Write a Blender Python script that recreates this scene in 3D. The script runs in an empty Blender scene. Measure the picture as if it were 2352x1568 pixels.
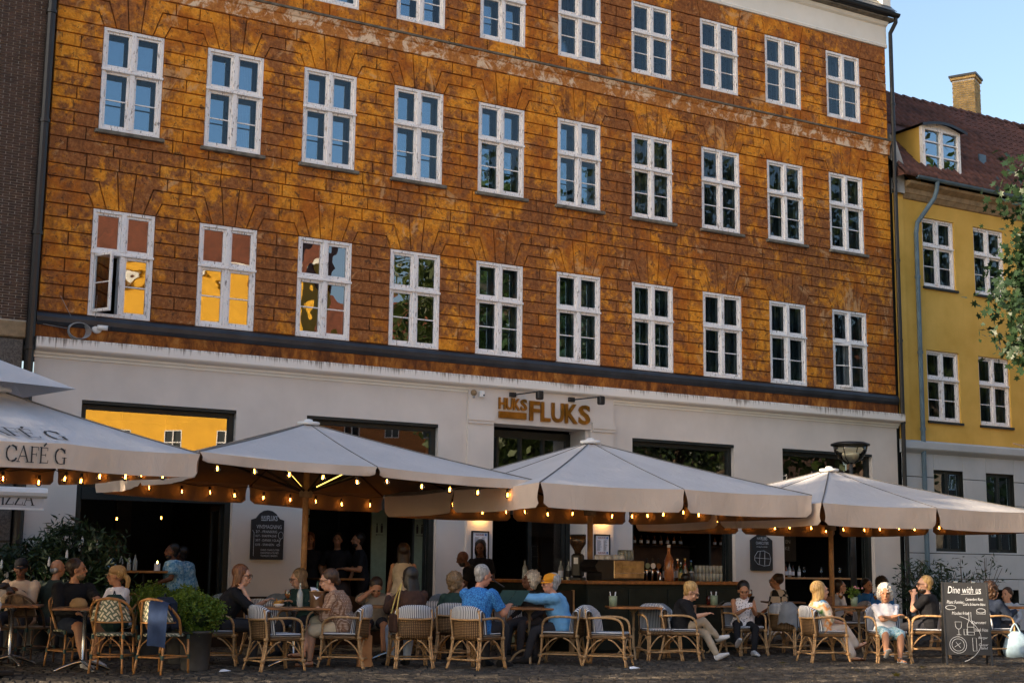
import bpy, math, random
import numpy as np
from mathutils import Vector, Matrix
random.seed(7)
sc = bpy.context.scene
COL = sc.collection
R = math.radians
# ---------------------------------------------------------------- camera
S = .93; FPX = 3268.94; PT = .16021; YW = .53133; RL = .01131
CAM = Vector((-6.13091*S, -25.4*S, 1.25))
_f = Vector((math.sin(YW)*math.cos(PT), math.cos(YW)*math.cos(PT), math.sin(PT)))
_r = Vector((math.cos(YW), -math.sin(YW), 0)); _u = _r.cross(_f)
CR = _r*math.cos(RL)+_u*math.sin(RL); CU = _u*math.cos(RL)-_r*math.sin(RL); CF = _f
cd = bpy.data.cameras.new('camera'); cam = bpy.data.objects.new('camera', cd); COL.objects.link(cam)
cam.matrix_world = Matrix(((CR.x, CU.x, -CF.x, CAM.x), (CR.y, CU.y, -CF.y, CAM.y), (CR.z, CU.z, -CF.z, CAM.z), (0, 0, 0, 1)))
cd.sensor_fit = 'HORIZONTAL'; cd.sensor_width = 36; cd.lens = FPX/2352*36; cd.clip_end = 2000; cd.clip_start = .1
sc.camera = cam
# ---------------------------------------------------------------- sky, sun, exposure
SUN_EL = 18.0; SUN_DIR = Vector((-.985*math.cos(R(SUN_EL)), .07*math.cos(R(SUN_EL)), math.sin(R(SUN_EL)))).normalized()
w = bpy.data.worlds.new('World'); sc.world = w; w.use_nodes = True
nt = w.node_tree; bg = nt.nodes['Background']
sky = nt.nodes.new('ShaderNodeTexSky'); sky.sky_type = 'NISHITA'; sky.sun_disc = False
sky.sun_elevation = R(SUN_EL); sky.sun_rotation = math.atan2(SUN_DIR.x, SUN_DIR.y)
sky.air_density = 1.0; sky.dust_density = 3.0; sky.ozone_density = 1.0
nt.links.new(sky.outputs[0], bg.inputs[0]); bg.inputs[1].default_value = .105
sl = bpy.data.lights.new('sun', 'SUN'); sl.energy = 4.2; sl.angle = R(.6); sl.color = (1, .80, .56)
so = bpy.data.objects.new('sun', sl); COL.objects.link(so); so.location = (-40, 0, 40)
so.rotation_euler = (-SUN_DIR).to_track_quat('-Z', 'Y').to_euler()
sc.view_settings.view_transform = 'Standard'; sc.view_settings.look = 'None'; sc.view_settings.gamma = 1
sc.view_settings.exposure = 1.7
# ---------------------------------------------------------------- pixel helpers (pixels of the 2352 px wide photograph)
def ray(x, y): return CF+CR*((x-1176)/FPX)-CU*((y-784)/FPX)
def fac(x, y, Y=0.):
    d = ray(x, y); return CAM+d*((Y-CAM.y)/d.y)
def gnd(x, y, z=0.):
    d = ray(x, y); return CAM+d*((z-CAM.z)/d.z)
def deep(x, y, t): return CAM+ray(x, y)*t
def pj(p):
    p = Vector(p)-CAM; z = p.dot(CF); return 1176+FPX*p.dot(CR)/z, 784-FPX*p.dot(CU)/z, z
def img(deg): return R(deg-30.44)       # heading: 0 = to the right, 90 = away, 180 = to the left, 270 = towards the viewer
# ---------------------------------------------------------------- mesh builder
class MB:
    def __init__(s): s.v = []; s.f = []
    def add(s, vs, fs):
        n = len(s.v); s.v += [tuple(p) for p in vs]; s.f += [tuple(i+n for i in f) for f in fs]; return s
    def box(s, x0, x1, y0, y1, z0, z1):
        return s.add([(x0,y0,z0),(x1,y0,z0),(x1,y1,z0),(x0,y1,z0),(x0,y0,z1),(x1,y0,z1),(x1,y1,z1),(x0,y1,z1)],
                     [(3,2,1,0),(4,5,6,7),(0,1,5,4),(1,2,6,5),(2,3,7,6),(3,0,4,7)])
    def bbox(s, x0, x1, y0, y1, z0, z1, b=.01):
        # box with chamfered edges
        vs = []; 
        for (X, Y, Z) in [(i, j, k) for i in (0, 1) for j in (0, 1) for k in (0, 1)]:
            x = (x0, x1)[X]; y = (y0, y1)[Y]; z = (z0, z1)[Z]; sx = b*(1-2*X); sy = b*(1-2*Y); sz = b*(1-2*Z)
            vs += [(x, y+sy, z+sz), (x+sx, y, z+sz), (x+sx, y+sy, z)]
        idx = lambda i, j, k, a: ((i*2+j)*2+k)*3+a
        fs = []
        for i in (0, 1):
            q = [idx(i,0,0,0), idx(i,0,1,0), idx(i,1,1,0), idx(i,1,0,0)]; fs.append(q if i == 0 else q[::-1])
            q = [idx(0,i,0,1), idx(1,i,0,1), idx(1,i,1,1), idx(0,i,1,1)]; fs.append(q if i == 0 else q[::-1])
            q = [idx(0,0,i,2), idx(0,1,i,2), idx(1,1,i,2), idx(1,0,i,2)]; fs.append(q if i == 0 else q[::-1])
        for a, b2 in ((0, 1), (1, 0)):
            pass
        def quad(a, b_, c, d): fs.append((a, b_, c, d))
        for i in (0, 1):
            for j in (0, 1):
                quad(idx(i,j,0,0), idx(i,j,1,0), idx(i,j,1,1), idx(i,j,0,1))
                quad(idx(i,0,j,0), idx(i,1,j,0), idx(i,1,j,2), idx(i,0,j,2))
                quad(idx(0,i,j,1), idx(1,i,j,1), idx(1,i,j,2), idx(0,i,j,2))
                for k in (0, 1): fs.append((idx(i,j,k,0), idx(i,j,k,1), idx(i,j,k,2)))
        return s.add(vs, fs)
    def tube(s, pts, r, n=8, cap=True, closed=False):
        pts = [Vector(p) for p in pts]; m = len(pts)
        rr = r if isinstance(r, (list, tuple)) else [r]*m
        up = None; vs = []; fs = []
        for i, p in enumerate(pts):
            a = pts[(i-1) % m] if (closed or i > 0) else p; b = pts[(i+1) % m] if (closed or i < m-1) else p
            t = (b-a)
            t = t.normalized() if t.length > 1e-9 else Vector((0, 0, 1))
            if up is None:
                up = Vector((0, 0, 1)) if abs(t.z) < .9 else Vector((1, 0, 0))
            u = up-t*up.dot(t)
            if u.length < 1e-6: u = t.orthogonal()
            u.normalize(); up = u; v = t.cross(u)
            for k in range(n):
                a_ = 2*math.pi*k/n; vs.append(p+(u*math.cos(a_)+v*math.sin(a_))*rr[i])
        for i in range(m if closed else m-1):
            for k in range(n):
                j = (i+1) % m
                fs.append((i*n+k, i*n+(k+1) % n, j*n+(k+1) % n, j*n+k))
        if cap and not closed:
            fs.append(tuple(range(n))[::-1]); fs.append(tuple((m-1)*n+k for k in range(n)))
        return s.add(vs, fs)
    def lathe(s, prof, n=14, c=(0, 0, 0)):
        # prof: list of (radius, z)
        vs = []; fs = []
        for r, z in prof:
            for k in range(n):
                a = 2*math.pi*k/n; vs.append((c[0]+r*math.cos(a), c[1]+r*math.sin(a), c[2]+z))
        for i in range(len(prof)-1):
            for k in range(n): fs.append((i*n+k, i*n+(k+1) % n, (i+1)*n+(k+1) % n, (i+1)*n+k))
        fs.append(tuple(range(n))[::-1]); fs.append(tuple((len(prof)-1)*n+k for k in range(n)))
        return s.add(vs, fs)
    def loft(s, rings, cap=True):
        # rings: list of (centre, half-vector a, half-vector b), 12 points each
        n = 12; vs = []; fs = []
        for c, a, b in rings:
            c = Vector(c); a = Vector(a); b = Vector(b)
            for k in range(n):
                t = 2*math.pi*k/n; vs.append(c+a*math.cos(t)+b*math.sin(t))
        for i in range(len(rings)-1):
            for k in range(n): fs.append((i*n+k, i*n+(k+1) % n, (i+1)*n+(k+1) % n, (i+1)*n+k))
        if cap: fs.append(tuple(range(n))[::-1]); fs.append(tuple((len(rings)-1)*n+k for k in range(n)))
        return s.add(vs, fs)
    def ball(s, c, rx, ry, rz, n=12, m=8, ax=None):
        c = Vector(c); A = ax or (Vector((1,0,0)), Vector((0,1,0)), Vector((0,0,1))); vs = []; fs = []
        for i in range(m+1):
            t = math.pi*i/m
            for k in range(n):
                a = 2*math.pi*k/n
                vs.append(c+A[0]*(rx*math.sin(t)*math.cos(a))+A[1]*(ry*math.sin(t)*math.sin(a))+A[2]*(-rz*math.cos(t)))
        for i in range(m):
            for k in range(n): fs.append((i*n+k, i*n+(k+1) % n, (i+1)*n+(k+1) % n, (i+1)*n+k))
        return s.add(vs, fs)
    def prism(s, poly, y0, y1, inset=0., gap=0.):
        # poly in (x,z) extruded along y; y0 = back, y1 = front; front ring inset
        def off(p, d):
            if d == 0: return p
            n = len(p); out = []
            ar = sum(p[i][0]*p[(i+1) % n][1]-p[(i+1) % n][0]*p[i][1] for i in range(n)); sg = 1 if ar > 0 else -1
            for i in range(n):
                a, b, c = Vector(p[i-1]), Vector(p[i]), Vector(p[(i+1) % n])
                e1 = (b-a).normalized(); e2 = (c-b).normalized()
                n1 = Vector((-e1.y, e1.x))*sg; n2 = Vector((-e2.y, e2.x))*sg
                k = 1+n1.dot(n2); v = (n1+n2)/max(k, .35); out.append((b.x+v.x*d, b.y+v.y*d))
            return out
        p0 = off(poly, gap); p1 = off(poly, gap+inset); n = len(poly)
        ar = sum(poly[i][0]*poly[(i+1) % n][1]-poly[(i+1) % n][0]*poly[i][1] for i in range(n))
        vs = [(x, y0, z) for x, z in p0]+[(x, y1, z) for x, z in p1]
        fs = [(i, (i+1) % n, n+(i+1) % n, n+i) for i in range(n)]+[tuple(range(n, 2*n))]
        if (ar < 0) == (y1 < y0): fs = [f[::-1] for f in fs]
        return s.add(vs, fs)
    def quad(s, a, b, c, d): return s.add([a, b, c, d], [(0, 1, 2, 3)])
    def xf(s, M):
        s.v = [tuple(M @ Vector(p)) for p in s.v]; return s
    def mesh(s, name, m=None, smooth=False):
        me = bpy.data.meshes.new(name); me.from_pydata(s.v, [], s.f)
        if m: me.materials.append(m)
        if smooth: me.polygons.foreach_set('use_smooth', [True]*len(me.polygons))
        me.update(); return me
    def build(s, name, m=None, parent=None, smooth=False, loc=None):
        return ob(name, s.mesh(name, m, smooth), parent, loc)
def ob(name, me, parent=None, loc=None, rz=None):
    o = bpy.data.objects.new(name, me); COL.objects.link(o)
    if parent: o.parent = parent
    if loc is not None: o.location = loc
    if rz is not None: o.rotation_euler = (0, 0, rz)
    return o
def tag(o, label=None, cat=None, group=None, kind=None):
    if label: o['label'] = label
    if cat: o['category'] = cat
    if group: o['group'] = group
    if kind: o['kind'] = kind
    return o
def thing(name, label, cat, loc=(0, 0, 0), rz=0, group=None):
    o = ob(name, None, None, loc, rz); o.empty_display_size = .1
    return tag(o, label, cat, group)
KIDS = {}
def kids(o): return [c for c in o.children]
def copy_tree(o, parent=None):
    c = o.copy(); COL.objects.link(c)
    if parent: c.parent = parent
    for ch in list(o.children):
        if ch.users_collection: copy_tree(ch, c)
    return c
def RZ(a): return Matrix.Rotation(a, 4, 'Z')
def arc(c, r, a0, a1, n, pl='xz'):
    out = []
    for i in range(n+1):
        a = a0+(a1-a0)*i/n; p, q = r*math.cos(a), r*math.sin(a)
        out.append((c[0]+p, c[1], c[2]+q) if pl == 'xz' else (c[0]+p, c[1]+q, c[2]) if pl == 'xy' else (c[0], c[1]+p, c[2]+q))
    return out
def smooth_path(pts, n=4):
    # Catmull-Rom through the points
    P = [Vector(p) for p in pts]; out = []
    for i in range(len(P)-1):
        p0 = P[max(i-1, 0)]; p1 = P[i]; p2 = P[i+1]; p3 = P[min(i+2, len(P)-1)]
        for k in range(n):
            t = k/n
            out.append(.5*((2*p1)+(p2-p0)*t+(2*p0-5*p1+4*p2-p3)*t*t+(3*p1-p0-3*p2+p3)*t**3))
    out.append(P[-1]); return out
# ---------------------------------------------------------------- text as mesh
_TX = {}
def text_mesh(body, m=None, ext=.0, off=0., sx=1., shear=0., size=1.):
    cu = bpy.data.curves.new('lettering', 'FONT'); cu.body = body; cu.extrude = ext; cu.offset = off; cu.shear = shear
    cu.size = size; cu.align_x = 'LEFT'; cu.resolution_u = 3
    o = bpy.data.objects.new('lettering', cu); COL.objects.link(o)
    me = bpy.data.meshes.new_from_object(o); bpy.data.objects.remove(o); bpy.data.curves.remove(cu)
    for v in me.vertices: v.co.x *= sx
    xs = [v.co.x for v in me.vertices]; ys = [v.co.y for v in me.vertices]
    b = (min(xs), max(xs), min(ys), max(ys)) if xs else (0, 1, 0, 1)
    me.materials.clear()
    if m: me.materials.append(m)
    return me, b
def fit_text(body, x0, x1, z0, z1, y, m, off=0., ext=.0, shear=0., name='lettering', parent=None, facing=Matrix()):
    # stands the words upright in the x-z plane, facing -y, inside the box given
    me, b = text_mesh(body, m, ext, off, 1, shear)
    sx = (x1-x0)/(b[1]-b[0]); sz = (z1-z0)/(b[3]-b[2])
    for v in me.vertices:
        p = v.co.copy(); v.co = facing @ Vector((x0+(p.x-b[0])*sx, y-p.z, z0+(p.y-b[2])*sz))
    me.update(); return ob(name, me, parent)
# ---------------------------------------------------------------- materials
M = {}
class NT:
    def __init__(s, name):
        s.m = bpy.data.materials.new(name); s.m.use_nodes = True; s.t = s.m.node_tree; s.b = s.t.nodes['Principled BSDF']; s.out = s.t.nodes['Material Output']
    def n(s, typ, **k):
        nd = s.t.nodes.new(typ)
        for a, v in k.items():
            if a in nd.inputs.keys(): nd.inputs[a].default_value = v
            else: setattr(nd, a, v)
        return nd
    def l(s, a, b): s.t.links.new(a, b)
    def pos(s, world=True, scale=None):
        o = s.n('ShaderNodeNewGeometry').outputs['Position'] if world else s.n('ShaderNodeTexCoord').outputs['Object']
        if scale:
            mp = s.n('ShaderNodeMapping'); mp.inputs['Scale'].default_value = scale; s.l(o, mp.inputs['Vector']); o = mp.outputs[0]
        return o
    def noise(s, vec, scale, detail=5, rough=.6, dist=0.):
        t = s.n('ShaderNodeTexNoise'); t.inputs['Scale'].default_value = scale; t.inputs['Detail'].default_value = detail
        t.inputs['Roughness'].default_value = rough; t.inputs['Distortion'].default_value = dist; s.l(vec, t.inputs['Vector']); return t.outputs['Fac']
    def ramp(s, fac, stops):
        r = s.n('ShaderNodeValToRGB'); e = r.color_ramp.elements
        while len(e) < len(stops): e.new(.5)
        for i, (p, c) in enumerate(stops):
            e[i].position = p; e[i].color = (c[0], c[1], c[2], 1) if isinstance(c, (tuple, list)) else (c, c, c, 1)
        s.l(fac, r.inputs[0]); return r.outputs[0]
    def mix(s, fac, a, b, mode='MIX'):
        x = s.n('ShaderNodeMix', data_type='RGBA', blend_type=mode)
        for sock, v in ((x.inputs[0], fac), (x.inputs[6], a), (x.inputs[7], b)):
            if hasattr(v, 'links'): s.l(v, sock)
            elif isinstance(v, (tuple, list)): sock.default_value = (v[0], v[1], v[2], 1)
            else: sock.default_value = v
        return x.outputs[2]
    def math(s, op, a, b=0.):
        x = s.n('ShaderNodeMath', operation=op)
        for i, v in enumerate((a, b)):
            if hasattr(v, 'links'): s.l(v, x.inputs[i])
            else: x.inputs[i].default_value = v
        return x.outputs[0]
    def col(s, c):
        if hasattr(c, 'links'): s.l(c, s.b.inputs['Base Color'])
        else: s.b.inputs['Base Color'].default_value = (c[0], c[1], c[2], 1)
        return s
    def bump(s, h, strength=.3, dist=.01):
        b = s.n('ShaderNodeBump'); b.inputs['Strength'].default_value = strength; b.inputs['Distance'].default_value = dist
        s.l(h, b.inputs['Height']); s.l(b.outputs[0], s.b.inputs['Normal']); return s
    def set(s, rough=.6, metal=0., spec=None, trans=None):
        s.b.inputs['Roughness'].default_value = rough; s.b.inputs['Metallic'].default_value = metal
        if spec is not None: s.b.inputs['Specular IOR Level'].default_value = spec
        return s
def pm(name, c, rough=.6, metal=0., var=.25, scale=9., bump=.0, bscale=60., world=False, spec=None, c2=None):
    t = NT(name); p = t.pos(world); n = t.noise(p, scale, 4)
    d = c2 or tuple(x*(1-var) for x in c); l = tuple(min(1, x*(1+var*.6)) for x in c)
    t.col(t.ramp(n, [(.3, d), (.7, l if not c2 else c)])); t.set(rough, metal, spec)
    if bump: t.bump(t.noise(p, bscale, 3), bump, .01)
    M[name] = t.m; return t.m
def emis(name, c, s):
    t = NT(name); t.col((.02, .02, .02)); t.b.inputs['Emission Color'].default_value = (*c, 1); t.b.inputs['Emission Strength'].default_value = s
    M[name] = t.m; return t.m
def stucco_orange():
    t = NT('orange_stucco'); p = t.pos()
    big = t.noise(p, .42, 3, .55, .3); mid = t.noise(p, 2.2, 8, .74, .7); fine = t.noise(p, 15, 4, .7); pat = t.noise(p, .95, 5, .66, .5)
    ochre = t.ramp(fine, [(.25, (.52, .172, .012)), (.5, (.73, .275, .02)), (.75, (.86, .41, .07))])
    brown = t.ramp(fine, [(.25, (.12, .042, .016)), (.5, (.28, .098, .028)), (.75, (.42, .185, .068))])
    red = t.ramp(fine, [(.25, (.26, .070, .010)), (.75, (.56, .172, .018))])
    mot = t.noise(p, 5.5, 5, .72, .4)
    m_ = t.math('ADD', t.math('ADD', t.math('MULTIPLY', mid, .55), t.math('MULTIPLY', mot, .45)), t.math('MULTIPLY', t.math('SUBTRACT', big, .5), .62))
    k = t.ramp(m_, [(.45, 0.), (.50, .5), (.545, 1.)])
    c = t.mix(k, t.mix(t.ramp(pat, [(.44, 0.), (.58, 1.)]), ochre, red), brown)
    st = t.noise(t.pos(scale=(3.2, 3.2, .55)), 1.6, 4, .7, .4)
    c = t.mix(t.ramp(st, [(.55, 0.), (.67, .6)]), c, (.11, .038, .016))
    sp = t.noise(p, 7.5, 5, .75, .5)
    c = t.mix(t.ramp(sp, [(.57, 0.), (.62, .75)]), c, (.055, .023, .014))
    pl = t.noise(p, 1.3, 6, .72, .8)
    c = t.mix(t.ramp(pl, [(.59, 0.), (.64, .6)]), c, (.62, .36, .17))
    t.col(c); t.set(.85, 0, .25); t.bump(t.noise(p, 9, 2, .6), .5, .02); M['orange_stucco'] = t.m
    # weathered string course: the same paint with pale plaster showing through
    t = NT('peeled_stucco'); p = t.pos()
    a = t.noise(p, 3.2, 9, .75, .5); f = t.noise(p, 16, 6, .7)
    c = t.ramp(f, [(.35, (.30, .10, .025)), (.65, (.58, .24, .06))])
    c = t.mix(t.ramp(a, [(.50, 0.), (.57, .9)]), c, (.80, .62, .44))
    d = t.noise(t.pos(scale=(1, 1, .4)), 6, 7, .8)
    c = t.mix(t.ramp(d, [(.58, 0.), (.68, .9)]), c, (.10, .04, .02))
    t.col(c); t.set(.85, 0, .25); t.bump(a, .5, .02); M['peeled_stucco'] = t.m
    t = NT('dark_stucco_joint'); n = t.noise(t.pos(), 6, 5); t.col(t.ramp(n, [(.3, (.09, .034, .011)), (.7, (.17, .065, .02))])); t.set(.9); M['joint'] = t.m
    t = NT('orange_band'); p = t.pos(); a = t.noise(t.pos(scale=(1, 1, .45)), 5.5, 9, .74, .5); b = t.noise(p, 1.1, 5, .6)
    c = t.ramp(a, [(.34, (.05, .02, .012)), (.48, (.22, .07, .016)), (.58, (.42, .15, .025)), (.72, (.60, .30, .09))])
    c = t.mix(t.ramp(b, [(.42, .55), (.60, 0.)]), c, (.10, .038, .018))
    t.col(c); t.set(.9, 0, .2); t.bump(a, .4, .015); M['orange_band'] = t.m
def grey_wall(name, c, d):
    t = NT(name); p = t.pos(); n = t.noise(p, .9, 6, .6); f = t.noise(p, 90, 3)
    k = t.ramp(n, [(.3, d), (.7, c)])
    s_ = t.noise(t.pos(scale=(5, 5, .5)), 1.4, 6, .7)
    k = t.mix(t.ramp(s_, [(.62, 0.), (.78, .35)]), k, tuple(x*.6 for x in d))
    t.col(k); t.set(.85, 0, .3); t.bump(f, .15, .004); M[name] = t.m
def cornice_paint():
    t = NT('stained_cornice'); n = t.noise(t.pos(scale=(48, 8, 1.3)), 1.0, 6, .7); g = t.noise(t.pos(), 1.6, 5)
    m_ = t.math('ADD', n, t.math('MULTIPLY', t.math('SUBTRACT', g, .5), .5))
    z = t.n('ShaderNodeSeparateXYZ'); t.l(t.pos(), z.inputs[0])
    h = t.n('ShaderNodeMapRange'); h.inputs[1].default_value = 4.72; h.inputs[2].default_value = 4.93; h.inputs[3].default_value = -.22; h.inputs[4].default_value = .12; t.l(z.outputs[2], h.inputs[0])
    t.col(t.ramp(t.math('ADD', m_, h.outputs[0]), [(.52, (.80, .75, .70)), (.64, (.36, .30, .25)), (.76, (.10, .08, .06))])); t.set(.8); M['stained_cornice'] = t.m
def worn_white():
    t = NT('worn_white_paint'); p = t.pos(); n = t.noise(p, 9, 9, .78, .4); v = t.noise(t.pos(scale=(26, 26, 5)), 1.3, 7, .75)
    c = t.mix(t.ramp(v, [(.57, 0.), (.62, .95)]), (.84, .81, .80), (.13, .10, .085))
    c = t.mix(t.ramp(n, [(.57, 0.), (.66, .7)]), c, (.50, .33, .20))
    t.col(c); t.set(.5, 0, .35); t.bump(v, .3, .004); M['white_paint'] = t.m
def glass(name, ior=1.9, wave=0., tint=(1, 1, 1), wscale=2., refl=(.95, .97, 1)):
    t = NT(name); t.t.nodes.remove(t.b)
    fr = t.n('ShaderNodeFresnel', IOR=ior); gl = t.n('ShaderNodeBsdfGlossy'); gl.inputs['Roughness'].default_value = .0; gl.inputs[0].default_value = (*refl, 1)
    tr = t.n('ShaderNodeBsdfTransparent'); tr.inputs[0].default_value = (*tint, 1); mx = t.n('ShaderNodeMixShader')
    if wave:
        b = t.n('ShaderNodeBump'); b.inputs['Strength'].default_value = wave; b.inputs['Distance'].default_value = .05
        t.l(t.noise(t.pos(), wscale, 1, .4), b.inputs['Height']); t.l(b.outputs[0], gl.inputs['Normal'])
    t.l(fr.outputs[0], mx.inputs[0]); t.l(tr.outputs[0], mx.inputs[1]); t.l(gl.outputs[0], mx.inputs[2]); t.l(mx.outputs[0], t.out.inputs[0])
    M[name] = t.m
def fabric(name, c, trans=.3, rough=.8):
    t = NT(name); p = t.pos(); n = t.noise(p, 1.7, 5); f = t.noise(p, 220, 2)
    k = t.ramp(n, [(.3, tuple(x*.9 for x in c)), (.7, c)]); t.col(k); t.set(rough, 0, .2); t.bump(t.noise(t.pos(scale=(1, 1, .45)), 5.5, 4, .55, 1.), .35, .05)
    tr = t.n('ShaderNodeBsdfTranslucent'); t.l(k, tr.inputs[0]); mx = t.n('ShaderNodeMixShader'); mx.inputs[0].default_value = trans
    t.l(t.b.outputs[0], mx.inputs[1]); t.l(tr.outputs[0], mx.inputs[2]); t.l(mx.outputs[0], t.out.inputs[0]); M[name] = t.m
def stripes(name, a, b, n, axis=0, world=False):
    t = NT(name); x = t.n('ShaderNodeSeparateXYZ'); t.l(t.pos(False), x.inputs[0])
    s_ = t.math('SINE', t.math('MULTIPLY', x.outputs[axis], n*2*math.pi))
    t.col(t.mix(t.ramp(t.math('MULTIPLY_ADD', s_, .5), [(.45, 0.), (.55, 1.)]), a, b))
    mm = s_.node; t.set(.85, 0, .15); M[name] = t.m
    return t.m
def leaf(name, c, d, trans=.3, rough=.45):
    t = NT(name); n = t.noise(t.pos(), 1.6, 4); k = t.ramp(n, [(.3, d), (.7, c)]); t.col(k); t.set(rough, 0, .35)
    tr = t.n('ShaderNodeBsdfTranslucent'); t.l(k, tr.inputs[0]); mx = t.n('ShaderNodeMixShader'); mx.inputs[0].default_value = trans
    t.l(t.b.outputs[0], mx.inputs[1]); t.l(tr.outputs[0], mx.inputs[2]); t.l(mx.outputs[0], t.out.inputs[0]); M[name] = t.m
stucco_orange(); cornice_paint(); worn_white()
grey_wall('grey_wall', (.72, .655, .60), (.60, .545, .50)); grey_wall('pale_blue_wall', (.50, .53, .56), (.40, .43, .46)); grey_wall('frieze_paint', (.86, .83, .76), (.74, .70, .62))
grey_wall('yellow_wall', (.76, .47, .11), (.58, .34, .06))
glass('window_glass', 1.62, .02, (.90, .95, .98), 1.2, (.8, .92, 1)); glass('inner_glass', 3.7, .03, (.6, .66, .7), 1.2, (.62, .84, 1)); glass('wavy_glass', 2.9, .11, (.6, .65, .65), 2.2); glass('shop_glass', 3.0, .015, (.7, .75, .75), .8); glass('clear_glass', 1.5, 0, (.93, .96, .95))
fabric('canopy', (.55, .54, .555), .02); fabric('valance', (.72, .59, .49), .05); fabric('underside_shade', (.20, .13, .085), .10)  # the brown inner cloth stands in for the shade inside the parasols
pm('dark_frame', (.016, .020, .019), .5, 0, .3, 6, spec=.3); pm('black_metal', (.018, .018, .02), .4, .3, .2); pm('zinc', (.11, .12, .14), .45, .6, .35, 3)
pm('dark_zinc', (.035, .04, .05), .45, .3, .4, 3, world=True); pm('blue_pipe', (.10, .16, .21), .5, .2, .3, 3)
pm('slate', (.03, .038, .05), .5, 0, .4, 4, .3, 20); pm('stone_sill', (.17, .15, .12), .9, 0, .5, 6, .4, 30, True); pm('granite', (.13, .11, .095), .9, 0, .6, 40, .3, 80, True)
pm('band_stone', (.33, .23, .13), .9, 0, .4, 5, .3, 50, True)
pm('brick_brown', (.075, .042, .03), .85, 0, .5, 7, .4, 60, True); pm('mortar_white', (.60, .57, .53), .95, 0, .2, 20, 0, 30, True)
pm('brick_yellow', (.52, .33, .12), .9, 0, .45, 6, .4, 60, True); pm('tile_red', (.105, .042, .03), .8, 0, .55, 3, .3, 40, True)
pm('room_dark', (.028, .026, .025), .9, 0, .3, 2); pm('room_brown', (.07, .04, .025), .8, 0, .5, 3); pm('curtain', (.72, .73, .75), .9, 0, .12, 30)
pm('wood_top', (.30, .12, .035), .35, 0, .5, 14, .1, 40); pm('dark_wood', (.03, .017, .011), .6, 0, .4, 10, spec=.25); pm('light_wood', (.45, .24, .10), .5, 0, .3, 10)
pm('rattan', (.46, .27, .12), .5, 0, .45, 25, .2, 120); pm('rattan_dark', (.20, .11, .05), .6, 0, .5, 25, .2, 120); pm('cane', (.42, .19, .055), .4, 0, .35, 20); pm('cane_dark', (.10, .05, .025), .5, 0, .4, 20)
pm('binding_green', (.02, .06, .05), .6); pm('steel', (.55, .55, .55), .25, 1, .15); pm('chrome', (.7, .7, .72), .12, 1, .1); pm('brass', (.50, .25, .055), .3, 1, .45, 3)
pm('white_plastic', (.75, .75, .75), .4, 0, .06); pm('grey_plastic', (.28, .29, .30), .5, 0, .1); pm('chalk', (.50, .52, .56), .9, 0, .3, 40); pm('chalkboard', (.012, .012, .014), .6, 0, .4, 5); pm('paper', (.75, .77, .84), .8, 0, .05)
pm('ink', (.02, .02, .025), .7, 0, .1); pm('ink_red', (.30, .06, .03), .7, 0, .1); pm('bar_green', (.012, .018, .015), .6, 0, .4, 5, spec=.25); pm('pot_grey', (.07, .072, .075), .55, 0, .3, 5); pm('pot_green', (.26, .33, .22), .5, 0, .15)
pm('asphalt', (.035, .031, .028), .9, 0, .4, 3, .3, 40, True); pm('bark', (.08, .055, .035), .95, 0, .5, 5, .6, 20)
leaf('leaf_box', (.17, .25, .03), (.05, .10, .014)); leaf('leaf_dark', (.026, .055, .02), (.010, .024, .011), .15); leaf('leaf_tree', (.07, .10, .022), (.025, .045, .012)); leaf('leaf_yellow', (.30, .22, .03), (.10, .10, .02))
# ================================================================ ground
def cobble_mat():
    t = NT('cobble'); p = t.pos(); n = t.noise(p, 6, 5); f = t.noise(p, 60, 4)
    b = t.noise(p, 1.2, 3)
    c = t.ramp(n, [(.32, (.014, .012, .011)), (.5, (.045, .038, .032)), (.66, (.15, .125, .10))])
    t.col(t.mix(.3, c, t.ramp(b, [(.3, (.022, .02, .02)), (.7, (.10, .08, .055))]))); t.set(.75, 0, .3); t.bump(f, .5, .01); M['cobble'] = t.m
cobble_mat()
g = MB(); 
_xs = [-400, -60, -20, 0, 20, 60, 400]
g.quad((-400, -400, 0), (400, -400, 0), (400, 400, 0), (-400, 400, 0))
gr = g.build('ground', M['asphalt']); tag(gr, 'dark paved square in front of the cafe', kind='structure')
pv = MB().quad((-120, -90, .004), (120, -90, .004), (120, -13.5, .004), (-120, -13.5, .004)).build('bounce_paving', pm('paving_stone', (.22, .20, .18), .85, 0, .2, 1.2, .2, 30, True)); tag(pv, 'pale stone paving added out of view to bounce light onto the house front', kind='structure')  # unseen pale ground, added to throw warm light onto the facade
# cobble setts, laid in slightly wavy rows across the strip the viewer sees
cb = MB(); rnd = random.Random(3)
A = Vector((math.cos(img(4)), math.sin(img(4)))); B = Vector((-A.y, A.x)); O = Vector(gnd(1176, 1568)[:2])
for j in range(-30, 96):
    y = j*.118
    xx = -9.5+rnd.random()*.1
    while xx < 11.5:
        wd = .10+rnd.random()*.06
        c = O+A*(xx+wd/2)+B*(y+.03*math.sin(xx*.7+j*.2))
        hx, hy = wd/2-.008, .05
        z = .012+rnd.random()*.014; tx = (rnd.random()-.5)*.012; ty = (rnd.random()-.5)*.012
        k = [c-A*hx-B*hy, c+A*hx-B*hy, c+A*hx+B*hy, c-A*hx+B*hy]
        k2 = [c-A*hx*.8-B*hy*.78, c+A*hx*.8-B*hy*.78, c+A*hx*.8+B*hy*.78, c-A*hx*.8+B*hy*.78]
        zz = [z-tx-ty, z+tx-ty, z+tx+ty, z-tx+ty]
        cb.add([(p.x, p.y, .003) for p in k]+[(p.x, p.y, q) for p, q in zip(k2, zz)], [(4, 5, 6, 7), (0, 1, 5, 4), (1, 2, 6, 5), (2, 3, 7, 6), (3, 0, 4, 7)])
        xx += wd
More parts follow.
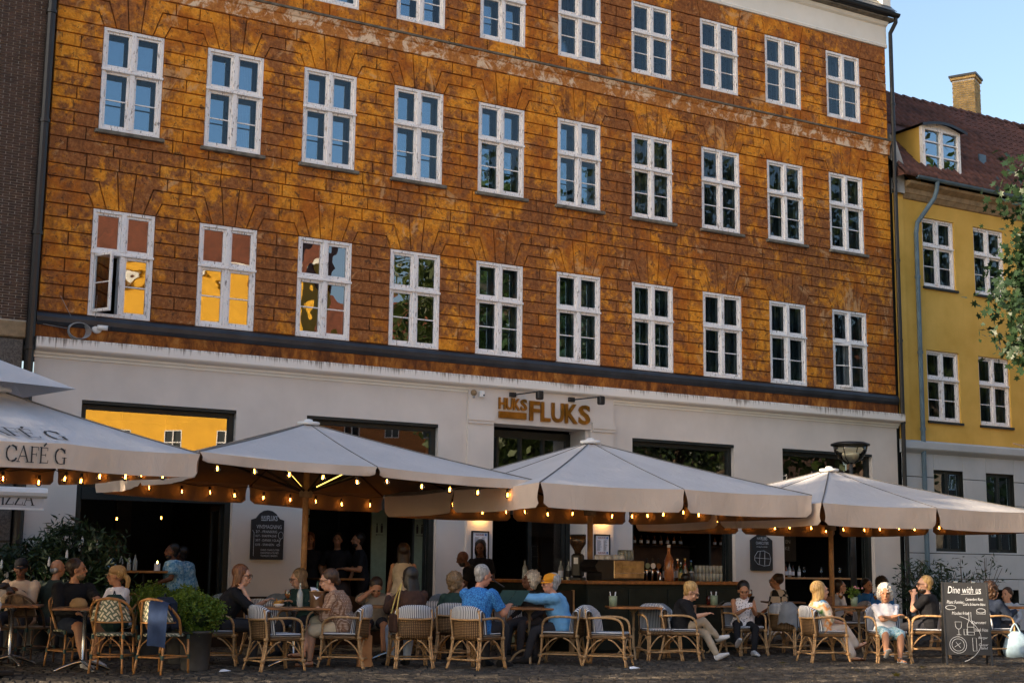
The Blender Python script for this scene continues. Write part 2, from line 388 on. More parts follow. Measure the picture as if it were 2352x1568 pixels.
co = cb.build('cobblestone', M['cobble'], gr); tag(co, 'small uneven grey setts in rows', kind='stuff')
# ================================================================ orange town house
BAY = 1.83988; WW = 1.0502; XL, XR = -.80, 18.46
Z1B, Z1T, Z2B, Z2T, Z3B, Z3T = 5.37, 7.19, 8.57, 10.39, 11.72, 13.32
NB = 10
house = thing('town_house', 'weathered orange rusticated town house with white cross windows over a grey cafe front', 'building', (8.8, 0, 0))
HI = Matrix.Translation((-8.8, 0, 0))
def hb(mb, name, m, parent=None, smooth=False):
    # builds in world coordinates under the house
    o = mb.build(name, m, parent or house, smooth)
    if not parent: o.matrix_parent_inverse = HI
    return o
def wall_holes(mb, x0, x1, z0, z1, holes, y):
    xs = sorted({x0, x1, *[h[0] for h in holes], *[h[1] for h in holes]}); zs = sorted({z0, z1, *[h[2] for h in holes], *[h[3] for h in holes]})
    for i in range(len(xs)-1):
        for j in range(len(zs)-1):
            cx, cz = (xs[i]+xs[i+1])/2, (zs[j]+zs[j+1])/2
            if any(h[0] < cx < h[1] and h[2] < cz < h[3] for h in holes): continue
            mb.quad((xs[i], y, zs[j]), (xs[i+1], y, zs[j]), (xs[i+1], y, zs[j+1]), (xs[i], y, zs[j+1]))
wins = [(k*BAY, k*BAY+WW, zb, zt) for zb, zt in ((Z1B, Z1T), (Z2B, Z2T), (Z3B, Z3T)) for k in range(NB)]
mb = MB(); wall_holes(mb, XL, XR, 5.13, 13.74, wins, .012)
for a, b, c, d in wins:      # reveals
    for q in (((a, c), (a, d)), ((b, d), (b, c)), ((a, d), (b, d)), ((b, c), (a, c))):
        (x0, z0), (x1, z1) = q; mb.quad((x0, .012, z0), (x1, .012, z1), (x1, .34, z1), (x0, .34, z0))
hb(mb, 'wall', M['joint'])
# rusticated blocks -------------------------------------------------
polys = []
def rect(x0, x1, z0, z1): polys.append([(x0, z0), (x1, z0), (x1, z1), (x0, z1)])
def pier(x0, x1, zb, zt, n, first=0):
    h = (zt-zb)/n
    for i in range(n):
        z0 = zb+i*h
        if (i+first) % 2: xm = x0+(x1-x0)*random.uniform(.46, .54); rect(x0, xm, z0, z0+h); rect(xm, x1, z0, z0+h)
        else: rect(x0, x1, z0, z0+h)
def arches(z0, h):
    z1, z2, z3 = z0+h, z0+2*h, z0+3*h
    for k in range(NB):
        a, b = k*BAY, k*BAY+WW
        f = [a, a+.2*WW, a+.4*WW, a+.6*WW, a+.8*WW, b]
        polys.append([(f[2], z0), (f[3], z0), (f[3]+.06, z3), (f[2]-.06, z3)])            # keystone
        for sd in (-1, 1):
            cx = (a+b)/2; X = lambda v: cx+sd*(v-cx) if sd > 0 else cx-(v-cx)
            # distances from the window centre, mirrored for the left side
            e, p8, p6 = WW/2, .3*WW, .1*WW
            far = (BAY/2) if not ((k == 0 and sd < 0) or (k == NB-1 and sd > 0)) else (WW/2+(.80 if sd < 0 else .85))
            half = far
            m_ = lambda d: cx+sd*d
            t1 = e+.10
            edge = (k == 0 and sd < 0) or (k == NB-1 and sd > 0)
            # first course: half of a trapezium (whole ones are shared between neighbours)
            if edge: polys.append([(m_(e), z0), (m_(half), z0), (m_(half), z1), (m_(t1), z1)])
            elif sd > 0: polys.append([(m_(e), z0), (m_(BAY-e), z0), (m_(BAY-t1), z1), (m_(t1), z1)])
            p82 = p8+.15
            polys.append([(m_(p8), z0), (m_(e), z0), (m_(t1), z1), (m_(half), z1), (m_(half), z2), (m_(p82), z2)])
            j3 = p82+.24
            polys.append([(m_(p6), z0), (m_(p8), z0), (m_(p82), z2), (m_(j3), z2), (m_(j3), z3), (m_(p6+.06), z3)])
            if edge: polys.append([(m_(j3), z2), (m_(half), z2), (m_(half), z3), (m_(j3), z3)])
            elif sd > 0: polys.append([(m_(j3), z2), (m_(BAY-j3), z2), (m_(BAY-j3), z3), (m_(j3), z3)])
def courses(zb, zt, n, wd):
    h = (zt-zb)/n
    for i in range(n):
        x = XL+ (wd*.45 if i % 2 else 0)
        if i % 2: rect(XL, x, zb+i*h, zb+i*h+h)
        while x < XR-.05:
            x2 = min(x+wd*random.uniform(.8, 1.2), XR)
            if XR-x2 < .2: x2 = XR
            rect(x, x2, zb+i*h, zb+i*h+h); x = x2
for zb, zt, n, f in ((Z1B, Z1T, 8, 0), (Z2B, Z2T, 8, 1), (Z3B, Z3T, 7, 0)):
    pier(XL, 0, zb, zt, n, f)
    for k in range(NB-1): pier(k*BAY+WW, (k+1)*BAY, zb, zt, n, f)
    pier((NB-1)*BAY+WW, XR, zb, zt, n, f)
arches(Z1T, .228); arches(Z2T, .228)
courses(Z1T+.684, Z2B, 3, .66)
courses(11.47, Z3B, 1, .62)
zc, zd = Z3T, 13.74
for k in range(NB):
    cx = k*BAY+WW/2; polys.append([(cx-.53, zc), (cx+.53, zc), (cx+.62, zd), (cx-.62, zd)])
    if k < NB-1: polys.append([(cx+.53, zc), (cx+BAY-.53, zc), (cx+BAY-.62, zd), (cx+.62, zd)])
polys.append([(XL, zc), (0-.005, zc), (-.095, zd), (XL, zd)]); polys.append([(17.61+.005, zc), (XR, zc), (XR, zd), (17.70, zd)])
def area(p): return abs(sum(p[i][0]*p[(i+1) % len(p)][1]-p[(i+1) % len(p)][0]*p[i][1] for i in range(len(p))))/2
def size(p):
    cx = sum(a for a, b in p)/len(p); cz = sum(b for a, b in p)/len(p); q = pj((cx, 0, cz))
    vis = 1 if (-20 < q[0] < 2372 and -20 < q[1] < 1588) else .001
    return vis*area(p)/q[2]**2
polys.sort(key=size, reverse=True)
rest = MB()
for i, p in enumerate(polys):
    jit = random.uniform(0, .006)
    if i < 300:
        cx = sum(a for a, b in p)/len(p); cz = sum(b for a, b in p)/len(p)
        q = MB().prism([(a-cx, b-cz) for a, b in p], .01, -.02-jit, .007, .0055)
        o = q.build('block', M['orange_stucco'], house, loc=(cx-8.8, 0, cz))
    else: rest.prism(p, .01, -.02-jit, .007, .0055)
o = hb(rest, 'block', M['orange_stucco']); o['kind'] = 'stuff'
# horizontal trims -------------------------------------------------
def profile(name, m, pts, x0=XL-.02, x1=XR+.04, parent=None):
    n = len(pts); mb = MB(); vs = [(x0, y, z) for y, z in pts]+[(x1, y, z) for y, z in pts]
    mb.add(vs, [(i, i+1, n+i+1, n+i) for i in range(n-1)]+[tuple(range(n))[::-1], tuple(range(n, 2*n))]); return hb(mb, name, m, parent)
profile('string_course', M['peeled_stucco'], [(.01, 11.08), (-.03, 11.09), (-.035, 11.30), (-.06, 11.32), (-.10, 11.40), (.01, 11.42)])
profile('string_course_capping', M['stone_sill'], [(.01, 11.405), (-.115, 11.41), (-.125, 11.445), (.01, 11.475)])
profile('ledge', M['dark_zinc'], [(.01, 5.13), (-.035, 5.14), (-.075, 5.20), (-.085, 5.27), (-.06, 5.325), (.01, 5.362)])
profile('orange_band', M['orange_band'], [(.01, 4.92), (-.02, 4.925), (-.02, 5.135), (.01, 5.14)])
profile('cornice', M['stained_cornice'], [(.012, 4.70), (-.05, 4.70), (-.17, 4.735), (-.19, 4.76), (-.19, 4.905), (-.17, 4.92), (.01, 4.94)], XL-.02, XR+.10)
profile('cornice_moulding', M['frieze_paint'], [(.012, 4.60), (-.02, 4.605), (-.03, 4.64), (-.06, 4.66), (-.07, 4.695), (.012, 4.705)])
profile('frieze', M['frieze_paint'], [(.01, 13.735), (-.05, 13.745), (-.06, 13.80), (-.035, 13.83), (-.035, 14.26), (-.09, 14.30), (-.13, 14.37), (.01, 14.40)])
profile('eaves_board', M['stone_sill'], [(.01, 14.385), (-.16, 14.375), (-.24, 14.41), (-.24, 14.44), (.01, 14.50)], XL-.02, XR+.15)
gt = MB(); gp = [(-.26+.09*math.cos(a), 14.54+.09*math.sin(a)) for a in [math.pi*(1+i/8) for i in range(9)]]
n = len(gp); gt.add([(XL-.1, y, z) for y, z in gp]+[(XR+.22, y, z) for y, z in gp], [(i, i+1, n+i+1, n+i) for i in range(n-1)]+[tuple(range(n)), tuple(range(n, 2*n))[::-1]])
hb(gt, 'gutter', M['black_metal'])
# slate roof
rf = MB(); rf.add([(XL, -.33, 14.55), (XR+.1, -.33, 14.55), (XR+.1, 3.6, 18.4), (XL, 3.6, 18.4), (XL, 7.5, 14.55), (XR+.1, 7.5, 14.55)], [(0, 1, 2, 3), (3, 2, 5, 4), (1, 5, 2), (0, 3, 4)])
rfo = hb(rf, 'roof', M['slate'])
sl_ = MB()
for r_ in range(8):
    u0 = r_*.22
    x = 15.2+(.15 if r_ % 2 else 0)
    while x < XR+.05:
        x2 = min(x+.3, XR+.1); y = -.35+u0*.714; z = 14.56+u0*.70
        sl_.add([(x+.004, y-.004, z+.012), (x2-.004, y-.004, z+.012), (x2-.004, y+.2, z+.20), (x+.004, y+.2, z+.20), (x+.004, y-.004, z), (x2-.004, y-.004, z)], [(0, 1, 2, 3), (4, 5, 1, 0)]); x = x2
o = sl_.build('slate', M['slate'], rfo); o['kind'] = 'stuff'
pa = MB().box(XR-.14, XR+.08, -.2, 2.6, 14.62, 14.7); pa = MB()
pa.add([(XR-.16, -.15, 14.7), (XR+.1, -.15, 14.7), (XR+.1, 2.6, 17.45), (XR-.16, 2.6, 17.45), (XR-.16, -.15, 15.05), (XR+.1, -.15, 15.05), (XR+.1, 2.6, 17.8), (XR-.16, 2.6, 17.8)], [(0, 1, 5, 4), (3, 0, 4, 7), (1, 2, 6, 5), (4, 5, 6, 7)])
hb(pa, 'gable_parapet', M['frieze_paint'])
# downpipes
def pipe(name, m, x, y, z0, z1, r=.05, parent=None, top=None):
    mb = MB(); pts = [(x, y, z0), (x, y, z1)]+(top or []); mb.tube(pts, r, 10)
    for z in np.arange(z0+.9, z1, 1.9): mb.tube([(x, y, z), (x, y, z+.06)], r*1.25, 10)
    return hb(mb, name, m, parent)
pipe('downpipe', M['black_metal'], XR+.09, -.12, 0, 13.9, .05, None, [(XR+.09, -.12, 14.1), (XR+.16, -.24, 14.35), (XR+.16, -.24, 14.5)])
pipe('downpipe', M['black_metal'], XL-.11, -.10, 0, 14.4, .075)
# windows -----------------------------------------------------------
def cross_window(w, h, tz):
    # returns mesh parts in local coordinates: x 0..w, z 0..h, y = 0 wall face
    P = {}
    f = .055
    m = MB()
    for b in ((0, f, 0, h), (w-f, w, 0, h), (f, w-f, 0, f), (f, w-f, h-f, h), (f, w-f, tz-.035, tz+.035)): m.bbox(b[0], b[1], -.005, .10, b[2], b[3], .004)
    m.bbox(w/2-.04, w/2+.04, -.012, .10, f, tz-.035, .004); m.bbox(w/2-.04, w/2+.04, -.012, .10, tz+.035, h-f, .004)
    m.bbox(-.01, w+.01, -.03, .02, tz-.03, tz+.012, .004)
    P['frame'] = m
    sash = []
    for (x0, x1) in ((f, w/2-.04), (w/2+.04, w-f)):
        for (z0, z1, bar) in ((f, tz-.035, True), (tz+.035, h-f, False)): sash.append((x0, x1, z0, z1, bar))
    P['sash'] = sash
    return P
def sash_mesh(w, h, bar, y=0.):
    s_ = .042; m = MB()
    m.bbox(0, s_, y, y+.045, 0, h, .004); m.bbox(w-s_, w, y, y+.045, 0, h, .004); m.bbox(s_, w-s_, y, y+.045, 0, s_+.012, .004); m.bbox(s_, w-s_, y, y+.045, h-s_, h, .004)
    if bar: m.bbox(s_, w-s_, y+.01, y+.035, h*.5-.011, h*.5+.011, .003)
    return m
_sm = {}
def make_window(loc, w, h, tz, gmat, parent, inner=True, openl=0., curtain=None, sill=True, blind=False, paint='white_paint'):
    key = (round(w, 3), round(h, 3), paint)
    if key not in _sm:
        P = cross_window(w, h, tz); _sm[key] = dict(frame=P['frame'].mesh('window', M[paint]), s=P['sash'], sm={}, pm={})
        D = _sm[key]
        for i, (x0, x1, z0, z1, bar) in enumerate(P['sash']):
            D['sm'][i] = sash_mesh(x1-x0, z1-z0, bar).mesh('sash', M[paint])
        m = MB(); y = .17
        for b in ((0, .05, 0, h), (w-.05, w, 0, h), (.05, w-.05, 0, .05), (.05, w-.05, h-.05, h), (w/2-.03, w/2+.03, .05, h-.05), (.05, w-.05, tz-.025, tz+.025)): m.box(b[0]+.001, b[1]-.001, y, y+.05, b[2]+.001, b[3]-.001)
        # white lining of the box between the two sashes
        for q in (((.002, .002), (.002, h-.002)), ((w-.002, h-.002), (w-.002, .002)), ((.002, h-.002), (w-.002, h-.002)), ((w-.002, .002), (.002, .002))):
            (a, b), (c, d) = q; m.quad((a, .10, b), (c, .10, d), (c, .33, d), (a, .33, b))
        D['inner'] = m.mesh('inner_sash', M['white_paint']); D['ip'] = MB().quad((.05, y+.025, .05), (w-.05, y+.025, .05), (w-.05, y+.025, h-.05), (.05, y+.025, h-.05)).mesh('inner_pane', M['inner_glass'])
        s_ = MB().bbox(-.07, w+.07, -.10, .02, -.075, -.012, .008); D['sill'] = s_.mesh('sill', M['stone_sill'])
    D = _sm[key]
    wn = ob('window', D['frame'], parent, loc)
    if parent is house: wn.matrix_parent_inverse = HI
    for i, (x0, x1, z0, z1, bar) in enumerate(D['s']):
        so_ = ob('sash', D['sm'][i], wn, (x0, .025, z0))
        if openl and i == 0: so_.rotation_euler = (0, 0, -openl)
        pk = (gmat, i)
        if pk not in D['pm']:
            D['pm'][pk] = MB().quad((.035, 0, .04), (x1-x0-.035, 0, .04), (x1-x0-.035, 0, z1-z0-.035), (.035, 0, z1-z0-.035)).mesh('pane', M[gmat])
        pn = ob('pane', D['pm'][pk], wn, (x0, .05, z0))
        if openl and i == 0: pn.rotation_euler = (0, 0, -openl)
    if inner:
        ob('inner_sash', D['inner'], wn)
        if gmat == 'window_glass': ob('inner_pane', D['ip'], wn)
    if sill: ob('sill', D['sill'], wn)
    if curtain:
        for sd in curtain:
            m = MB(); n = 9; x0 = .06 if sd == 'l' else w-.36 if sd == 'r' else .05; ww = .30 if sd in 'lr' else w-.1
            pts = [(x0+ww*i/(n*2), .27+.02*(-1)**i) for i in range(n*2+1)]
            for i in range(len(pts)-1): m.quad((pts[i][0], pts[i][1], .06), (pts[i+1][0], pts[i+1][1], .06), (pts[i+1][0], pts[i+1][1], h-.06), (pts[i][0], pts[i][1], h-.06))
            m.build('curtain', M['curtain'], wn)
    return wn
H1, H3 = Z1T-Z1B, Z3T-Z3B
cur1 = {3: None, 6: None, 9: 'r', 7: 'r', 5: 'r'}
for k in range(NB):
    x = k*BAY
    make_window((x, 0, Z1B), WW, H1, H1*.595, 'wavy_glass' if k < 4 else 'window_glass', house, True, R(62) if k == 0 else R(14) if k == 9 else 0, cur1.get(k), False)
    make_window((x, 0, Z2B), WW, H1, H1*.595, 'window_glass', house, True, 0, {1: 'r', 2: 'r', 3: 'r', 6: 'f', 8: 'l', 9: 'r'}.get(k), True)
    make_window((x, 0, Z3B), WW, H3, H3*.58, 'window_glass', house, True, 0, {2: 'f', 4: 'l', 5: 'lr', 1: 'f'}.get(k), False)
# dark rooms behind the upper windows
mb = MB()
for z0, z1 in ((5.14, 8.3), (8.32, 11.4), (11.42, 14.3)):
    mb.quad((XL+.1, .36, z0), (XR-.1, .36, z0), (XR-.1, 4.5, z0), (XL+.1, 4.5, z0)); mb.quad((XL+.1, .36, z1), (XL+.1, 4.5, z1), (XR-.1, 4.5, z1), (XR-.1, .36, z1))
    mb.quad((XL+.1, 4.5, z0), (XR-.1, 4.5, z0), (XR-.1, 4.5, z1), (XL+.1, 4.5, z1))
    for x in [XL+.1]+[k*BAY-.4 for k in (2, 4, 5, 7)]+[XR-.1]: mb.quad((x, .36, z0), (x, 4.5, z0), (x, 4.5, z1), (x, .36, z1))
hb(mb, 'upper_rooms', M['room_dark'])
# wall inside faces close the gap round each window
# ground floor ------------------------------------------------------
OPEN = [(0.0, 2.65), (3.96, 6.60), (11.04, 13.68), (15.02, 17.67)]
DOOR = (7.76, 9.90)
gh = [(a, b, .0, 3.96) for a, b in OPEN]+[(DOOR[0], DOOR[1], 0, 4.05)]
mb = MB(); wall_holes(mb, XL, XR, 0, 4.71, gh, 0)
for a, b, c, d in gh:
    for q in (((a, c), (a, d)), ((b, d), (b, c)), ((a, d), (b, d))):
        (x0, z0), (x1, z1) = q; mb.quad((x0, 0, z0), (x1, 0, z1), (x1, .5, z1), (x0, .5, z0))
hb(mb, 'ground_floor_wall', M['grey_wall'])
# portal: two proud pilasters and the sign panel
po = MB(); T = -.07
for a, b in ((7.20, DOOR[0]), (DOOR[1]+.08, 10.53)): po.box(a, b, T, -.001, 0, 4.05)
po.box(7.20, 10.53, T, -.001, 4.051, 4.72)
po.quad((DOOR[1]+.08, T, 0), (DOOR[1]+.08, T, 4.05), (DOOR[1], .6, 4.05), (DOOR[1], .6, 0))
pt_ = hb(po, 'portal', M['grey_wall'])
for a, b in ((7.18, DOOR[0]-.01), (DOOR[1]+.10, 10.56)):
    cp = MB(); cp.box(a, b, T-.05, T-.001, 4.08, 4.20); cp.box(a+.01, b-.01, T-.03, T-.001, 4.02, 4.0805); cp.build('capital', M['grey_wall'], pt_)
# shop windows: frames, transom, upper glass; the lower part stands open
rooms = MB()
def shop(a, b, i):
    y = .10; m = MB(); f = .10
    m.bbox(a+.002, a+f, y, y+.12, 0, 3.94, .005); m.bbox(b-f, b-.002, y, y+.12, 0, 3.94, .005); m.bbox(a+f, b-f, y, y+.12, 3.82, 3.94, .005); m.bbox(a+f, b-f, y-.02, y+.12, 2.34, 2.54, .005)
    m.bbox(a+.002, b-.002, y-.10, y+.02, 3.90, 3.955, .004)
    if i in (0,):
        m.bbox(a+f, b-f, y, y+.10, 0, .25, .005)
    fr = hb(m, 'shop_window', M['dark_frame'])
    p = MB().quad((a+f, y+.05, 2.54), (b-f, y+.05, 2.54), (b-f, y+.05, 3.82), (a+f, y+.05, 3.82)); p.build('pane', M['shop_glass'], fr)
    # folded-back glazed leaves at both sides
    for x, sgn in ((a+f+.02, 1), (b-f-.02, -1)):
        l = MB(); l.box(x-.02, x+.02, y+.12, y+.18, .05, 2.32); l.box(x-.02, x+.02, y+.60, y+.66, .05, 2.32); l.box(x-.02, x+.02, y+.18, y+.60, 2.24, 2.32); l.box(x-.02, x+.02, y+.18, y+.60, .05, .5)
        l.build('folding_leaf', M['dark_frame'], fr)
        MB().quad((x, y+.18, .5), (x, y+.60, .5), (x, y+.60, 2.24), (x, y+.18, 2.24)).build('pane', M['clear_glass'], fr)
    for ch in fr.children: ch.matrix_parent_inverse = Matrix()
for i, (a, b) in enumerate(OPEN): shop(a, b, i)
# entrance door set deep in the portal
m = MB(); a, b = DOOR; y = .55
m.box(a, a+.1, y, y+.1, 0, 4.0); m.box(b-.1, b, y, y+.1, 0, 4.0); m.box(a+.1, b-.1, y, y+.1, 3.86, 4.0); m.box(a+.1, b-.1, y-.02, y+.1, 2.36, 2.52)
for x in (a+.42, a+.95, a+1.48): m.box(x, x+.05, y, y+.08, 2.52, 3.86)
dr = hb(m, 'entrance', M['dark_frame'])
MB().quad((a+.1, y+.05, 2.52), (b-.1, y+.05, 2.52), (b-.1, y+.05, 3.86), (a+.1, y+.05, 3.86)).build('pane', M['shop_glass'], dr)
d2 = MB(); d2.box(b-.98, b-.90, y, y+.06, .02, 2.34); d2.box(b-.2, b-.12, y, y+.06, .02, 2.34); d2.box(b-.90, b-.2, y, y+.06, .02, .4); d2.box(b-.90, b-.2, y, y+.06, 2.24, 2.34)
d2.build('door_leaf', M['dark_frame'], dr); MB().quad((b-.90, y+.03, .4), (b-.2, y+.03, .4), (b-.2, y+.03, 2.24), (b-.90, y+.03, 2.24)).build('pane', M['clear_glass'], dr)
# interior of the ground floor: floor, walls, ceiling
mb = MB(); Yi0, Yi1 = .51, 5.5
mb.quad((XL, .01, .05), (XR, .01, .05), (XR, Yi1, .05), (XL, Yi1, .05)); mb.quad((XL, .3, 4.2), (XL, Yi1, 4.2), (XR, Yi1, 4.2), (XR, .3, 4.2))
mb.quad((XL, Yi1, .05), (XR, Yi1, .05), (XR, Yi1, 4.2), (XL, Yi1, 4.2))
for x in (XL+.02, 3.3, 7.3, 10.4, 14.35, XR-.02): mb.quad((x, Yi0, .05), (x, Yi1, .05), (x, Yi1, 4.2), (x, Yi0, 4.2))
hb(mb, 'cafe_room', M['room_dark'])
for x0, x1 in ((1.0, 1.35), (2.1, 2.4), (5.0, 5.9), (11.3, 11.8)): hb(MB().box(x0, x1, Yi1-.2, Yi1-.05, .06, 3.6), 'wall_panel', M['room_brown'])
# ================================================================ brick house on the left
bh = thing('brick_house', 'dark brown brick house with white mortar joints over a granite ground floor', 'building', (-12, 0, 0))
BI = Matrix.Translation((12, 0, 0))
def under(o, root):
    o.parent = root; o.matrix_parent_inverse = Matrix.Translation(-Vector(root.location)); return o
m = MB().box(-24, XL-.16, -.02, 9, 5.14, 17); under(m.build('wall', M['mortar_white']), bh)
def bk():
    bw, hh = .205, .0445; out = []; j = 0; z = 5.18
    while z < 12.6:
        x = XL-.165; k = 0
        if j % 2: out.append((x-bw*.5+.012, x, z, z+hh-.009)); x -= bw*.5
        while x > -2.5:
            out.append((x-bw+.012, x, z, z+hh-.009)); x -= bw; k += 1
        z += hh; j += 1
    return out
BR = bk(); BR.sort(key=lambda b: size([(b[0], b[2]), (b[1], b[2]), (b[1], b[3]), (b[0], b[3])]), reverse=True)
bm_ = MB().box(-.096, .096, -.012, .005, -.0177, .0177).mesh('brick', M['brick_brown'])
st = MB()
for i, (a, b, c, d) in enumerate(BR):
    if i < 300 and b-a > .18: under(ob('brick', bm_, None, ((a+b)/2, -.02-random.uniform(0, .006), (c+d)/2)), bh)
    else: st.box(a, b, -.032-random.uniform(0, .005), -.015, c, d)
o = under(st.build('brick', M['brick_brown']), bh); o['kind'] = 'stuff'
m = MB().bbox(-24, XL-.17, -.10, .3, 4.88, 5.15, .02); under(m.build('stone_band', M['band_stone']), bh)
m = MB().box(-24, XL-.2, -.04, 5, 0, 4.879); under(m.build('ground_floor', M['granite']), bh)
for j in range(9):
    x = XL-.2; k = 0
    while x > -3.2:
        wd = .8 if (j+k) % 2 else .55; z = j*.54
        under(MB().bbox(x-wd+.012, x-.012, -.085-random.uniform(0, .01), -.03, z+.014, z+.53, .012).build('granite_block', M['granite']), bh); x -= wd; k += 1
rb = MB(); rb.add([(-24, -.3, 17), (XL-.16, -.3, 17), (XL-.16, 5, 21), (-24, 5, 21), (-24, 10, 17), (XL-.16, 10, 17)], [(0, 1, 2, 3), (3, 2, 5, 4), (1, 5, 2), (0, 3, 4)]); under(rb.build('roof', M['slate']), bh)
# pizza awning on the brick house
aw = thing('awning', 'white roller awning lettered pizza on the granite wall', 'awning', (-3, -1.0, 0))
p0 = fac(2, 1118, -1.0); p1 = fac(107, 1132, -1.0); zt = p0.z
m = MB(); n = 10
xa, xb = -6.0, p1.x
prof = [(.10*math.cos(a), .085*math.sin(a)) for a in [2*math.pi*i/n for i in range(n)]]
m.add([(xa, -1.0+y, zt-.07+z) for y, z in prof]+[(xb, -1.0+y, zt-.07+z) for y, z in prof], [(i, (i+1) % n, n+(i+1) % n, n+i) for i in range(n)]+[tuple(range(n)), tuple(range(n, 2*n))])
under(m.build('cassette', M['white_plastic']), aw)
zb_ = fac(100, 1172, -1.0).z; xe = fac(98, 1172, -1.0).x
under(MB().box(xa, xe, -1.02, -1.0, zb_+.03, zt-.12).build('valance', M['canopy']), aw)
under(MB().box(xa, xe+.01, -1.04, -.99, zb_, zb_+.03).build('bottom_bar', M['white_plastic']), aw)
for x in (-5.5, -2.6): under(MB().tube([(x, -1.0, zt-.07), (x, -.1, zt-.02)], .02).build('arm', M['grey_plastic']), aw)
# serif capitals as strokes on a 1-high grid: (polyline, width)
SER = {
 'C': ([[(.82,.72),(.72,.92),(.5,1),(.28,.94),(.12,.75),(.08,.5),(.12,.25),(.28,.06),(.52,0),(.72,.06),(.84,.2)]], [(.83,.72,.83,.98)], .9),
 'A': ([[(.08,.03),(.44,.98)], [(.44,1.),(.82,.03)], [(.22,.36),(.66,.36)]], [(-.02,.0,.22,.0), (.68,.0,.98,.0)], .95),
 'F': ([[(.16,0),(.16,1)], [(.16,.98),(.66,.98)], [(.16,.52),(.52,.52)]], [(.04,0,.34,0), (.04,1,.2,1), (.66,.98,.66,.8), (.52,.6,.52,.42)], .72),
 'E': ([[(.16,0),(.16,1)], [(.16,.98),(.66,.98)], [(.16,.52),(.52,.52)], [(.16,.02),(.7,.02)], [(.36,1.1),(.52,1.26)]], [(.04,0,.2,0), (.04,1,.2,1), (.66,.98,.66,.8), (.7,.02,.72,.2), (.52,.6,.52,.42)], .76),
 'G': ([[(.82,.74),(.72,.92),(.5,1),(.28,.94),(.12,.75),(.08,.5),(.12,.25),(.28,.06),(.54,0),(.78,.06)], [(.8,.04),(.8,.42)]], [(.62,.42,.96,.42), (.83,.74,.83,.98)], 1.),
 'P': ([[(.16,0),(.16,1)], [(.16,.98),(.44,.98),(.6,.88),(.64,.73),(.58,.58),(.42,.5),(.16,.5)]], [(.04,0,.32,0), (.04,1,.2,1)], .7),
 'i': ([[(.12,0),(.12,.66)], [(.11,.86),(.13,.92)]], [(.02,0,.24,0), (.02,.65,.14,.65)], .3),
 'Z': ([[(.06,.98),(.68,.98)], [(.68,.98),(.08,.02)], [(.08,.02),(.72,.02)]], [(.06,.98,.06,.78), (.72,.02,.72,.22)], .8)}
def serif(word, x0, x1, h, place, name, m, parent, thick=.11, lift=.004):
    # place(u, v) -> world point on the cloth
    tot = sum(SER[c][2] if c != ' ' else .45 for c in word); k = (x1-x0)/tot; x = x0; out = MB()
    def seg(a, b, wd):
        d = Vector((b[0]-a[0], b[1]-a[1])); L = max(d.length, 1e-6); n_ = Vector((-d.y, d.x))/L*wd/2; e = d/L*wd*.25
        q = [(a[0]-e.x+n_.x, a[1]-e.y+n_.y), (a[0]-e.x-n_.x, a[1]-e.y-n_.y), (b[0]+e.x-n_.x, b[1]+e.y-n_.y), (b[0]+e.x+n_.x, b[1]+e.y+n_.y)]
        out.add([place(x+u*k, v*h) for u, v in q], [(0, 1, 2, 3)])
    for c in word:
        if c == ' ': x += .45*k; continue
        st_, se, wd = SER[c]
        for pl in st_:
            for i in range(len(pl)-1):
                a, b = pl[i], pl[i+1]; hor = abs(b[1]-a[1]) < .3*abs(b[0]-a[0]); tw = .045 if hor else thick
                if c in 'AZ' and (b[0]-a[0])*(b[1]-a[1]) > 0 and c == 'A': tw = .055
                seg(a, b, tw)
        for s_ in se: seg(s_[:2], s_[2:], .045)
        x += wd*k
    return out.build(name, m, parent)
q0 = fac(-16, 1160, -1.025); q1 = fac(78, 1166, -1.025); hz = .20
o = serif('PiZZA', q0.x, q1.x, hz, lambda u, v: (u, -1.025, zb_+.075+v), 'lettering', M['ink'], None, .13); under(o, aw)
# ================================================================ yellow house on the right
yh = thing('yellow_house', 'yellow plastered house with red pantile roof, dormer and pale blue rusticated base', 'building', (22, 0, 0))
Y0 = .06; YX0, YX1 = 18.62, 40
def yb(mb, name, m, parent=None, smooth=False):
    if parent: return mb.build(name, m, parent, smooth)
    return under(mb.build(name, m, None, smooth), yh)
ywx = [19.58+1.755*i for i in range(5)]; ww = 1.09
yw = [(x, x+ww, 8.07, 9.76) for x in ywx]+[(x, x+ww, 4.86, 6.54) for x in ywx]
m = MB(); wall_holes(m, YX0, YX1, 4.10, 10.5, yw, Y0)
for a, b, c, d in yw:
    for q in (((a, c), (a, d)), ((b, d), (b, c)), ((a, d), (b, d)), ((b, c), (a, c))):
        (x0, z0), (x1, z1) = q; m.quad((x0, Y0, z0), (x1, Y0, z1), (x1, Y0+.3, z1), (x0, Y0+.3, z0))
yb(m, 'wall', M['yellow_wall'])
yb(MB().box(XR+.005, YX0-.001, Y0+.02, Y0+.4, 0, 10.9), 'party_wall', M['dark_frame'])
mb_ = MB(); mb_.quad((YX0, Y0+.6, 0), (YX1, Y0+.6, 0), (YX1, Y0+.6, 11.3), (YX0, Y0+.6, 11.3)); mb_.quad((YX0, Y0+.05, 0), (YX0, Y0+.6, 0), (YX0, Y0+.6, 10.5), (YX0, Y0+.05, 10.5)); yb(mb_, 'rooms', M['room_dark'])
yb(MB().box(YX0, YX0+.30, Y0-.05, Y0-.001, 4.36, 10.3), 'pilaster', M['yellow_wall'])
grey_wall('yellow_sill', (.05, .045, .05), (.03, .03, .03))
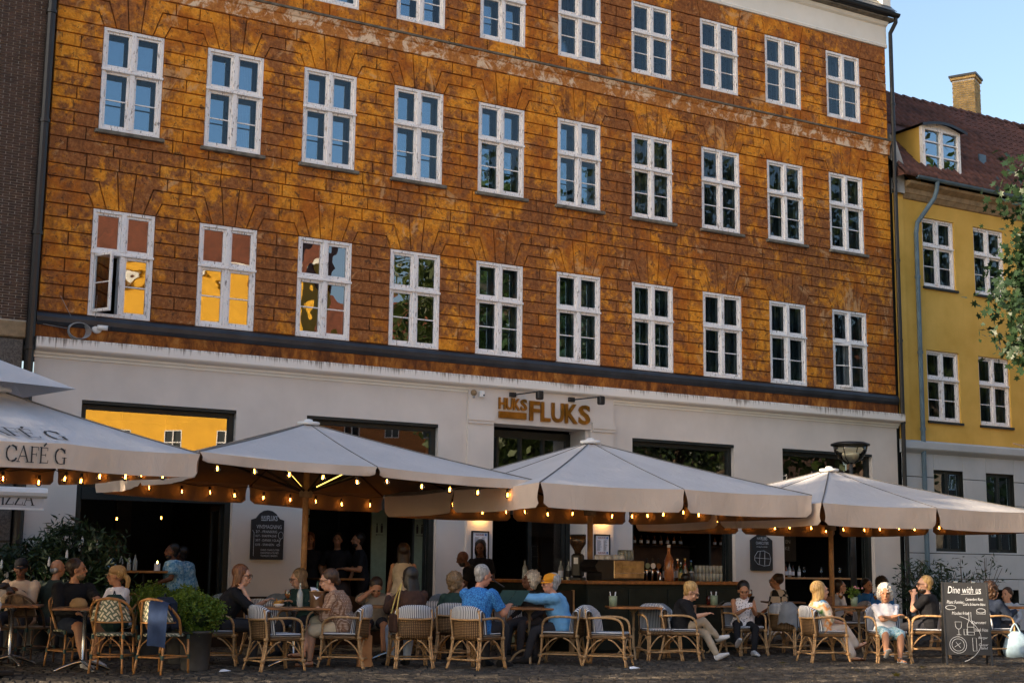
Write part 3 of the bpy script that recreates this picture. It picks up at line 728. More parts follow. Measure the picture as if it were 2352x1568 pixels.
for (a, b, c, d) in yw:
    wn = make_window((a, Y0+.05, c), b-a, d-c, (d-c)*.6, 'window_glass', None, True, 0, 'l' if random.random() < .5 else 'r', False); under(wn, yh)
    MB().box(-.04, ww+.04, -.10, .06, -.06, -.005).build('sill', M['black_metal'], wn)
# base with grooved courses
yg = [(x+.05, x+1.03, 1.83, 3.70) for x in ywx]+[(x+.05, x+1.03, -.2, .95) for x in ywx]
m = MB(); wall_holes(m, YX0, YX1, 0, 4.1, yg, Y0-.02)
for a, b, c, d in yg:
    for q in (((a, c), (a, d)), ((b, d), (b, c)), ((a, d), (b, d)), ((b, c), (a, c))):
        (x0, z0), (x1, z1) = q; m.quad((x0, Y0-.02, z0), (x1, Y0-.02, z1), (x1, Y0+.2, z1), (x0, Y0+.2, z0))
yb(m, 'base_wall', M['dark_frame'])
zs = [.0, .62, 1.20, 1.78, 2.36, 2.94, 3.52, 4.08]
for j in range(len(zs)-1):
    z0, z1 = zs[j]+.008, zs[j+1]-.008
    segs = []; x = YX0
    for a, b, c, d in sorted(yg):
        if c < z1-.1 and d > z0+.1: segs.append((x, a)); x = b
    segs.append((x, YX1))
    for a, b, c, d in yg:
        if c < z1-.1 and d > z0+.1 and a < 27:
            if d < z1-.02: yb(MB().bbox(a+.003, b-.003, Y0-.045, Y0-.021, d+.004, z1, .006), 'plaster_course', M['pale_blue_wall'])
            if c > z0+.02: yb(MB().bbox(a+.003, b-.003, Y0-.045, Y0-.021, z0, c-.004, .006), 'plaster_course', M['pale_blue_wall'])
    for a, b in segs:
        if b-a > .05 and a < 27: yb(MB().bbox(a+.002, b-.002, Y0-.045, Y0-.021, z0, z1, .006), 'plaster_course', M['pale_blue_wall'])
for (a, b, c, d) in yg[:4]:
    m = MB(); f = .07; y = Y0+.04
    for q in ((a, a+f, c, d), (b-f, b, c, d), (a+f, b-f, c, c+f), (a+f, b-f, d-f, d), ((a+b)/2-.045, (a+b)/2+.045, c+f, d-f)): m.box(q[0], q[1], y, y+.08, q[2], q[3])
    for q in ((a+f, (a+b)/2-.045), ((a+b)/2+.045, b-f)): m.box(q[0], q[1], y, y+.08, c+(d-c)*.58-.04, c+(d-c)*.58+.04)
    f_ = yb(m, 'base_window', M['dark_frame'])
    MB().quad((a+f, y+.04, c+f), (b-f, y+.04, c+f), (b-f, y+.04, d-f), (a+f, y+.04, d-f)).build('pane', M['inner_glass'], f_)
    for q0_ in (a+.14, (a+b)/2+.1): MB().box(q0_, q0_+.13, y+.15, y+.18, c+.06, d-.06).build('curtain', M['curtain'], f_)
    for ch in f_.children: ch.matrix_parent_inverse = Matrix()
m = MB(); pts = [(Y0-.02, 4.06), (Y0-.06, 4.07), (Y0-.16, 4.14), (Y0-.18, 4.17), (Y0-.18, 4.31), (Y0-.02, 4.37)]; n = len(pts)
m.add([(YX0-.04, y, z) for y, z in pts]+[(YX1, y, z) for y, z in pts], [(i, i+1, n+i+1, n+i) for i in range(n-1)]+[tuple(range(n))[::-1]]); yb(m, 'base_cornice', M['pale_blue_wall'])
m = MB(); pts = [(Y0, 10.12), (Y0-.04, 10.14), (Y0-.10, 10.24), (Y0-.12, 10.25), (Y0-.14, 10.36), (Y0-.30, 10.44), (Y0-.32, 10.5), (Y0, 10.56)]; n = len(pts)
m.add([(YX0+.3, y, z) for y, z in pts]+[(YX1, y, z) for y, z in pts], [(i, i+1, n+i+1, n+i) for i in range(n-1)]+[tuple(range(n))[::-1]]); yb(m, 'eaves_cornice', M['band_stone'])
m = MB(); gp = [(-.36+.07*math.cos(a), 10.60+.07*math.sin(a)) for a in [math.pi*(1+i/8) for i in range(9)]]; n = 9
m.add([(YX0+.42, y, z) for y, z in gp]+[(YX1, y, z) for y, z in gp], [(i, i+1, n+i+1, n+i) for i in range(n-1)]+[tuple(range(n))]); yb(m, 'gutter', M['blue_pipe'])
m = MB(); m.tube([(19.28, -.03, 0), (19.28, -.03, 9.3), (19.30, -.06, 9.55), (19.66, -.28, 10.15), (19.70, -.33, 10.35), (19.70, -.36, 10.56)], .055, 10)
for z in (1.2, 3, 4.6, 6.4, 8.2): m.tube([(19.28, -.03, z), (19.28, -.03, z+.07)], .068, 10)
yb(m, 'downpipe', M['blue_pipe'])
m = MB(); m.add([(YX0, -.1, 10.2), (YX0+.26, -.1, 10.2), (YX0+.26, -.1, 10.9), (YX0, -.1, 11.5), (YX0, .3, 10.2), (YX0+.26, .3, 10.2), (YX0+.26, .3, 11.2), (YX0, .3, 11.9)], [(0, 1, 2, 3), (1, 5, 6, 2), (3, 2, 6, 7), (0, 3, 7, 4)])
grey_wall('mouldy_plaster', (.60, .58, .54), (.08, .085, .09)); yb(m, 'kneeler', M['mouldy_plaster'])
# roof plane and pantiles: slope from the eaves (Y -.36, z 10.62) to the ridge
PITCH = R(47); RY = 2.72; RZ0 = 10.60; slope = RY+.36
ridge_z = RZ0+slope*math.tan(PITCH)
m = MB(); m.add([(YX0, -.36, RZ0-.03), (YX1, -.36, RZ0-.03), (YX1, RY, ridge_z-.03), (YX0, RY, ridge_z-.03), (YX0, 2*RY+.36, RZ0), (YX1, 2*RY+.36, RZ0)], [(0, 1, 2, 3), (3, 2, 5, 4), (0, 3, 4)])
yrf = yb(m, 'roof', M['tile_red'])
TL = slope/math.cos(PITCH); rows = 15; dr_ = TL/rows; tw = .225
def tile():
    m = MB(); n = 6; vs = []
    for v in (0, dr_*1.12):
        for i in range(n+1):
            x = tw*i/n; h = .028*math.sin(2*math.pi*i/n-.6)+.03+(.02 if v == 0 else 0.)
            vs.append((x, v*math.cos(PITCH)-h*math.sin(PITCH), v*math.sin(PITCH)+h*math.cos(PITCH)))
    fs = [(i, i+1, n+2+i, n+1+i) for i in range(n)]
    vs += [(tw*i/n, .001, -.01) for i in range(n+1)]; k = 2*(n+1)
    fs += [(k+i, k+i+1, i+1, i) for i in range(n)]
    return m.add(vs, fs)
tm = tile().mesh('roof_tile', M['tile_red'], True); tv, tf = tile().v, tile().f
dx0, dx1 = 19.62, 20.92
lst = []
for r_ in range(rows):
    for c in range(34):
        x = YX0+.02+c*tw; y = -.36+r_*dr_*math.cos(PITCH); z = RZ0+r_*dr_*math.sin(PITCH)
        if dx0-.05 < x+tw/2 < dx1+.05 and 1 < r_ < 9: continue
        lst.append((x, y, z))
lst.sort(key=lambda p: abs(p[0]-20.6)+abs(p[2]-12)*.5)
st = MB()
for i, p in enumerate(lst):
    if i < 300:
        o = ob('roof_tile', tm, yrf, p); o.rotation_euler = (random.uniform(-.02, .02), 0, 0)
    else: st.add([(v[0]+p[0], v[1]+p[1], v[2]+p[2]) for v in tv], tf)
if st.v: o = st.build('roof_tile', M['tile_red'], yrf); o['kind'] = 'stuff'
m = MB()
for c in range(30): m.tube([(YX0+c*.36, RY, ridge_z+.02), (YX0+c*.36+.34, RY, ridge_z+.0)], [.095, .075], 8)
m.build('ridge_tiles', M['tile_red'], yrf)
# dormer
dz0, dz1 = 10.92, 12.02; dy = -.02
m = MB()
for q in ((dx0, dx0+.09, dz0, dz1), (dx1-.09, dx1, dz0, dz1), (dx0+.09, dx1-.09, dz0, dz0+.07), (dx0+.09, dx1-.09, dz1-.07, dz1), ((dx0+dx1)/2-.05, (dx0+dx1)/2+.05, dz0+.07, dz1-.07)): m.box(q[0], q[1], dy, dy+.1, q[2], q[3])
for x0, x1 in ((dx0+.09, (dx0+dx1)/2-.05), ((dx0+dx1)/2+.05, dx1-.09)):
    for f in (.36, .68): m.box(x0, x1, dy+.02, dy+.05, dz0+(dz1-dz0)*f-.015, dz0+(dz1-dz0)*f+.015)
dm = m.build('dormer', M['white_paint'], yrf)
MB().quad((dx0+.09, dy+.06, dz0+.07), (dx1-.09, dy+.06, dz0+.07), (dx1-.09, dy+.06, dz1-.07), (dx0+.09, dy+.06, dz1-.07)).build('pane', M['inner_glass'], yrf)
m = MB()
for x in (dx0, dx1): m.add([(x, dy+.1, dz0-.3), (x, dy+.1, dz1), (x, 1.6, dz1), (x, 1.6, dz1+.3), (x, .3, dz0-.3)], [(0, 1, 2, 4)])
m.quad((dx0+.01, dy+.4, dz0), (dx1-.01, dy+.4, dz0), (dx1-.01, dy+.4, dz1), (dx0+.01, dy+.4, dz1)); m.build('dormer_cheek', M['yellow_wall'], yrf)
m = MB(); nn = 8
top = [(dx0-.12+(dx1-dx0+.24)*i/nn, dz1+.02+.13*math.sin(math.pi*i/nn)) for i in range(nn+1)]
vs = [(x, dy-.14, z) for x, z in top]+[(x, 1.75, z) for x, z in top]+[(x, dy-.14, z-.07) for x, z in top]; k = nn+1
m.add(vs, [(i, i+1, k+i+1, k+i) for i in range(nn)]+[(2*k+i, 2*k+i+1, i+1, i) for i in range(nn)]); m.build('dormer_roof', M['dark_zinc'], yrf)
m = MB().prism([(dx0, dz1)]+[(dx0+(dx1-dx0)*i/nn, dz1+.01+.12*math.sin(math.pi*i/nn)) for i in range(nn+1)]+[(dx1, dz1)], dy+.08, dy+.005); m.build('dormer_head', M['white_paint'], yrf)
for x in (18.75, 22.3): MB().box(x, x+.25, .6, .64, 11.6, 11.9).xf(Matrix.Translation((0, 0, 0))).build('roof_hatch', M['blue_pipe'], yrf)
# chimney behind the ridge
cpos = fac(2222, 275, RY+.9); ch = ob('chimney', None, yrf, (cpos.x, cpos.y, cpos.z-.9), R(27))
zc_top = fac(2222, 180, RY+.9).z-cpos.z+.9
me = MB().box(-.31, .31, -.31, .31, 0, zc_top).mesh('chimney', M['mortar_white']); yrf_ch = ch; ch.data = None
bpy.data.objects.remove(ch); ch = ob('chimney', me, yrf, (cpos.x, cpos.y, cpos.z-.9), R(27))
st = MB(); z = .02; j = 0
while z < zc_top-.2:
    for (nx, ny) in ((0, -1), (-1, 0), (1, 0)):
        x = -.31+(0 if j % 2 else -.1)
        while x < .30:
            a, b = max(x, -.315)+.006, min(x+.2, .315)-.006
            if b-a > .03:
                p = .322+random.uniform(0, .006)
                if nx == 0: st.box(a, b, -p, -.30, z, z+.054)
                elif nx < 0: st.box(-p, -.30, a, b, z, z+.054)
                else: st.box(.30, p, a, b, z, z+.054)
            x += .2
    z += .067; j += 1
o = st.build('brick', M['brick_yellow'], ch); o['kind'] = 'stuff'
MB().box(-.36, .36, -.36, .36, zc_top-.14, zc_top-.06).build('cap', M['brick_yellow'], ch); MB().box(-.39, .39, -.39, .39, zc_top-.06, zc_top).build('capping', M['slate'], ch)
# ================================================================ across the square (seen in the windows) and trees
def leafcloud(rnd, clumps, per, spread, size, shape='quad', up=.35):
    vs = []; fs = []
    for (c, s_) in clumps:
        for i in range(per):
            d = Vector((rnd.gauss(0, 1), rnd.gauss(0, 1), rnd.gauss(0, .8)))*(spread*s_)
            p = c+d; n = Vector((rnd.gauss(0, 1), rnd.gauss(0, 1), rnd.gauss(0, 1)+up)).normalized(); u = n.orthogonal().normalized()
            a = rnd.uniform(0, 6.28); u = (Matrix.Rotation(a, 3, n) @ u); v = n.cross(u); L = size*rnd.uniform(.6, 1.25); k = len(vs)
            if shape == 'quad':
                vs += [p-u*L*.5, p+v*L*.3, p+u*L*.5, p-v*L*.3]; fs.append((k, k+1, k+2, k+3))
            elif shape == 'long':
                vs += [p-u*L*.6, p+v*L*.13, p+u*L*.6, p-v*L*.13]; fs.append((k, k+1, k+2, k+3))
            else:   # lobed leaf
                for (x, y) in ((-.5, 0), (-.25, .12), (-.2, .42), (.05, .18), (.28, .34), (.22, .08), (.55, 0), (.22, -.08), (.28, -.34), (.05, -.18), (-.2, -.42), (-.25, -.12)): vs.append(p+u*(x*L)+v*(y*L)+n*(.1*L*abs(y)))
                fs.append(tuple(range(k, k+12)))
    m = MB(); m.v = [tuple(p) for p in vs]; m.f = fs; return m
def tree(label, x, y, h, rad, seed, mat='leaf_tree', nclump=150, per=26, leafs=.30, low=.30, shape='quad', group='trees standing on the square', flat=.85, lean=(0, 0)):
    rnd = random.Random(seed); t = thing('tree', label, 'tree', (x, y, 0), 0, group)
    zc = h*(low+1)/2; rz_ = h*(1-low)/2
    m = MB(); m.tube(smooth_path([(0, 0, -.1), (.05, .03, h*.2), (-.04, .05, h*.45), (.06, 0, h*.8)], 4), [h*.024*(1-.8*i/12) for i in range(13)], 8)
    tips = []
    for i in range(14):
        a = i*2.4; z0 = h*(.24+.5*i/14); L = rad*rnd.uniform(.6, .95)
        e = Vector((L*math.cos(a), L*math.sin(a), min(z0+L*rnd.uniform(.25, .7), h*.95)))
        m.tube(smooth_path([(0, 0, z0), (e.x*.5, e.y*.5, z0+(e.z-z0)*.62), tuple(e)], 3), [h*.009, h*.0078, h*.006, h*.005, h*.004, h*.003, h*.0015], 5)
    m.build('trunk', M['bark'], t)
    cl = []
    while len(cl) < nclump:
        p = Vector((rnd.uniform(-1, 1), rnd.uniform(-1, 1), rnd.uniform(-1, 1)))
        if p.length > 1 or p.length < .35: continue
        q = 1+.22*math.sin(3*math.atan2(p.y, p.x)+seed)+.15*math.sin(5*p.z+seed)
        cl.append((Vector((p.x*rad*q+lean[0], p.y*rad*q+lean[1], zc+p.z*rz_)), rnd.uniform(.6, 1.2)))
    leafcloud(rnd, cl, per, rad*.10, leafs, shape).build('crown', M[mat], t)
    return t
def far_house(label, x, y, rz, w, h, wallm, roofh, nx, nz, z0=1.2):
    t = thing('far_house', label, 'building', (x, y, 0), rz)
    hs = []
    for i in range(nx):
        for j in range(nz):
            a = -w/2+w*(i+.5)/nx; hs.append((a-.55, a+.55, z0+j*3.2, z0+j*3.2+1.9))
    m = MB(); wall_holes(m, -w/2, w/2, 0, h, hs, 0); m.quad((-w/2, 0, 0), (-w/2, 0, h), (-w/2, 8, h), (-w/2, 8, 0)); m.quad((w/2, 0, 0), (w/2, 8, 0), (w/2, 8, h), (w/2, 0, h))
    m.build('wall', M[wallm], t)
    fm = cross_window(1.1, 1.9, 1.15)['frame'].mesh('window', M['white_paint']); gm = MB().quad((.05, .06, .05), (1.05, .06, .05), (1.05, .06, 1.85), (.05, .06, 1.85)).mesh('pane', M['far_pane'])
    for a, b, c, d in hs:
        o = ob('window', fm, t, (a, .0, c)); ob('pane', gm, o)
    m = MB(); m.add([(-w/2-.2, -.4, h), (w/2+.2, -.4, h), (w/2+.2, 4, h+roofh), (-w/2-.2, 4, h+roofh), (-w/2-.2, 8.4, h), (w/2+.2, 8.4, h)], [(0, 1, 2, 3), (3, 2, 5, 4), (1, 5, 2), (0, 3, 4)]); m.build('roof', M['tile_lit'], t)
    MB().box(-w/2-.2, w/2+.2, -.35, .05, h-.35, h-.01).build('eaves', M['frieze_paint'], t)
    return t
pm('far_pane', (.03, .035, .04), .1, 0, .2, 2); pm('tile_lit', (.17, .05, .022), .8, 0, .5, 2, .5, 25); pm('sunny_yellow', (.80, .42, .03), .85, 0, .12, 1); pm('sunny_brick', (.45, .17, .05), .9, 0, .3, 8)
NRM = R(180+28)   # these fronts are turned towards the low sun on the left
far_house('sunlit yellow house across the square with white windows and red roof', 17.5, -62, R(180+32), 22, 19.5, 'sunny_yellow', 6, 7, 5)
far_house('dark brick house added behind the far trees to darken the window reflections', 58, -62, R(180+10), 30, 19, 'brick_brown', 6, 9, 5)  # this house and the next are a backdrop blocking bright sky in reflections
far_house('brown house added at the end of the far trees to darken the window reflections', 90, -55, R(180-15), 30, 18, 'room_brown', 6, 9, 5)
far_house('sunlit orange brick house beside the yellow one across the square', 34.5, -73, R(180+32), 20, 17, 'sunny_brick', 5, 7, 5)
for i, (x, y, h, r_) in enumerate(((27, -33, 21, 5.5), (36, -31, 23, 6), (45, -30, 25, 6.5), (55, -30, 26, 7), (67, -31, 26, 7), (33, -42, 22, 6))):
    tree('tall leafy tree in the row on the far side of the square', x, y, h, r_, 20+i, 'leaf_tree', 260, 30, .52, .16, group='trees in the row across the square')
for i, (x, y, h, r_, nc, lab) in enumerate(((-9.8, -4.1, 10.5, 2.3, 150, 'broad unseen tree added to shade the left parasols'), (-13.5, -12.4, 12, 3.6, 170, 'dense unseen tree added to shade the cobbles left of the terrace'), (-16, -3.2, 12.6, 3.0, 150, 'tall unseen tree added before the brick house to filter the sun'), (-20, -12.2, 13.5, 3.8, 170, 'dense tall unseen tree added on the left to block the sun'), (-17.5, -7.6, 11.5, 2.6, 60, 'thin crowned unseen tree added to dapple the terrace with sunlight'), (-22, -2.6, 13.5, 3.4, 150, 'tall unseen tree added at the far end of the brick house to filter the sun'))):  # outside the view, set as a leafy filter for the low sun
    tree(lab, x, y, h, r_, 40+i, 'leaf_tree', nc, 30, .38, .20, group='unseen trees added to filter the sun')
# the tree whose branches hang in front of the yellow house
tree('tree with lobed leaves hanging in front of the yellow house', 17.9, -7.3, 9.6, 3.1, 61, 'leaf_dark', 330, 70, .19, .46, 'lobed', 'tree by the yellow house')
# ================================================================ parasols
pm('seam', (.16, .15, .14), .8)
emis('filament', (1., .50, .12), 16.); glass('bulb_glass', 1.45, 0, (1., .72, .38))
fil = MB(); fil.tube([(-.006, 0, -.05), (-.006, 0, -.095)], .0035, 5).tube([(.006, 0, -.05), (.006, 0, -.095)], .0035, 5); filM = fil.mesh('filament', M['filament'])
bulM = MB().lathe([(.006, -.022), (.014, -.03), (.03, -.055), (.037, -.08), (.03, -.105), (.012, -.118)], 10).mesh('bulb', M['bulb_glass'], True)
sokM = MB().lathe([(.012, .012), (.017, .008), (.017, -.03), (.013, -.034)], 8).mesh('socket', M['black_metal'])
PAR = 'parasols over the cafe terrace'
def parasol(short, label, cx, cy, s, zr, za, rot=0., tilt=(0, 0), vh=.27, front_vh=None, vent=False, bulbs=20, sides='FRBL', inset=.97, notch=True):
    t = thing('parasol', label, 'parasol', (cx, cy, 0), rot, PAR); h = s/2
    zt = lambda x, y: zr+tilt[0]*x/h+tilt[1]*y/h
    per = []
    N = 8
    C_ = [(-1, -1), (1, -1), (1, 1), (-1, 1)]
    for k in range(4):
        a, b = C_[k], C_[(k+1) % 4]
        for i in range(N): f = i/N; per.append((a[0]+(b[0]-a[0])*f, a[1]+(b[1]-a[1])*f))
    n = len(per); m = MB(); rings = 9; vs = []; fs = []
    for r_ in range(rings):
        q = .05+.95*r_/(rings-1)
        for i, (u, v) in enumerate(per):
            ang = abs(math.sin(math.pi*i/(N/2))); x, y = u*q*h, v*q*h
            z = zt(x, y)*1. + (za-zr)*(1-q) - .05*math.sin(math.pi*q)*(.45+.55*ang)-.022*ang*q**3
            e = 1-.018*ang*(q**4); vs.append((x*e, y*e, z))
    for r_ in range(rings-1):
        for i in range(n): fs.append((r_*n+i, (r_+1)*n+i, (r_+1)*n+(i+1) % n, r_*n+(i+1) % n))
    fs.append(tuple(range(n))[::-1]); m.add(vs, fs); cano = m.build('canopy', M['canopy'], t, True)
    ml = MB(); ml.add([(x*.995, y*.995, z-.012) for x, y, z in vs], fs); ml.build('underside_shade', M['underside_shade'], cano, True)  # dark copy under the canopy, shade put into its colour
    rim = [Vector(p) for p in vs[(rings-1)*n:]]
    # seams over the eight ribs
    for i in range(0, n, 4 if notch else 8):
        m = MB(); m.tube([Vector(vs[r_*n+i])+Vector((0, 0, .004)) for r_ in range(rings)], .007 if i % 8 else .011, 5); m.build('seam', M['seam'], cano)
    m = MB(); m.lathe([(.02, .10), (.06, .09), (.07, .055), (.17, .05), (.175, .025), (.16, .0)], 16, (0, 0, za-.03)); m.build('finial', M['white_plastic'], t, True)
    if vent:
        m = MB(); vv = []
        for i, (u, v) in enumerate(per): vv.append((u*.66, v*.66, za+.02))
        m.add(vv+[(0, 0, za+.36)], [(i, (i+1) % n, n) for i in range(n)]); m.build('vent', M['canopy'], t)
    # valances: eight strips, notched at the ribs
    for k in range(8):
        seg = [rim[(k*4+i) % n] for i in range(5)]; hh = (front_vh if (front_vh and k < 2) else vh)
        P = smooth_path(seg, 4); m = MB(); L = len(P); vs2 = []; fs2 = []
        dirv = (P[-1]-P[0]).normalized(); out = Vector((dirv.y, -dirv.x, 0))
        rn = random.Random((k if notch else k//2)+int(cx*10)); ph = rn.uniform(0, 6)
        rows_ = 6
        for j in range(rows_+1):
            for i in range(L):
                f = i/(L-1); d = j/rows_
                edge = min(f, 1-f)*(P[-1]-P[0]).length
                gap = .035*min(1, d*2.5)*(1 if notch or (f < .5) == (k % 2 == 0) else 0); x = max(gap-edge, 0)*(1 if f < .5 else -1)
                rd = .10*hh/.27; dz = hh*d
                if edge < rd and d > .5 and (notch or (f < .5) == (k % 2 == 0)): dz -= (d-.5)*2*.045*(1-edge/rd)**2*(hh/.27)
                wob = (.022*math.sin(f*9+ph)*d+.014*math.sin(f*23+ph*2)*d)*(1 if notch else min(1, edge*3))+(.035*math.exp(-edge*7)*math.sin(d*3)*d if notch else 0)
                vs2.append(P[i]+dirv*x+out*(.012+wob)+Vector((0, 0, -dz)))
        for j in range(rows_):
            for i in range(L-1): fs2.append((j*L+i, (j+1)*L+i, (j+1)*L+i+1, j*L+i+1))
        m.v = [tuple(p) for p in vs2]; m.f = fs2; vo = m.build('valance', M['valance'], t, True); ml = MB(); ml.v = [tuple(p-out*.006) for p in vs2]; ml.f = fs2; ml.build('underside_shade', M['underside_shade'], vo, True)  # dark inner copy of the valance carries painted shade
    # pole, hub, ribs and struts
    m = MB(); m.tube([(0, 0, .06), (0, 0, za-.02)], .045, 12); m.build('pole', M['light_wood'], t, True)
    m = MB(); m.bbox(-.3, .3, -.3, .3, .03, .08, .01); m.build('base', M['black_metal'], t)
    zh = zr-.22
    m = MB(); m.lathe([(.09, 0), (.10, .01), (.10, .10), (.085, .11)], 14, (0, 0, zh-.10)); m.build('hub', M['band_stone'], t)
    for i in range(0, n, 4):
        e = Vector(vs[(rings-1)*n+i]); a = Vector((e.x*.04, e.y*.04, za-.09)); b = Vector((e.x*.97, e.y*.97, e.z-.045))
        m = MB(); m.tube([a, b], .016, 6); m.build('rib', M['dark_wood'], t)
        mid = a.lerp(b, .5); hp = Vector((e.x, e.y, 0)).normalized()*.09; m = MB(); m.tube([(hp.x, hp.y, zh), mid], .018, 6); m.build('strut', M['dark_wood'], t)
    # festoon of bulbs along the rim
    Mw = Matrix.Translation((cx, cy, 0)) @ RZ(rot)
    st = thing('string_light', 'glowing bulbs on black cable under the '+short, 'string lights', (cx, cy, 0), rot, None)
    ins = inset; pts = [Vector((p.x*ins, p.y*ins, p.z-.05)) for p in rim]; path = []
    for i in range(n):
        a, b = pts[i], pts[(i+1) % n]; path += [a, a.lerp(b, .5)-Vector((0, 0, .035))]
    m = MB(); m.tube(path, .006, 5, closed=True); m.build('cable', M['black_metal'], st)
    rn = random.Random(int(cx*31)); tot = len(path)
    for i in range(bulbs):
        f = (i+.5+rn.uniform(-.15, .15))/bulbs*tot; a = path[int(f) % tot]; b = path[(int(f)+1) % tot]; p = a.lerp(b, f-int(f))-Vector((0, 0, .015+rn.uniform(0, .05)))
        bo = ob('bulb', bulM, st, p); bo.rotation_euler = (rn.uniform(-.15, .15), rn.uniform(-.15, .15), rn.uniform(0, 3)); bo.scale = (1.15, 1.15, 1.15); ob('socket', sokM, bo); ob('filament', filM, bo)
    return t
_R = deep(458, 1042, 16.5)
a1 = R(14.6); u_ = Vector((math.cos(a1), math.sin(a1), 0)); v_ = Vector((-u_.y, u_.x, 0)); s1 = 3.4
c1 = _R+(v_-u_)*s1/2
par1 = parasol('lettered parasol', 'off white parasol lettered with the name of the neighbouring cafe', c1.x, c1.y, s1, _R.z, _R.z+.72, a1, (0, 0), .24, .27, True, 26, notch=False)
par2 = parasol('parasol beside the wine tasting board', 'off white parasol with rolled front edge on the pole beside the wine tasting board', 2.58, -3.44, 5.0, 2.64, 3.44, 0, (-.079, .0), .32, .13, False, 40)
par3 = parasol('parasol before the entrance', 'off white parasol in front of the entrance and the espresso machine', 7.21, -4.22, 5.0, 2.48, 3.357, 0, (0, 0), .34, None, False, 40)
par4 = parasol('parasol before the street lamp', 'off white parasol with sunlit spots in front of the street lamp', 12.27, -4.38, 5.0, 2.363, 3.12, 0, (0, 0), .34, None, False, 40)
emis('led_strip', (1., .62, .12), 1.1)
for a_ in (0, 1):
    e_ = Vector(((-1, 1)[a_]*.55, -.45, 0)); e_.normalize(); zh_ = 2.42
    MB().tube([(e_.x*.16, e_.y*.16, zh_+.06), (e_.x*.75, e_.y*.75, zh_+.34)], .008, 5).build('light_strip', M['led_strip'], par2)
# lettering on the left parasol
M1i = par1.matrix_basis
hz_ = s1/2
def onval(u, v): 
    return (u, -hz_-.028, _R.z-.225+v)
def lx(px, py):      # photo pixel -> local x on the front edge
    d = ray(px, py); n_ = -v_; t_ = ((_R-CAM).dot(n_))/d.dot(n_); P = CAM+d*t_; return (P-Vector((c1.x, c1.y, 0))).dot(u_)
serif('CAFE G', lx(8, 1065), lx(150, 1065), .165, onval, 'lettering', M['ink'], par1, .12)
def ontop(u, v):
    f = 1-(v+.12)/hz_; return (u, -hz_*f, _R.z+.72*(1-f)+.012-.05*math.sin(math.pi*f)*.75)
serif('CAFE G', lx(-55, 1050), lx(175, 1050), .30, ontop, 'lettering', M['ink'], par1, .12)
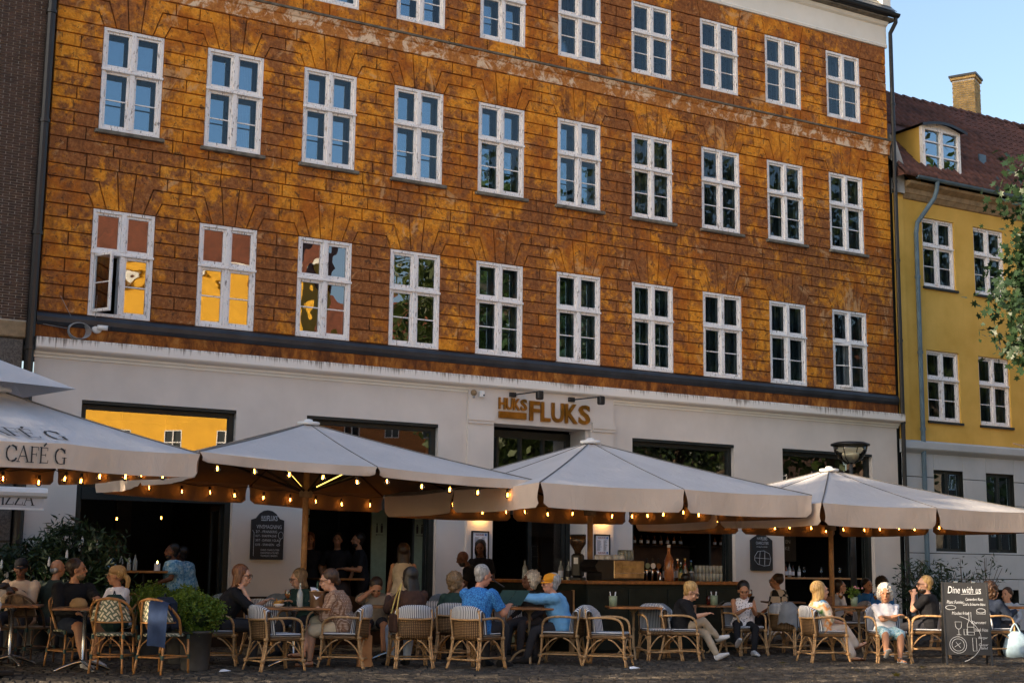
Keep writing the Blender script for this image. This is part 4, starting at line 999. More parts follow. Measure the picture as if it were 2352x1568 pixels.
# ================================================================ wicker armchairs
stripes('stripe_cloth', (.62, .62, .64), (.07, .075, .10), 40, 0)
pm('plain_cloth', (.20, .27, .36), .9, 0, .12, 12)
def wicker():
    t = NT('wicker'); p = t.pos(False); wv = t.n('ShaderNodeTexWave', Scale=15., Distortion=2.); wv.bands_direction = 'Z'; t.l(p, wv.inputs['Vector'])
    w2 = t.n('ShaderNodeTexWave', Scale=13., Distortion=1.); w2.bands_direction = 'X'; t.l(p, w2.inputs['Vector'])
    k = t.math('MULTIPLY', wv.outputs['Fac'], w2.outputs['Fac']); t.col(t.ramp(k, [(.05, (.05, .026, .012)), (.45, (.22, .12, .05)), (.9, (.46, .28, .13))])); t.set(.55, 0, .3); t.bump(k, .6, .008); M['wicker'] = t.m
wicker()
def chair_meshes():
    D = {}
    for sx in (-1, 1):
        m = MB(); m.tube(smooth_path([(sx*.285, .285, 0), (sx*.262, .255, .16), (sx*.255, .245, .40), (sx*.262, .235, .56)], 3), .0145, 7); m.tube(smooth_path([(sx*.255, .295, 0), (sx*.232, .262, .16), (sx*.226, .25, .40)], 3), .013, 7)
        for z, y, x in ((.13, .266, .252), (.40, .248, .243)): m.tube([(sx*x, y, z-.02), (sx*x, y, z+.02)], .033, 8)
        D[('leg', sx, 1)] = m.mesh('leg', M['rattan'], True)
        m = MB(); m.tube(smooth_path([(sx*.27, -.33, 0), (sx*.245, -.285, .18), (sx*.232, -.25, .40), (sx*.235, -.275, .62), (sx*.225, -.30, .78)], 3), .0145, 7); m.tube(smooth_path([(sx*.245, -.345, 0), (sx*.22, -.295, .18), (sx*.206, -.262, .40)], 3), .013, 7)
        for z, y, x in ((.13, -.305, .24), (.40, -.256, .22)): m.tube([(sx*x, y, z-.02), (sx*x, y, z+.02)], .033, 8)
        D[('leg', sx, -1)] = m.mesh('leg', M['rattan'], True)
    side = [(.262, .235, .55), (.272, .20, .625), (.285, .10, .665), (.292, -.05, .672), (.275, -.20, .665), (.18, -.315, .655), (0, -.345, .65)]
    P = smooth_path(side+[(-x, y, z) for x, y, z in side[-2::-1]], 3); m = MB(); m.tube(P, .0165, 8); D['arm_rail'] = m.mesh('arm_rail', M['rattan'], True)
    m = MB()
    m.bbox(-.235, .235, -.235, .24, .375, .435, .02)
    D['seat'] = m.mesh('seat', M['wicker'])
    m = MB()
    for i in range(-2, 3):   # roll of cane at the seat front
        pass
    for a, b in (((-.24, .262, .13), (.24, .262, .13)), ((-.23, -.30, .13), (.23, -.30, .13)), ((-.247, .26, .15), (-.232, -.30, .15)), ((.247, .26, .15), (.232, -.30, .15))):
        mm = MB(); mm.tube([a, b], .0125, 7); D[('stretcher', a)] = mm.mesh('stretcher', M['rattan'], True)
    def br(p, q):
        pts = []
        for (f, z) in ((0, .17), (.12, .26), (.28, .345), (.42, .375)): pts.append((p[0]+(q[0]-p[0])*f, p[1]+(q[1]-p[1])*f, z))
        mm = MB(); mm.tube(smooth_path(pts, 3), .0105, 6); return mm.mesh('brace', M['rattan'], True)
    cs = [(-.24, .255), (.24, .255), (.232, -.285), (-.232, -.285)]
    for i in range(4):
        for a, b in ((cs[i], cs[(i+1) % 4]), (cs[(i+1) % 4], cs[i])): D[('brace', a, b)] = br(a, b)
    def shell(z0, z1, off, th, name, mt, nz=6, smooth=True):
        m = MB(); n = 12; vs = []; fs = []
        for s_ in (0, 1):
            for j in range(nz+1):
                for i in range(n+1):
                    u = -1+2*i/n; zt_ = z1-.07*abs(u)**5; z = z0+(zt_-z0)*j/nz
                    x = .245*u*(1-.03*(z-.6)); y = -.325+.10*u*u+off+(s_*th)-.05*(z-.43)
                    vs.append((x, y, z))
        k = (nz+1)*(n+1)
        for j in range(nz):
            for i in range(n):
                a = j*(n+1)+i; fs += [(a, a+1, a+n+2, a+n+1), (k+a+1, k+a, k+a+n+1, k+a+n+2)]
        for i in range(n): fs += [(nz*(n+1)+i, nz*(n+1)+i+1, k+nz*(n+1)+i+1, k+nz*(n+1)+i), (i+1, i, k+i, k+i+1)]
        for j in range(nz):
            a = j*(n+1); b = a+n; fs += [(a, a+n+1, k+a+n+1, k+a), (b+n+1, b, k+b, k+b+n+1)]
        m.add(vs, fs); return m.mesh(name, mt, smooth)
    D['backrest'] = shell(.40, .80, .0, .018, 'backrest', M['wicker'])
    # striped cover folded over the top of the back, and a seat pad of the same cloth
    m = MB(); n = 12; prof = [(.085, .46), (.075, .60), (.06, .74), (.045, .81), (.012, .838), (-.022, .82), (-.032, .76), (-.03, .665)]; vs = []; fs = []
    for j, (o_, z) in enumerate(prof):
        for i in range(n+1):
            u = -1+2*i/n; zz = z-.085*abs(u)**4*max(0, (z-.5)/.34); vs.append((.262*u, -.325+.10*u*u+o_-.05*(z-.43), zz))
    for j in range(len(prof)-1):
        for i in range(n): a = j*(n+1)+i; fs.append((a, a+1, a+n+2, a+n+1))
    m.add(vs, fs)
    D['cover'] = m.mesh('cover', M['stripe_cloth'], True)
    m = MB(); m.bbox(-.23, .23, -.23, .245, .436, .472, .014); D['cushion'] = m.mesh('cushion', M['stripe_cloth'])
    return D
CH = chair_meshes()
def armchair(px, py, head, label, group=None, mats=None):
    p = gnd(px, py); t = thing('wicker_armchair', label, 'chair', (p.x, p.y, 0.012), img(head)-math.pi/2, group or 'wicker armchairs on the terrace'); t.scale = (.96, .96, .96)
    for k, me in CH.items(): ob(k[0] if isinstance(k, tuple) else k, me, t)
    return t
# ================================================================ bistro chairs
def weave():
    t = NT('bistro_weave'); x = t.n('ShaderNodeSeparateXYZ'); t.l(t.pos(False), x.inputs[0])
    a = t.math('ADD', x.outputs[0], t.math('ADD', x.outputs[2], x.outputs[1])); b = t.math('SUBTRACT', x.outputs[0], t.math('ADD', x.outputs[2], x.outputs[1])); s_ = 13.
    fa = t.math('FLOOR', t.math('MULTIPLY', a, s_)); fb = t.math('FLOOR', t.math('MULTIPLY', b, s_)); par = t.math('MODULO', t.math('ABSOLUTE', t.math('ADD', fa, fb)), 2.)
    ra = t.math('FRACT', t.math('MULTIPLY', a, s_)); rb = t.math('FRACT', t.math('MULTIPLY', b, s_))
    wa = t.ramp(ra, [(.30, 0.), (.34, 1.), (.70, 1.), (.74, 0.)]); wb = t.ramp(rb, [(.30, 0.), (.34, 1.), (.70, 1.), (.74, 0.)])
    k = t.mix(par, wa, wb); c = t.mix(k, (.10, .12, .075), (.66, .58, .42)); t.col(c); t.set(.5); t.bump(k, .3, .004); M['bistro_weave'] = t.m
weave()
def bistro_meshes(cane, wv):
    D = {}
    for sx in (-1, 1):
        m = MB(); m.tube([(sx*.215, .215, 0), (sx*.20, .20, .45)], .0135, 7); D[('leg', sx, 1)] = m.mesh('leg', M[cane], True)
        m = MB(); m.tube(smooth_path([(sx*.195, -.28, 0), (sx*.165, -.215, .44), (sx*.155, -.245, .66), (sx*.12, -.275, .84)], 4), .0135, 7); D[('leg', sx, -1)] = m.mesh('leg', M[cane], True)
    m = MB(); m.tube(smooth_path([(-.225, .02, .46), (-.25, -.05, .63), (-.235, -.16, .74), (-.17, -.25, .835), (0, -.285, .875), (.17, -.25, .835), (.235, -.16, .74), (.25, -.05, .63), (.225, .02, .46)], 4), .0165, 8); D['back_hoop'] = m.mesh('back_hoop', M[cane], True)
    m = MB(); m.tube(smooth_path([(-.24, -.10, .605), (-.15, -.235, .60), (0, -.27, .595), (.15, -.235, .60), (.24, -.10, .605)], 3), .011, 6); D['back_rail'] = m.mesh('back_rail', M[cane], True)
    m = MB(); n = 12; vs = []; fs = []
    for j in range(4):
        for i in range(n+1):
            u = -1+2*i/n; top = .86-.13*abs(u)**2.2; z = .605+(top-.605)*j/3; x = .238*u*(1-.12*j/3*abs(u)); y = -.275+.13*u*u-.01*j/3; vs.append((x, y, z))
    for j in range(3):
        for i in range(n): a = j*(n+1)+i; fs.append((a, a+1, a+n+2, a+n+1))
    m.add(vs, fs); D['backrest'] = m.mesh('backrest', M[wv], True)
    m = MB(); m.lathe([(.20, .435), (.235, .44), (.24, .455), (.225, .468), (.05, .47)], 20); D['seat'] = m.mesh('seat', M[wv])
    for z, r_ in ((.20, .0105),):
        for a, b in (((-.21, .21), (.21, .21)), ((.21, .21), (.18, -.25)), ((.18, -.25), (-.18, -.25)), ((-.18, -.25), (-.21, .21))):
            m = MB(); m.tube([(a[0], a[1], z), (b[0], b[1], z)], r_, 6); D[('stretcher', a)] = m.mesh('stretcher', M[cane], True)
    for sy in (-.24, .205):
        for sx in (-1, 1):
            m = MB(); m.tube(smooth_path([(sx*.185, sy, .22), (sx*.14, sy, .33), (sx*.03, sy*.98, .42)], 3), .0085, 6); D[('brace', sx, sy)] = m.mesh('brace', M[cane], True)
    for sx, sy, x in ((-1, -.25, .18), (1, -.25, .18), (-1, .21, .208), (1, .21, .208)):
        for z in (.20, .43): m = MB(); m.tube([(sx*x, sy if z < .3 else sy*.92, z-.025), (sx*x, sy if z < .3 else sy*.92, z+.025)], .02, 8); D[('binding', sx, sy, z)] = m.mesh('binding', M['binding_green'])
    return D
BC = bistro_meshes('cane', 'bistro_weave'); BD = bistro_meshes('cane_dark', 'rattan_dark')
def bistro(px, py, head, label, D=None, group='bistro chairs by the left parasol'):
    p = gnd(px, py); t = thing('bistro_chair', label, 'chair', (p.x, p.y, .012), img(head)-math.pi/2, group)
    for k, me in (D or BC).items(): ob(k[0] if isinstance(k, tuple) else k, me, t)
    return t
# ================================================================ tables
topM = MB().bbox(-.35, .35, -.35, .35, .725, .755, .005).mesh('tabletop', M['wood_top']); topD = MB().bbox(-.35, .35, -.35, .35, .725, .755, .005).mesh('tabletop', M['dark_wood'])
colM = MB().lathe([(.05, .10), (.028, .13), (.026, .66), (.06, .70), (.08, .724)], 12).mesh('column', M['steel'], True); colD = MB().lathe([(.04, .14), (.022, .18), (.018, .40), (.026, .43), (.018, .46), (.022, .66), (.06, .70), (.08, .724)], 12).mesh('column', M['band_stone'], True)
ftM = MB().tube(smooth_path([(0, 0, .12), (.14, 0, .09), (.30, 0, .035), (.34, 0, .012)], 3), [.03, .028, .026, .024, .022, .02, .018, .018, .018, .016], 8).mesh('foot', M['steel'], True)
ftD = MB().tube(smooth_path([(0, 0, .15), (.10, 0, .17), (.22, 0, .10), (.27, 0, .03), (.31, 0, .014)], 3), .016, 8).mesh('foot', M['band_stone'], True)
def table(px, py, label, rot=20, kind='steel', dark=False, sx=1., sy=1.):
    p = gnd(px, py); t = thing('cafe_table', label, 'table', (p.x, p.y, .012), img(rot), 'small cafe tables on the terrace')
    o = ob('tabletop', topD if dark else topM, t); o.scale = (sx, sy, 1); ob('column', colM if kind == 'steel' else colD, t)
    for k in range(4 if kind == 'steel' else 3):
        f = ob('foot', ftM if kind == 'steel' else ftD, t); f.rotation_euler = (0, 0, k*2*math.pi/(4 if kind == 'steel' else 3)+.5)
    return t
# ================================================================ people
fold_tex = bpy.data.textures.new('folds', 'CLOUDS'); fold_tex.noise_scale = .07; fold_tex.noise_depth = 2
curl_tex = bpy.data.textures.new('curls', 'CLOUDS'); curl_tex.noise_scale = .028; curl_tex.noise_depth = 1
def skin_mat(name, c):
    t = NT(name); n = t.noise(t.pos(False), 14, 4); t.col(t.ramp(n, [(.3, tuple(x*.86 for x in c)), (.7, c)])); t.set(.5, 0, .35)
    t.b.inputs['Subsurface Weight'].default_value = .0; M[name] = t.m
skin_mat('skin_light', (.60, .33, .22)); skin_mat('skin_tan', (.46, .22, .12)); skin_mat('skin_brown', (.16, .07, .04)); skin_mat('skin_dark', (.07, .032, .02)); skin_mat('skin_red', (.55, .26, .17))
def hair_mat(name, c, d):
    t = NT(name); n = t.noise(t.pos(False, (60, 60, 9)), 1., 4); t.col(t.ramp(n, [(.35, d), (.65, c)])); t.set(.45, 0, .4); t.bump(n, .5, .01); M[name] = t.m
hair_mat('hair_brown', (.10, .05, .025), (.03, .015, .01)); hair_mat('hair_auburn', (.22, .085, .03), (.07, .025, .012)); hair_mat('hair_black', (.018, .014, .013), (.006, .005, .005)); hair_mat('hair_grey', (.42, .41, .40), (.16, .155, .15)); hair_mat('hair_white', (.70, .67, .60), (.34, .31, .27)); hair_mat('hair_blond', (.62, .40, .15), (.26, .14, .05)); hair_mat('hair_ash', (.30, .20, .11), (.11, .07, .04)); hair_mat('hair_darkbrown', (.05, .028, .018), (.015, .01, .008))
CL = {}
def cloth(name, c, c2=None, scale=6, var=.18): pm(name, c, .88, 0, var, scale, .25, 90, False, .2, c2)
cloth('cloth_black', (.014, .014, .017)); cloth('cloth_navy', (.02, .028, .05)); cloth('cloth_white', (.72, .70, .74)); cloth('cloth_beige', (.50, .36, .25)); cloth('cloth_cream', (.58, .47, .33)); cloth('cloth_olive', (.035, .045, .035)); cloth('cloth_green', (.022, .05, .045)); cloth('cloth_khaki', (.46, .38, .29)); cloth('cloth_brown', (.055, .028, .02)); cloth('cloth_blue', (.03, .16, .48)); cloth('cloth_skyblue', (.16, .38, .66)); cloth('cloth_denim', (.40, .46, .56)); cloth('cloth_trouser', (.035, .035, .042)); cloth('cloth_offwhite', (.66, .58, .52)); cloth('cloth_taupe', (.30, .24, .17)); cloth('cloth_orange', (.62, .26, .02)); cloth('cloth_tan', (.42, .25, .11)); cloth('shoe_white', (.55, .55, .57)); cloth('shoe_black', (.015, .015, .016)); cloth('shoe_brown', (.12, .055, .03)); cloth('lips', (.33, .10, .08)); cloth('eye_dark', (.02, .014, .012)); cloth('grey_fabric', (.20, .21, .23))
def pattern(name, kind):
    t = NT(name); p = t.pos(False)
    if kind == 'dots':
        v = t.n('ShaderNodeTexVoronoi', Scale=34.); t.l(p, v.inputs['Vector']); t.col(t.ramp(v.outputs['Distance'], [(.24, (.05, .04, .06)), (.32, (.80, .76, .78))]))
    elif kind == 'floral':
        v = t.n('ShaderNodeTexVoronoi', Scale=12.); t.l(p, v.inputs['Vector']); n = t.noise(p, 9, 3)
        c = t.ramp(t.noise(p, 6.5, 2, .4), [(.36, (.06, .16, .04)), (.43, (.70, .62, .52)), (.52, (.75, .30, .06)), (.60, (.75, .68, .60)), (.68, (.08, .22, .36))]); t.col(c)
    elif kind == 'batik':
        n = t.noise(p, 15, 5, .7, 1.5); t.col(t.ramp(n, [(.40, (.05, .20, .42)), (.50, (.22, .48, .68)), (.60, (.45, .62, .74))]))
    elif kind == 'skirt':
        n = t.noise(p, 26, 3, .6, 1.); t.col(t.ramp(n, [(.42, (.10, .30, .36)), (.50, (.66, .72, .72)), (.58, (.20, .45, .55))]))
    elif kind == 'shawl':
        w_ = t.n('ShaderNodeTexWave', Scale=17., Distortion=.15); w_.bands_direction = 'Z'; t.l(p, w_.inputs['Vector']); w2 = t.n('ShaderNodeTexWave', Scale=17., Distortion=.15); w2.bands_direction = 'X'; t.l(p, w2.inputs['Vector'])
        t.col(t.mix(t.math('MULTIPLY', w_.outputs['Fac'], w2.outputs['Fac']), (.17, .085, .05), (.62, .46, .36)))
    elif kind == 'harlequin':
        v = t.n('ShaderNodeTexChecker', Scale=7.); t.l(p, v.inputs['Vector']); v.inputs['Color1'].default_value = (.02, .02, .02, 1); v.inputs['Color2'].default_value = (.66, .58, .48, 1); t.col(v.outputs[0])
    elif kind == 'bluespeckle':
        n = t.noise(p, 60, 3); t.col(t.ramp(n, [(.40, (.015, .08, .30)), (.60, (.06, .26, .62))]))
    t.set(.85, 0, .2); M[name] = t.m
for a, b in (('p_dots', 'dots'), ('p_floral', 'floral'), ('p_batik', 'batik'), ('p_skirt', 'skirt'), ('p_shawl', 'shawl'), ('p_harlequin', 'harlequin'), ('p_blue', 'bluespeckle')): pattern(a, b)
V = Vector
def ik(s, w, a, b, pole):
    s, w, pole = V(s), V(w), V(pole); d = w-s; L = min(d.length, (a+b)*.995); d.normalize(); w = s+d*L
    x = (a*a-b*b+L*L)/(2*L); h = math.sqrt(max(a*a-x*x, 0)); p = pole-d*pole.dot(d); p.normalize(); return s+d*x+p*h, w
def remesh(o, vox, disp=0., tex=None, smooth=3):
    m = o.modifiers.new('r', 'REMESH'); m.mode = 'VOXEL'; m.voxel_size = vox; m.use_smooth_shade = True
    if disp: d = o.modifiers.new('d', 'DISPLACE'); d.texture = tex or fold_tex; d.strength = disp; d.mid_level = .5; d.texture_coords = 'LOCAL'
    s = o.modifiers.new('s', 'SMOOTH'); s.factor = .5; s.iterations = smooth
def bone(m, a, b, ra, rb, rm=None, n=10):
    a, b = V(a), V(b); mid = a.lerp(b, .4); pts = [a, mid, b]; rr = [ra, rm or (ra+rb)/2, rb]; m.tube(pts, rr, n); m.ball(a, ra, ra, ra, 10, 6); m.ball(b, rb, rb, rb, 10, 6)
REP = []
def person(label, loc, head, *, seat=.44, lean=8, side=0, twist=0, h=1.72, fem=False, build=1., hd=(0, 0, 0), hr=None, hl=None, er=None, el=None, fr=None, fl=None, knee=None, kr=None, kl=None,
           skin='skin_light', hair='short', hairm='hair_brown', top='cloth_black', sleeve='short', bottom='cloth_trouser', legs='long', shoe='shoe_black', shoe_kind='shoe', glasses=False, beard=None, cap=None, neck=.50, loose=0., vox=.009, stand=False, curl=(35, 35), group='people at the cafe', hx=None, hy=None):
    root = thing('person', label, 'person', loc, img(head)-math.pi/2, group)
    gs = .90 if fem else 1.
    up = (Matrix.Rotation(R(-lean), 3, 'X') @ Matrix.Rotation(R(side), 3, 'Y')) @ V((0, 0, 1))
    sx_ = Matrix.Rotation(R(twist), 3, 'Z') @ V((1, 0, 0)); sx_ = (sx_-up*sx_.dot(up)).normalized(); fw = up.cross(sx_).normalized()
    k = h/1.72
    if hy is not None:      # height that brings the head to its row in the photograph
        zt_ = deep(hx, hy, pj((loc[0], loc[1], 1.2))[2]).z-loc[2]; hz_z = math.cos(R(hd[1])); q_ = .535*up.z+.118*hz_z
        k = zt_/(.93+q_) if stand else (zt_-seat-.07)/q_
        k2 = min(max(k, .84), 1.10); seat += (k-k2)*q_*.9; k = k2
    kh = 1.10 if hy is not None else 1.07*k
    build = build*max(1., .99/k)**.9
    hz = (.93*k if stand else seat+.07)
    P = V((0, 0 if stand else -.06, hz))
    at = lambda t, x=0, y=0: P+up*(t*k)+sx_*x+fw*y
    SH = [at(.428, s*.172*gs*k*build, -.005) for s in (1, -1)]
    NB_ = at(.50); 
    hyw, hp, hroll = hd
    Hm = (Matrix.Rotation(R(hyw), 3, 'Z') @ Matrix.Rotation(R(-hp), 3, 'X') @ Matrix.Rotation(R(hroll), 3, 'Y'))
    base = Matrix((sx_, fw, up)).transposed(); 
    # the head keeps roughly upright whatever the back does
    yaw = Matrix.Rotation(math.atan2(sx_.y, sx_.x), 3, 'Z'); HM = yaw @ Hm
    hxv, hyv, hzv = HM @ V((1, 0, 0)), HM @ V((0, 1, 0)), HM @ V((0, 0, 1))
    HC = NB_+up*(.035*k)+hzv*(.118*k)+hyv*.028
    ax = (hxv, hyv, hzv)
    hp_ = lambda x, y, z: HC+hxv*(x*kh)+hyv*(y*kh)+hzv*(z*kh)
    # ---- joints
    dR = at(.10, .22, .26) if not stand else at(-.02, .24, .06); dL = at(.10, -.22, .26) if not stand else at(-.02, -.24, .06)
    ANC = dict(cheek=(.085, .07, -.16), mouth=(.03, .17, -.14), chin=(.02, .14, -.17), crown=(.075, .06, .0))
    def tgt(v, d, s):
        if v is None: return d
        if isinstance(v, str): a = ANC[v]; return hp_(a[0]*s, a[1], a[2])
        return V((v[0]*k, v[1]*k, (v[2]-.5)*k+seat+.06)) if not stand else V(v)*k
    WR = tgt(hr, dR, 1); WL = tgt(hl, dL, -1)
    ELR, WR = ik(SH[0], WR, .285*k, .25*k, er or (.5, -.4, -.9)); ELL, WL = ik(SH[1], WL, .285*k, .25*k, el or (-.5, -.4, -.9))
    HP = [P+V((s*.09*k, .0, -.0)) for s in (1, -1)]
    if stand: AR, AL = V(fr or (.11, 0, .085)), V(fl or (-.11, .06, .085))
    else: AR, AL = V(fr or (.12, .38, .085)), V(fl or (-.12, .36, .085))
    KR, AR = ik(HP[0], AR, .43*k, .41*k, kr or (.15, 1, .5)); KL, AL = ik(HP[1], AL, .43*k, .41*k, kl or (-.15, 1, .5))
    # ---- body
    b = MB(); bw = build
    tor = [(-.11, .12, .10), (-.05, .165, .12), (.04, .165, .12), (.16, .14*gs+.0, .105), (.30, .155*gs, .115), (.39, .168*gs, .105), (.445, .135*gs, .082), (.478, .085, .068), (.50, .06, .058)]
    if fem: tor[1] = (-.05, .175, .13); tor[2] = (.04, .168, .12); tor[4] = (.31, .15, .128)
    b.loft([(at(t), sx_*(rx*k*bw), fw*(ry*k*bw)) for t, rx, ry in tor]); b.tube([at(.44), NB_+up*.03, HC-hzv*.06*k], [.062*k, .054*k, .052*k], 10)
    for s_, e_, w_ in ((SH[0], ELR, WR), (SH[1], ELL, WL)):
        bone(b, s_, e_, .056*k*bw*gs, .042*k*gs*bw**.6); bone(b, e_, w_, .042*k*gs*bw**.6, .029*k*gs*bw**.4, .039*k*gs*bw**.6)
    for h_, k_, a_ in ((HP[0], KR, AR), (HP[1], KL, AL)):
        bone(b, h_, k_, .088*k*bw, .060*k*bw**.6); bone(b, k_, a_, .057*k*bw**.6, .039*k, .058*k*bw**.6)
    # head: skull, jaw, nose, brow, ears
    b.ball(hp_(0, -.012, .025), .074*kh, .092*kh, .092*kh, 14, 10, ax); b.ball(hp_(0, .022, -.055), .056*kh, .062*kh, .062*kh, 12, 8, ax); b.ball(hp_(0, .05, -.09), .03*kh, .026*kh, .022*kh, 10, 6, ax)
    b.tube([hp_(0, .082, .025), hp_(0, .105, -.018), hp_(0, .088, -.03)], [.009*kh, .0155*kh, .012*kh], 7); b.ball(hp_(0, .076, .035), .05*kh, .016*kh, .014*kh, 10, 6, ax)
    for s in (-1, 1): b.ball(hp_(s*.076, -.005, -.01), .010*kh, .02*kh, .033*kh, 8, 6, ax); b.ball(hp_(s*.036, .062, -.025), .024*kh, .02*kh, .022*kh, 8, 6, ax)
    b.ball(hp_(0, .084, -.058), .026*kh, .012*kh, .014*kh, 8, 6, ax)
    # hands
    for i, (e_, w_, s) in enumerate(((ELR, WR, 1), (ELL, WL, -1))):
        d = (w_-e_).normalized(); pd = d; sd = d.cross(V((0, 0, 1)));
        if sd.length < .1: sd = V((1, 0, 0))
        sd.normalize(); sd = sd*(1 if s > 0 else -1); nn = d.cross(sd).normalized()
        if nn.z > 0: nn = -nn            # palm side
        pc = w_+d*.045*k; b.ball(pc, .036*k, .048*k, .017*k, 10, 6, (sd, d, nn)); c0 = R(curl[i])
        for j, L in enumerate((.070, .080, .074, .058)):
            o_ = w_+d*.075*k+sd*((-.028+.0185*j)*k)
            d1 = (d*math.cos(c0*.5)+nn*math.sin(c0*.5)); d2 = (d*math.cos(c0*1.5)+nn*math.sin(c0*1.5)); p1 = o_+d1*L*.5*k; p2 = p1+d2*L*.5*k
            b.tube([o_-d*.02*k, p1, p2], [.0095*k, .009*k, .0075*k], 6)
        o_ = w_+d*.02*k-sd*.03*k; b.tube([w_+d*.015*k, o_+(d*.25-sd*.35)*.06*k, o_+(d*.8-sd*.35+nn*.4)*.065*k], [.014*k, .0115*k, .009*k], 6)
    body = b.build('body', M[skin], root); remesh(body, vox, 0, None, 2)
    # ---- face
    def dot(name, x, y, z, rx, ry, rz_, m): mb_ = MB(); mb_.ball(hp_(x, y, z), rx*kh, ry*kh, rz_*kh, 8, 5, ax); return mb_.build(name, M[m], root, True)
    for s in (-1, 1): dot('eye', s*.032, .083, .012, .0125, .006, .006, 'eye_dark'); dot('eyebrow', s*.032, .090, .034, .018, .006, .0045, hairm if hair != 'bald' else 'hair_brown')
    dot('mouth', 0, .094, -.058, .022, .006, .006, 'lips')
    if glasses:
        g_ = MB()
        for s in (-1, 1):
            pts = [hp_(s*.034+.026*math.cos(a), .098, .012+.02*math.sin(a)) for a in [2*math.pi*i/10 for i in range(10)]]; g_.tube(pts, .0035, 5, closed=True); g_.tube([hp_(s*.06, .096, .016), hp_(s*.078, .0, .012)], .003, 5)
        g_.tube([hp_(-.009, .1, .016), hp_(.009, .1, .016)], .003, 5); g_.build('glasses', M['black_metal'], root)
    if beard:
        g_ = MB(); g_.ball(hp_(0, .03, -.075), .06*kh, .062*kh, .05*kh, 12, 8, ax); o = g_.build('beard', M[beard], root); remesh(o, .012, .012, curl_tex, 1)
    # ---- clothes
    if top:
        t_ = MB(); inf = .014+loose
        rng = [(-.10 if stand or True else 0, .165, .13)]+[(t, rx+inf, ry+inf) for t, rx, ry in tor[1:-1]]+[(neck, .075, .07)]
        t_.loft([(at(t), sx_*(rx*k*bw), fw*(ry*k*bw)) for t, rx, ry in rng])
        for s_, e_, w_ in ((SH[0], ELR, WR), (SH[1], ELL, WL)):
            if sleeve == 'short': c = s_.lerp(e_, .78); t_.tube([s_, s_.lerp(e_, .4), c], [.062*k*bw*gs+loose*.6, .062*k*gs+loose, .060*k*gs+loose], 10); t_.ball(s_, .062*k*bw*gs+loose*.6, .062*k*bw*gs+loose*.6, .060*k*bw*gs, 10, 6)
            elif sleeve == 'long': bone(t_, s_, e_, .062*k*bw*gs+loose*.6, .052*k*gs+loose); bone(t_, e_, e_.lerp(w_, .93), .054*k*gs+loose, .040*k*gs+loose*.5)
            elif sleeve == 'elbow': bone(t_, s_, e_, .062*k*bw*gs+loose*.6, .052*k*gs+loose)
        o = t_.build('top', M[top], root); remesh(o, vox*1.3, .016+loose*.3, fold_tex, 3)
    if bottom:
        t_ = MB(); inf = .014
        t_.loft([(at(-.125), sx_*(.13*k*bw), fw*(.11*k*bw)), (at(-.05), sx_*((.172+inf)*k*bw), fw*((.125+inf)*k*bw)), (at(.05), sx_*(.176*k*bw), fw*(.13*k*bw)), (at(.10), sx_*(.16*k*bw), fw*(.12*k*bw))])
        for h_, k_, a_ in ((HP[0], KR, AR), (HP[1], KL, AL)):
            if legs == 'long': bone(t_, h_, k_, .102*k*bw, .074*k); bone(t_, k_, k_.lerp(a_, .92), .074*k, .056*k, .07*k)
            elif legs == 'wide': bone(t_, h_, k_, .105*k*bw, .082*k); bone(t_, k_, k_.lerp(a_, .9), .082*k, .088*k)
            elif legs == 'shorts': bone(t_, h_, h_.lerp(k_, .82), .104*k*bw, .082*k)
            elif legs == 'skirt': bone(t_, h_, h_.lerp(k_, .92), .108*k*bw, .10*k)
        if legs == 'skirt':
            kk = HP[0].lerp(KR, .9).lerp(HP[1].lerp(KL, .9), .5); t_.ball(P.lerp(kk, .55), .16*k, .22*k, .09*k)
        o = t_.build('skirt' if legs == 'skirt' else 'shorts' if legs == 'shorts' else 'trousers', M[bottom], root); remesh(o, vox*1.3, .014, fold_tex, 3)
    for a_, kn, s in ((AR, KR, 1), (AL, KL, -1)):
        sh = (a_-kn).normalized(); fd = V((s*.12, 1, 0)); fd = (fd-sh*fd.dot(sh)*.9).normalized()
        if abs(sh.z) > .9: fd = V((s*.15, 1, 0)).normalized()
        sd = fd.cross(-sh).normalized(); nn = sd.cross(fd).normalized(); dn = sh*.052*k
        t_ = MB(); 
        if shoe_kind == 'sandal':
            for c, rx, rz_ in ():pass
            f_ = MB(); f_.loft([(a_+dn*.6-fd*.05*k, sd*.03*k, nn*.03*k), (a_+dn*.75+fd*.02*k, sd*.036*k, nn*.03*k), (a_+dn*.95+fd*.12*k, sd*.042*k, nn*.02*k), (a_+dn*1.05+fd*.19*k, sd*.034*k, nn*.012*k)]); o = f_.build('foot', M[skin], root); remesh(o, .01, 0, None, 2)
            t_.loft([(a_+dn*1.5-fd*.06*k, sd*.036*k, nn*.012*k), (a_+dn*1.5+fd*.06*k, sd*.042*k, nn*.011*k), (a_+dn*1.5+fd*.20*k, sd*.038*k, nn*.010*k)]); t_.tube([a_+dn*1.4+fd*.13*k+sd*.046, a_+dn*.6+fd*.13*k, a_+dn*1.4+fd*.13*k-sd*.046], .014, 6); t_.tube([a_+sd*.04, a_+fd*.045, a_-sd*.04, a_-fd*.045], .01, 6, closed=True)
        else:
            t_.loft([(a_+dn*.7-fd*.065*k, sd*.032*k, nn*.045*k), (a_+dn*.55-fd*.02*k, sd*.042*k, nn*.065*k), (a_+dn*.8+fd*.06*k, sd*.046*k, nn*.05*k), (a_+dn*1.05+fd*.14*k, sd*.05*k, nn*.034*k), (a_+dn*1.2+fd*.20*k, sd*.036*k, nn*.024*k)])
        o = t_.build('shoe', M[shoe], root); remesh(o, .009, 0, None, 2)
    # ---- hair
    q = MB(); hv = .012; cur = .008
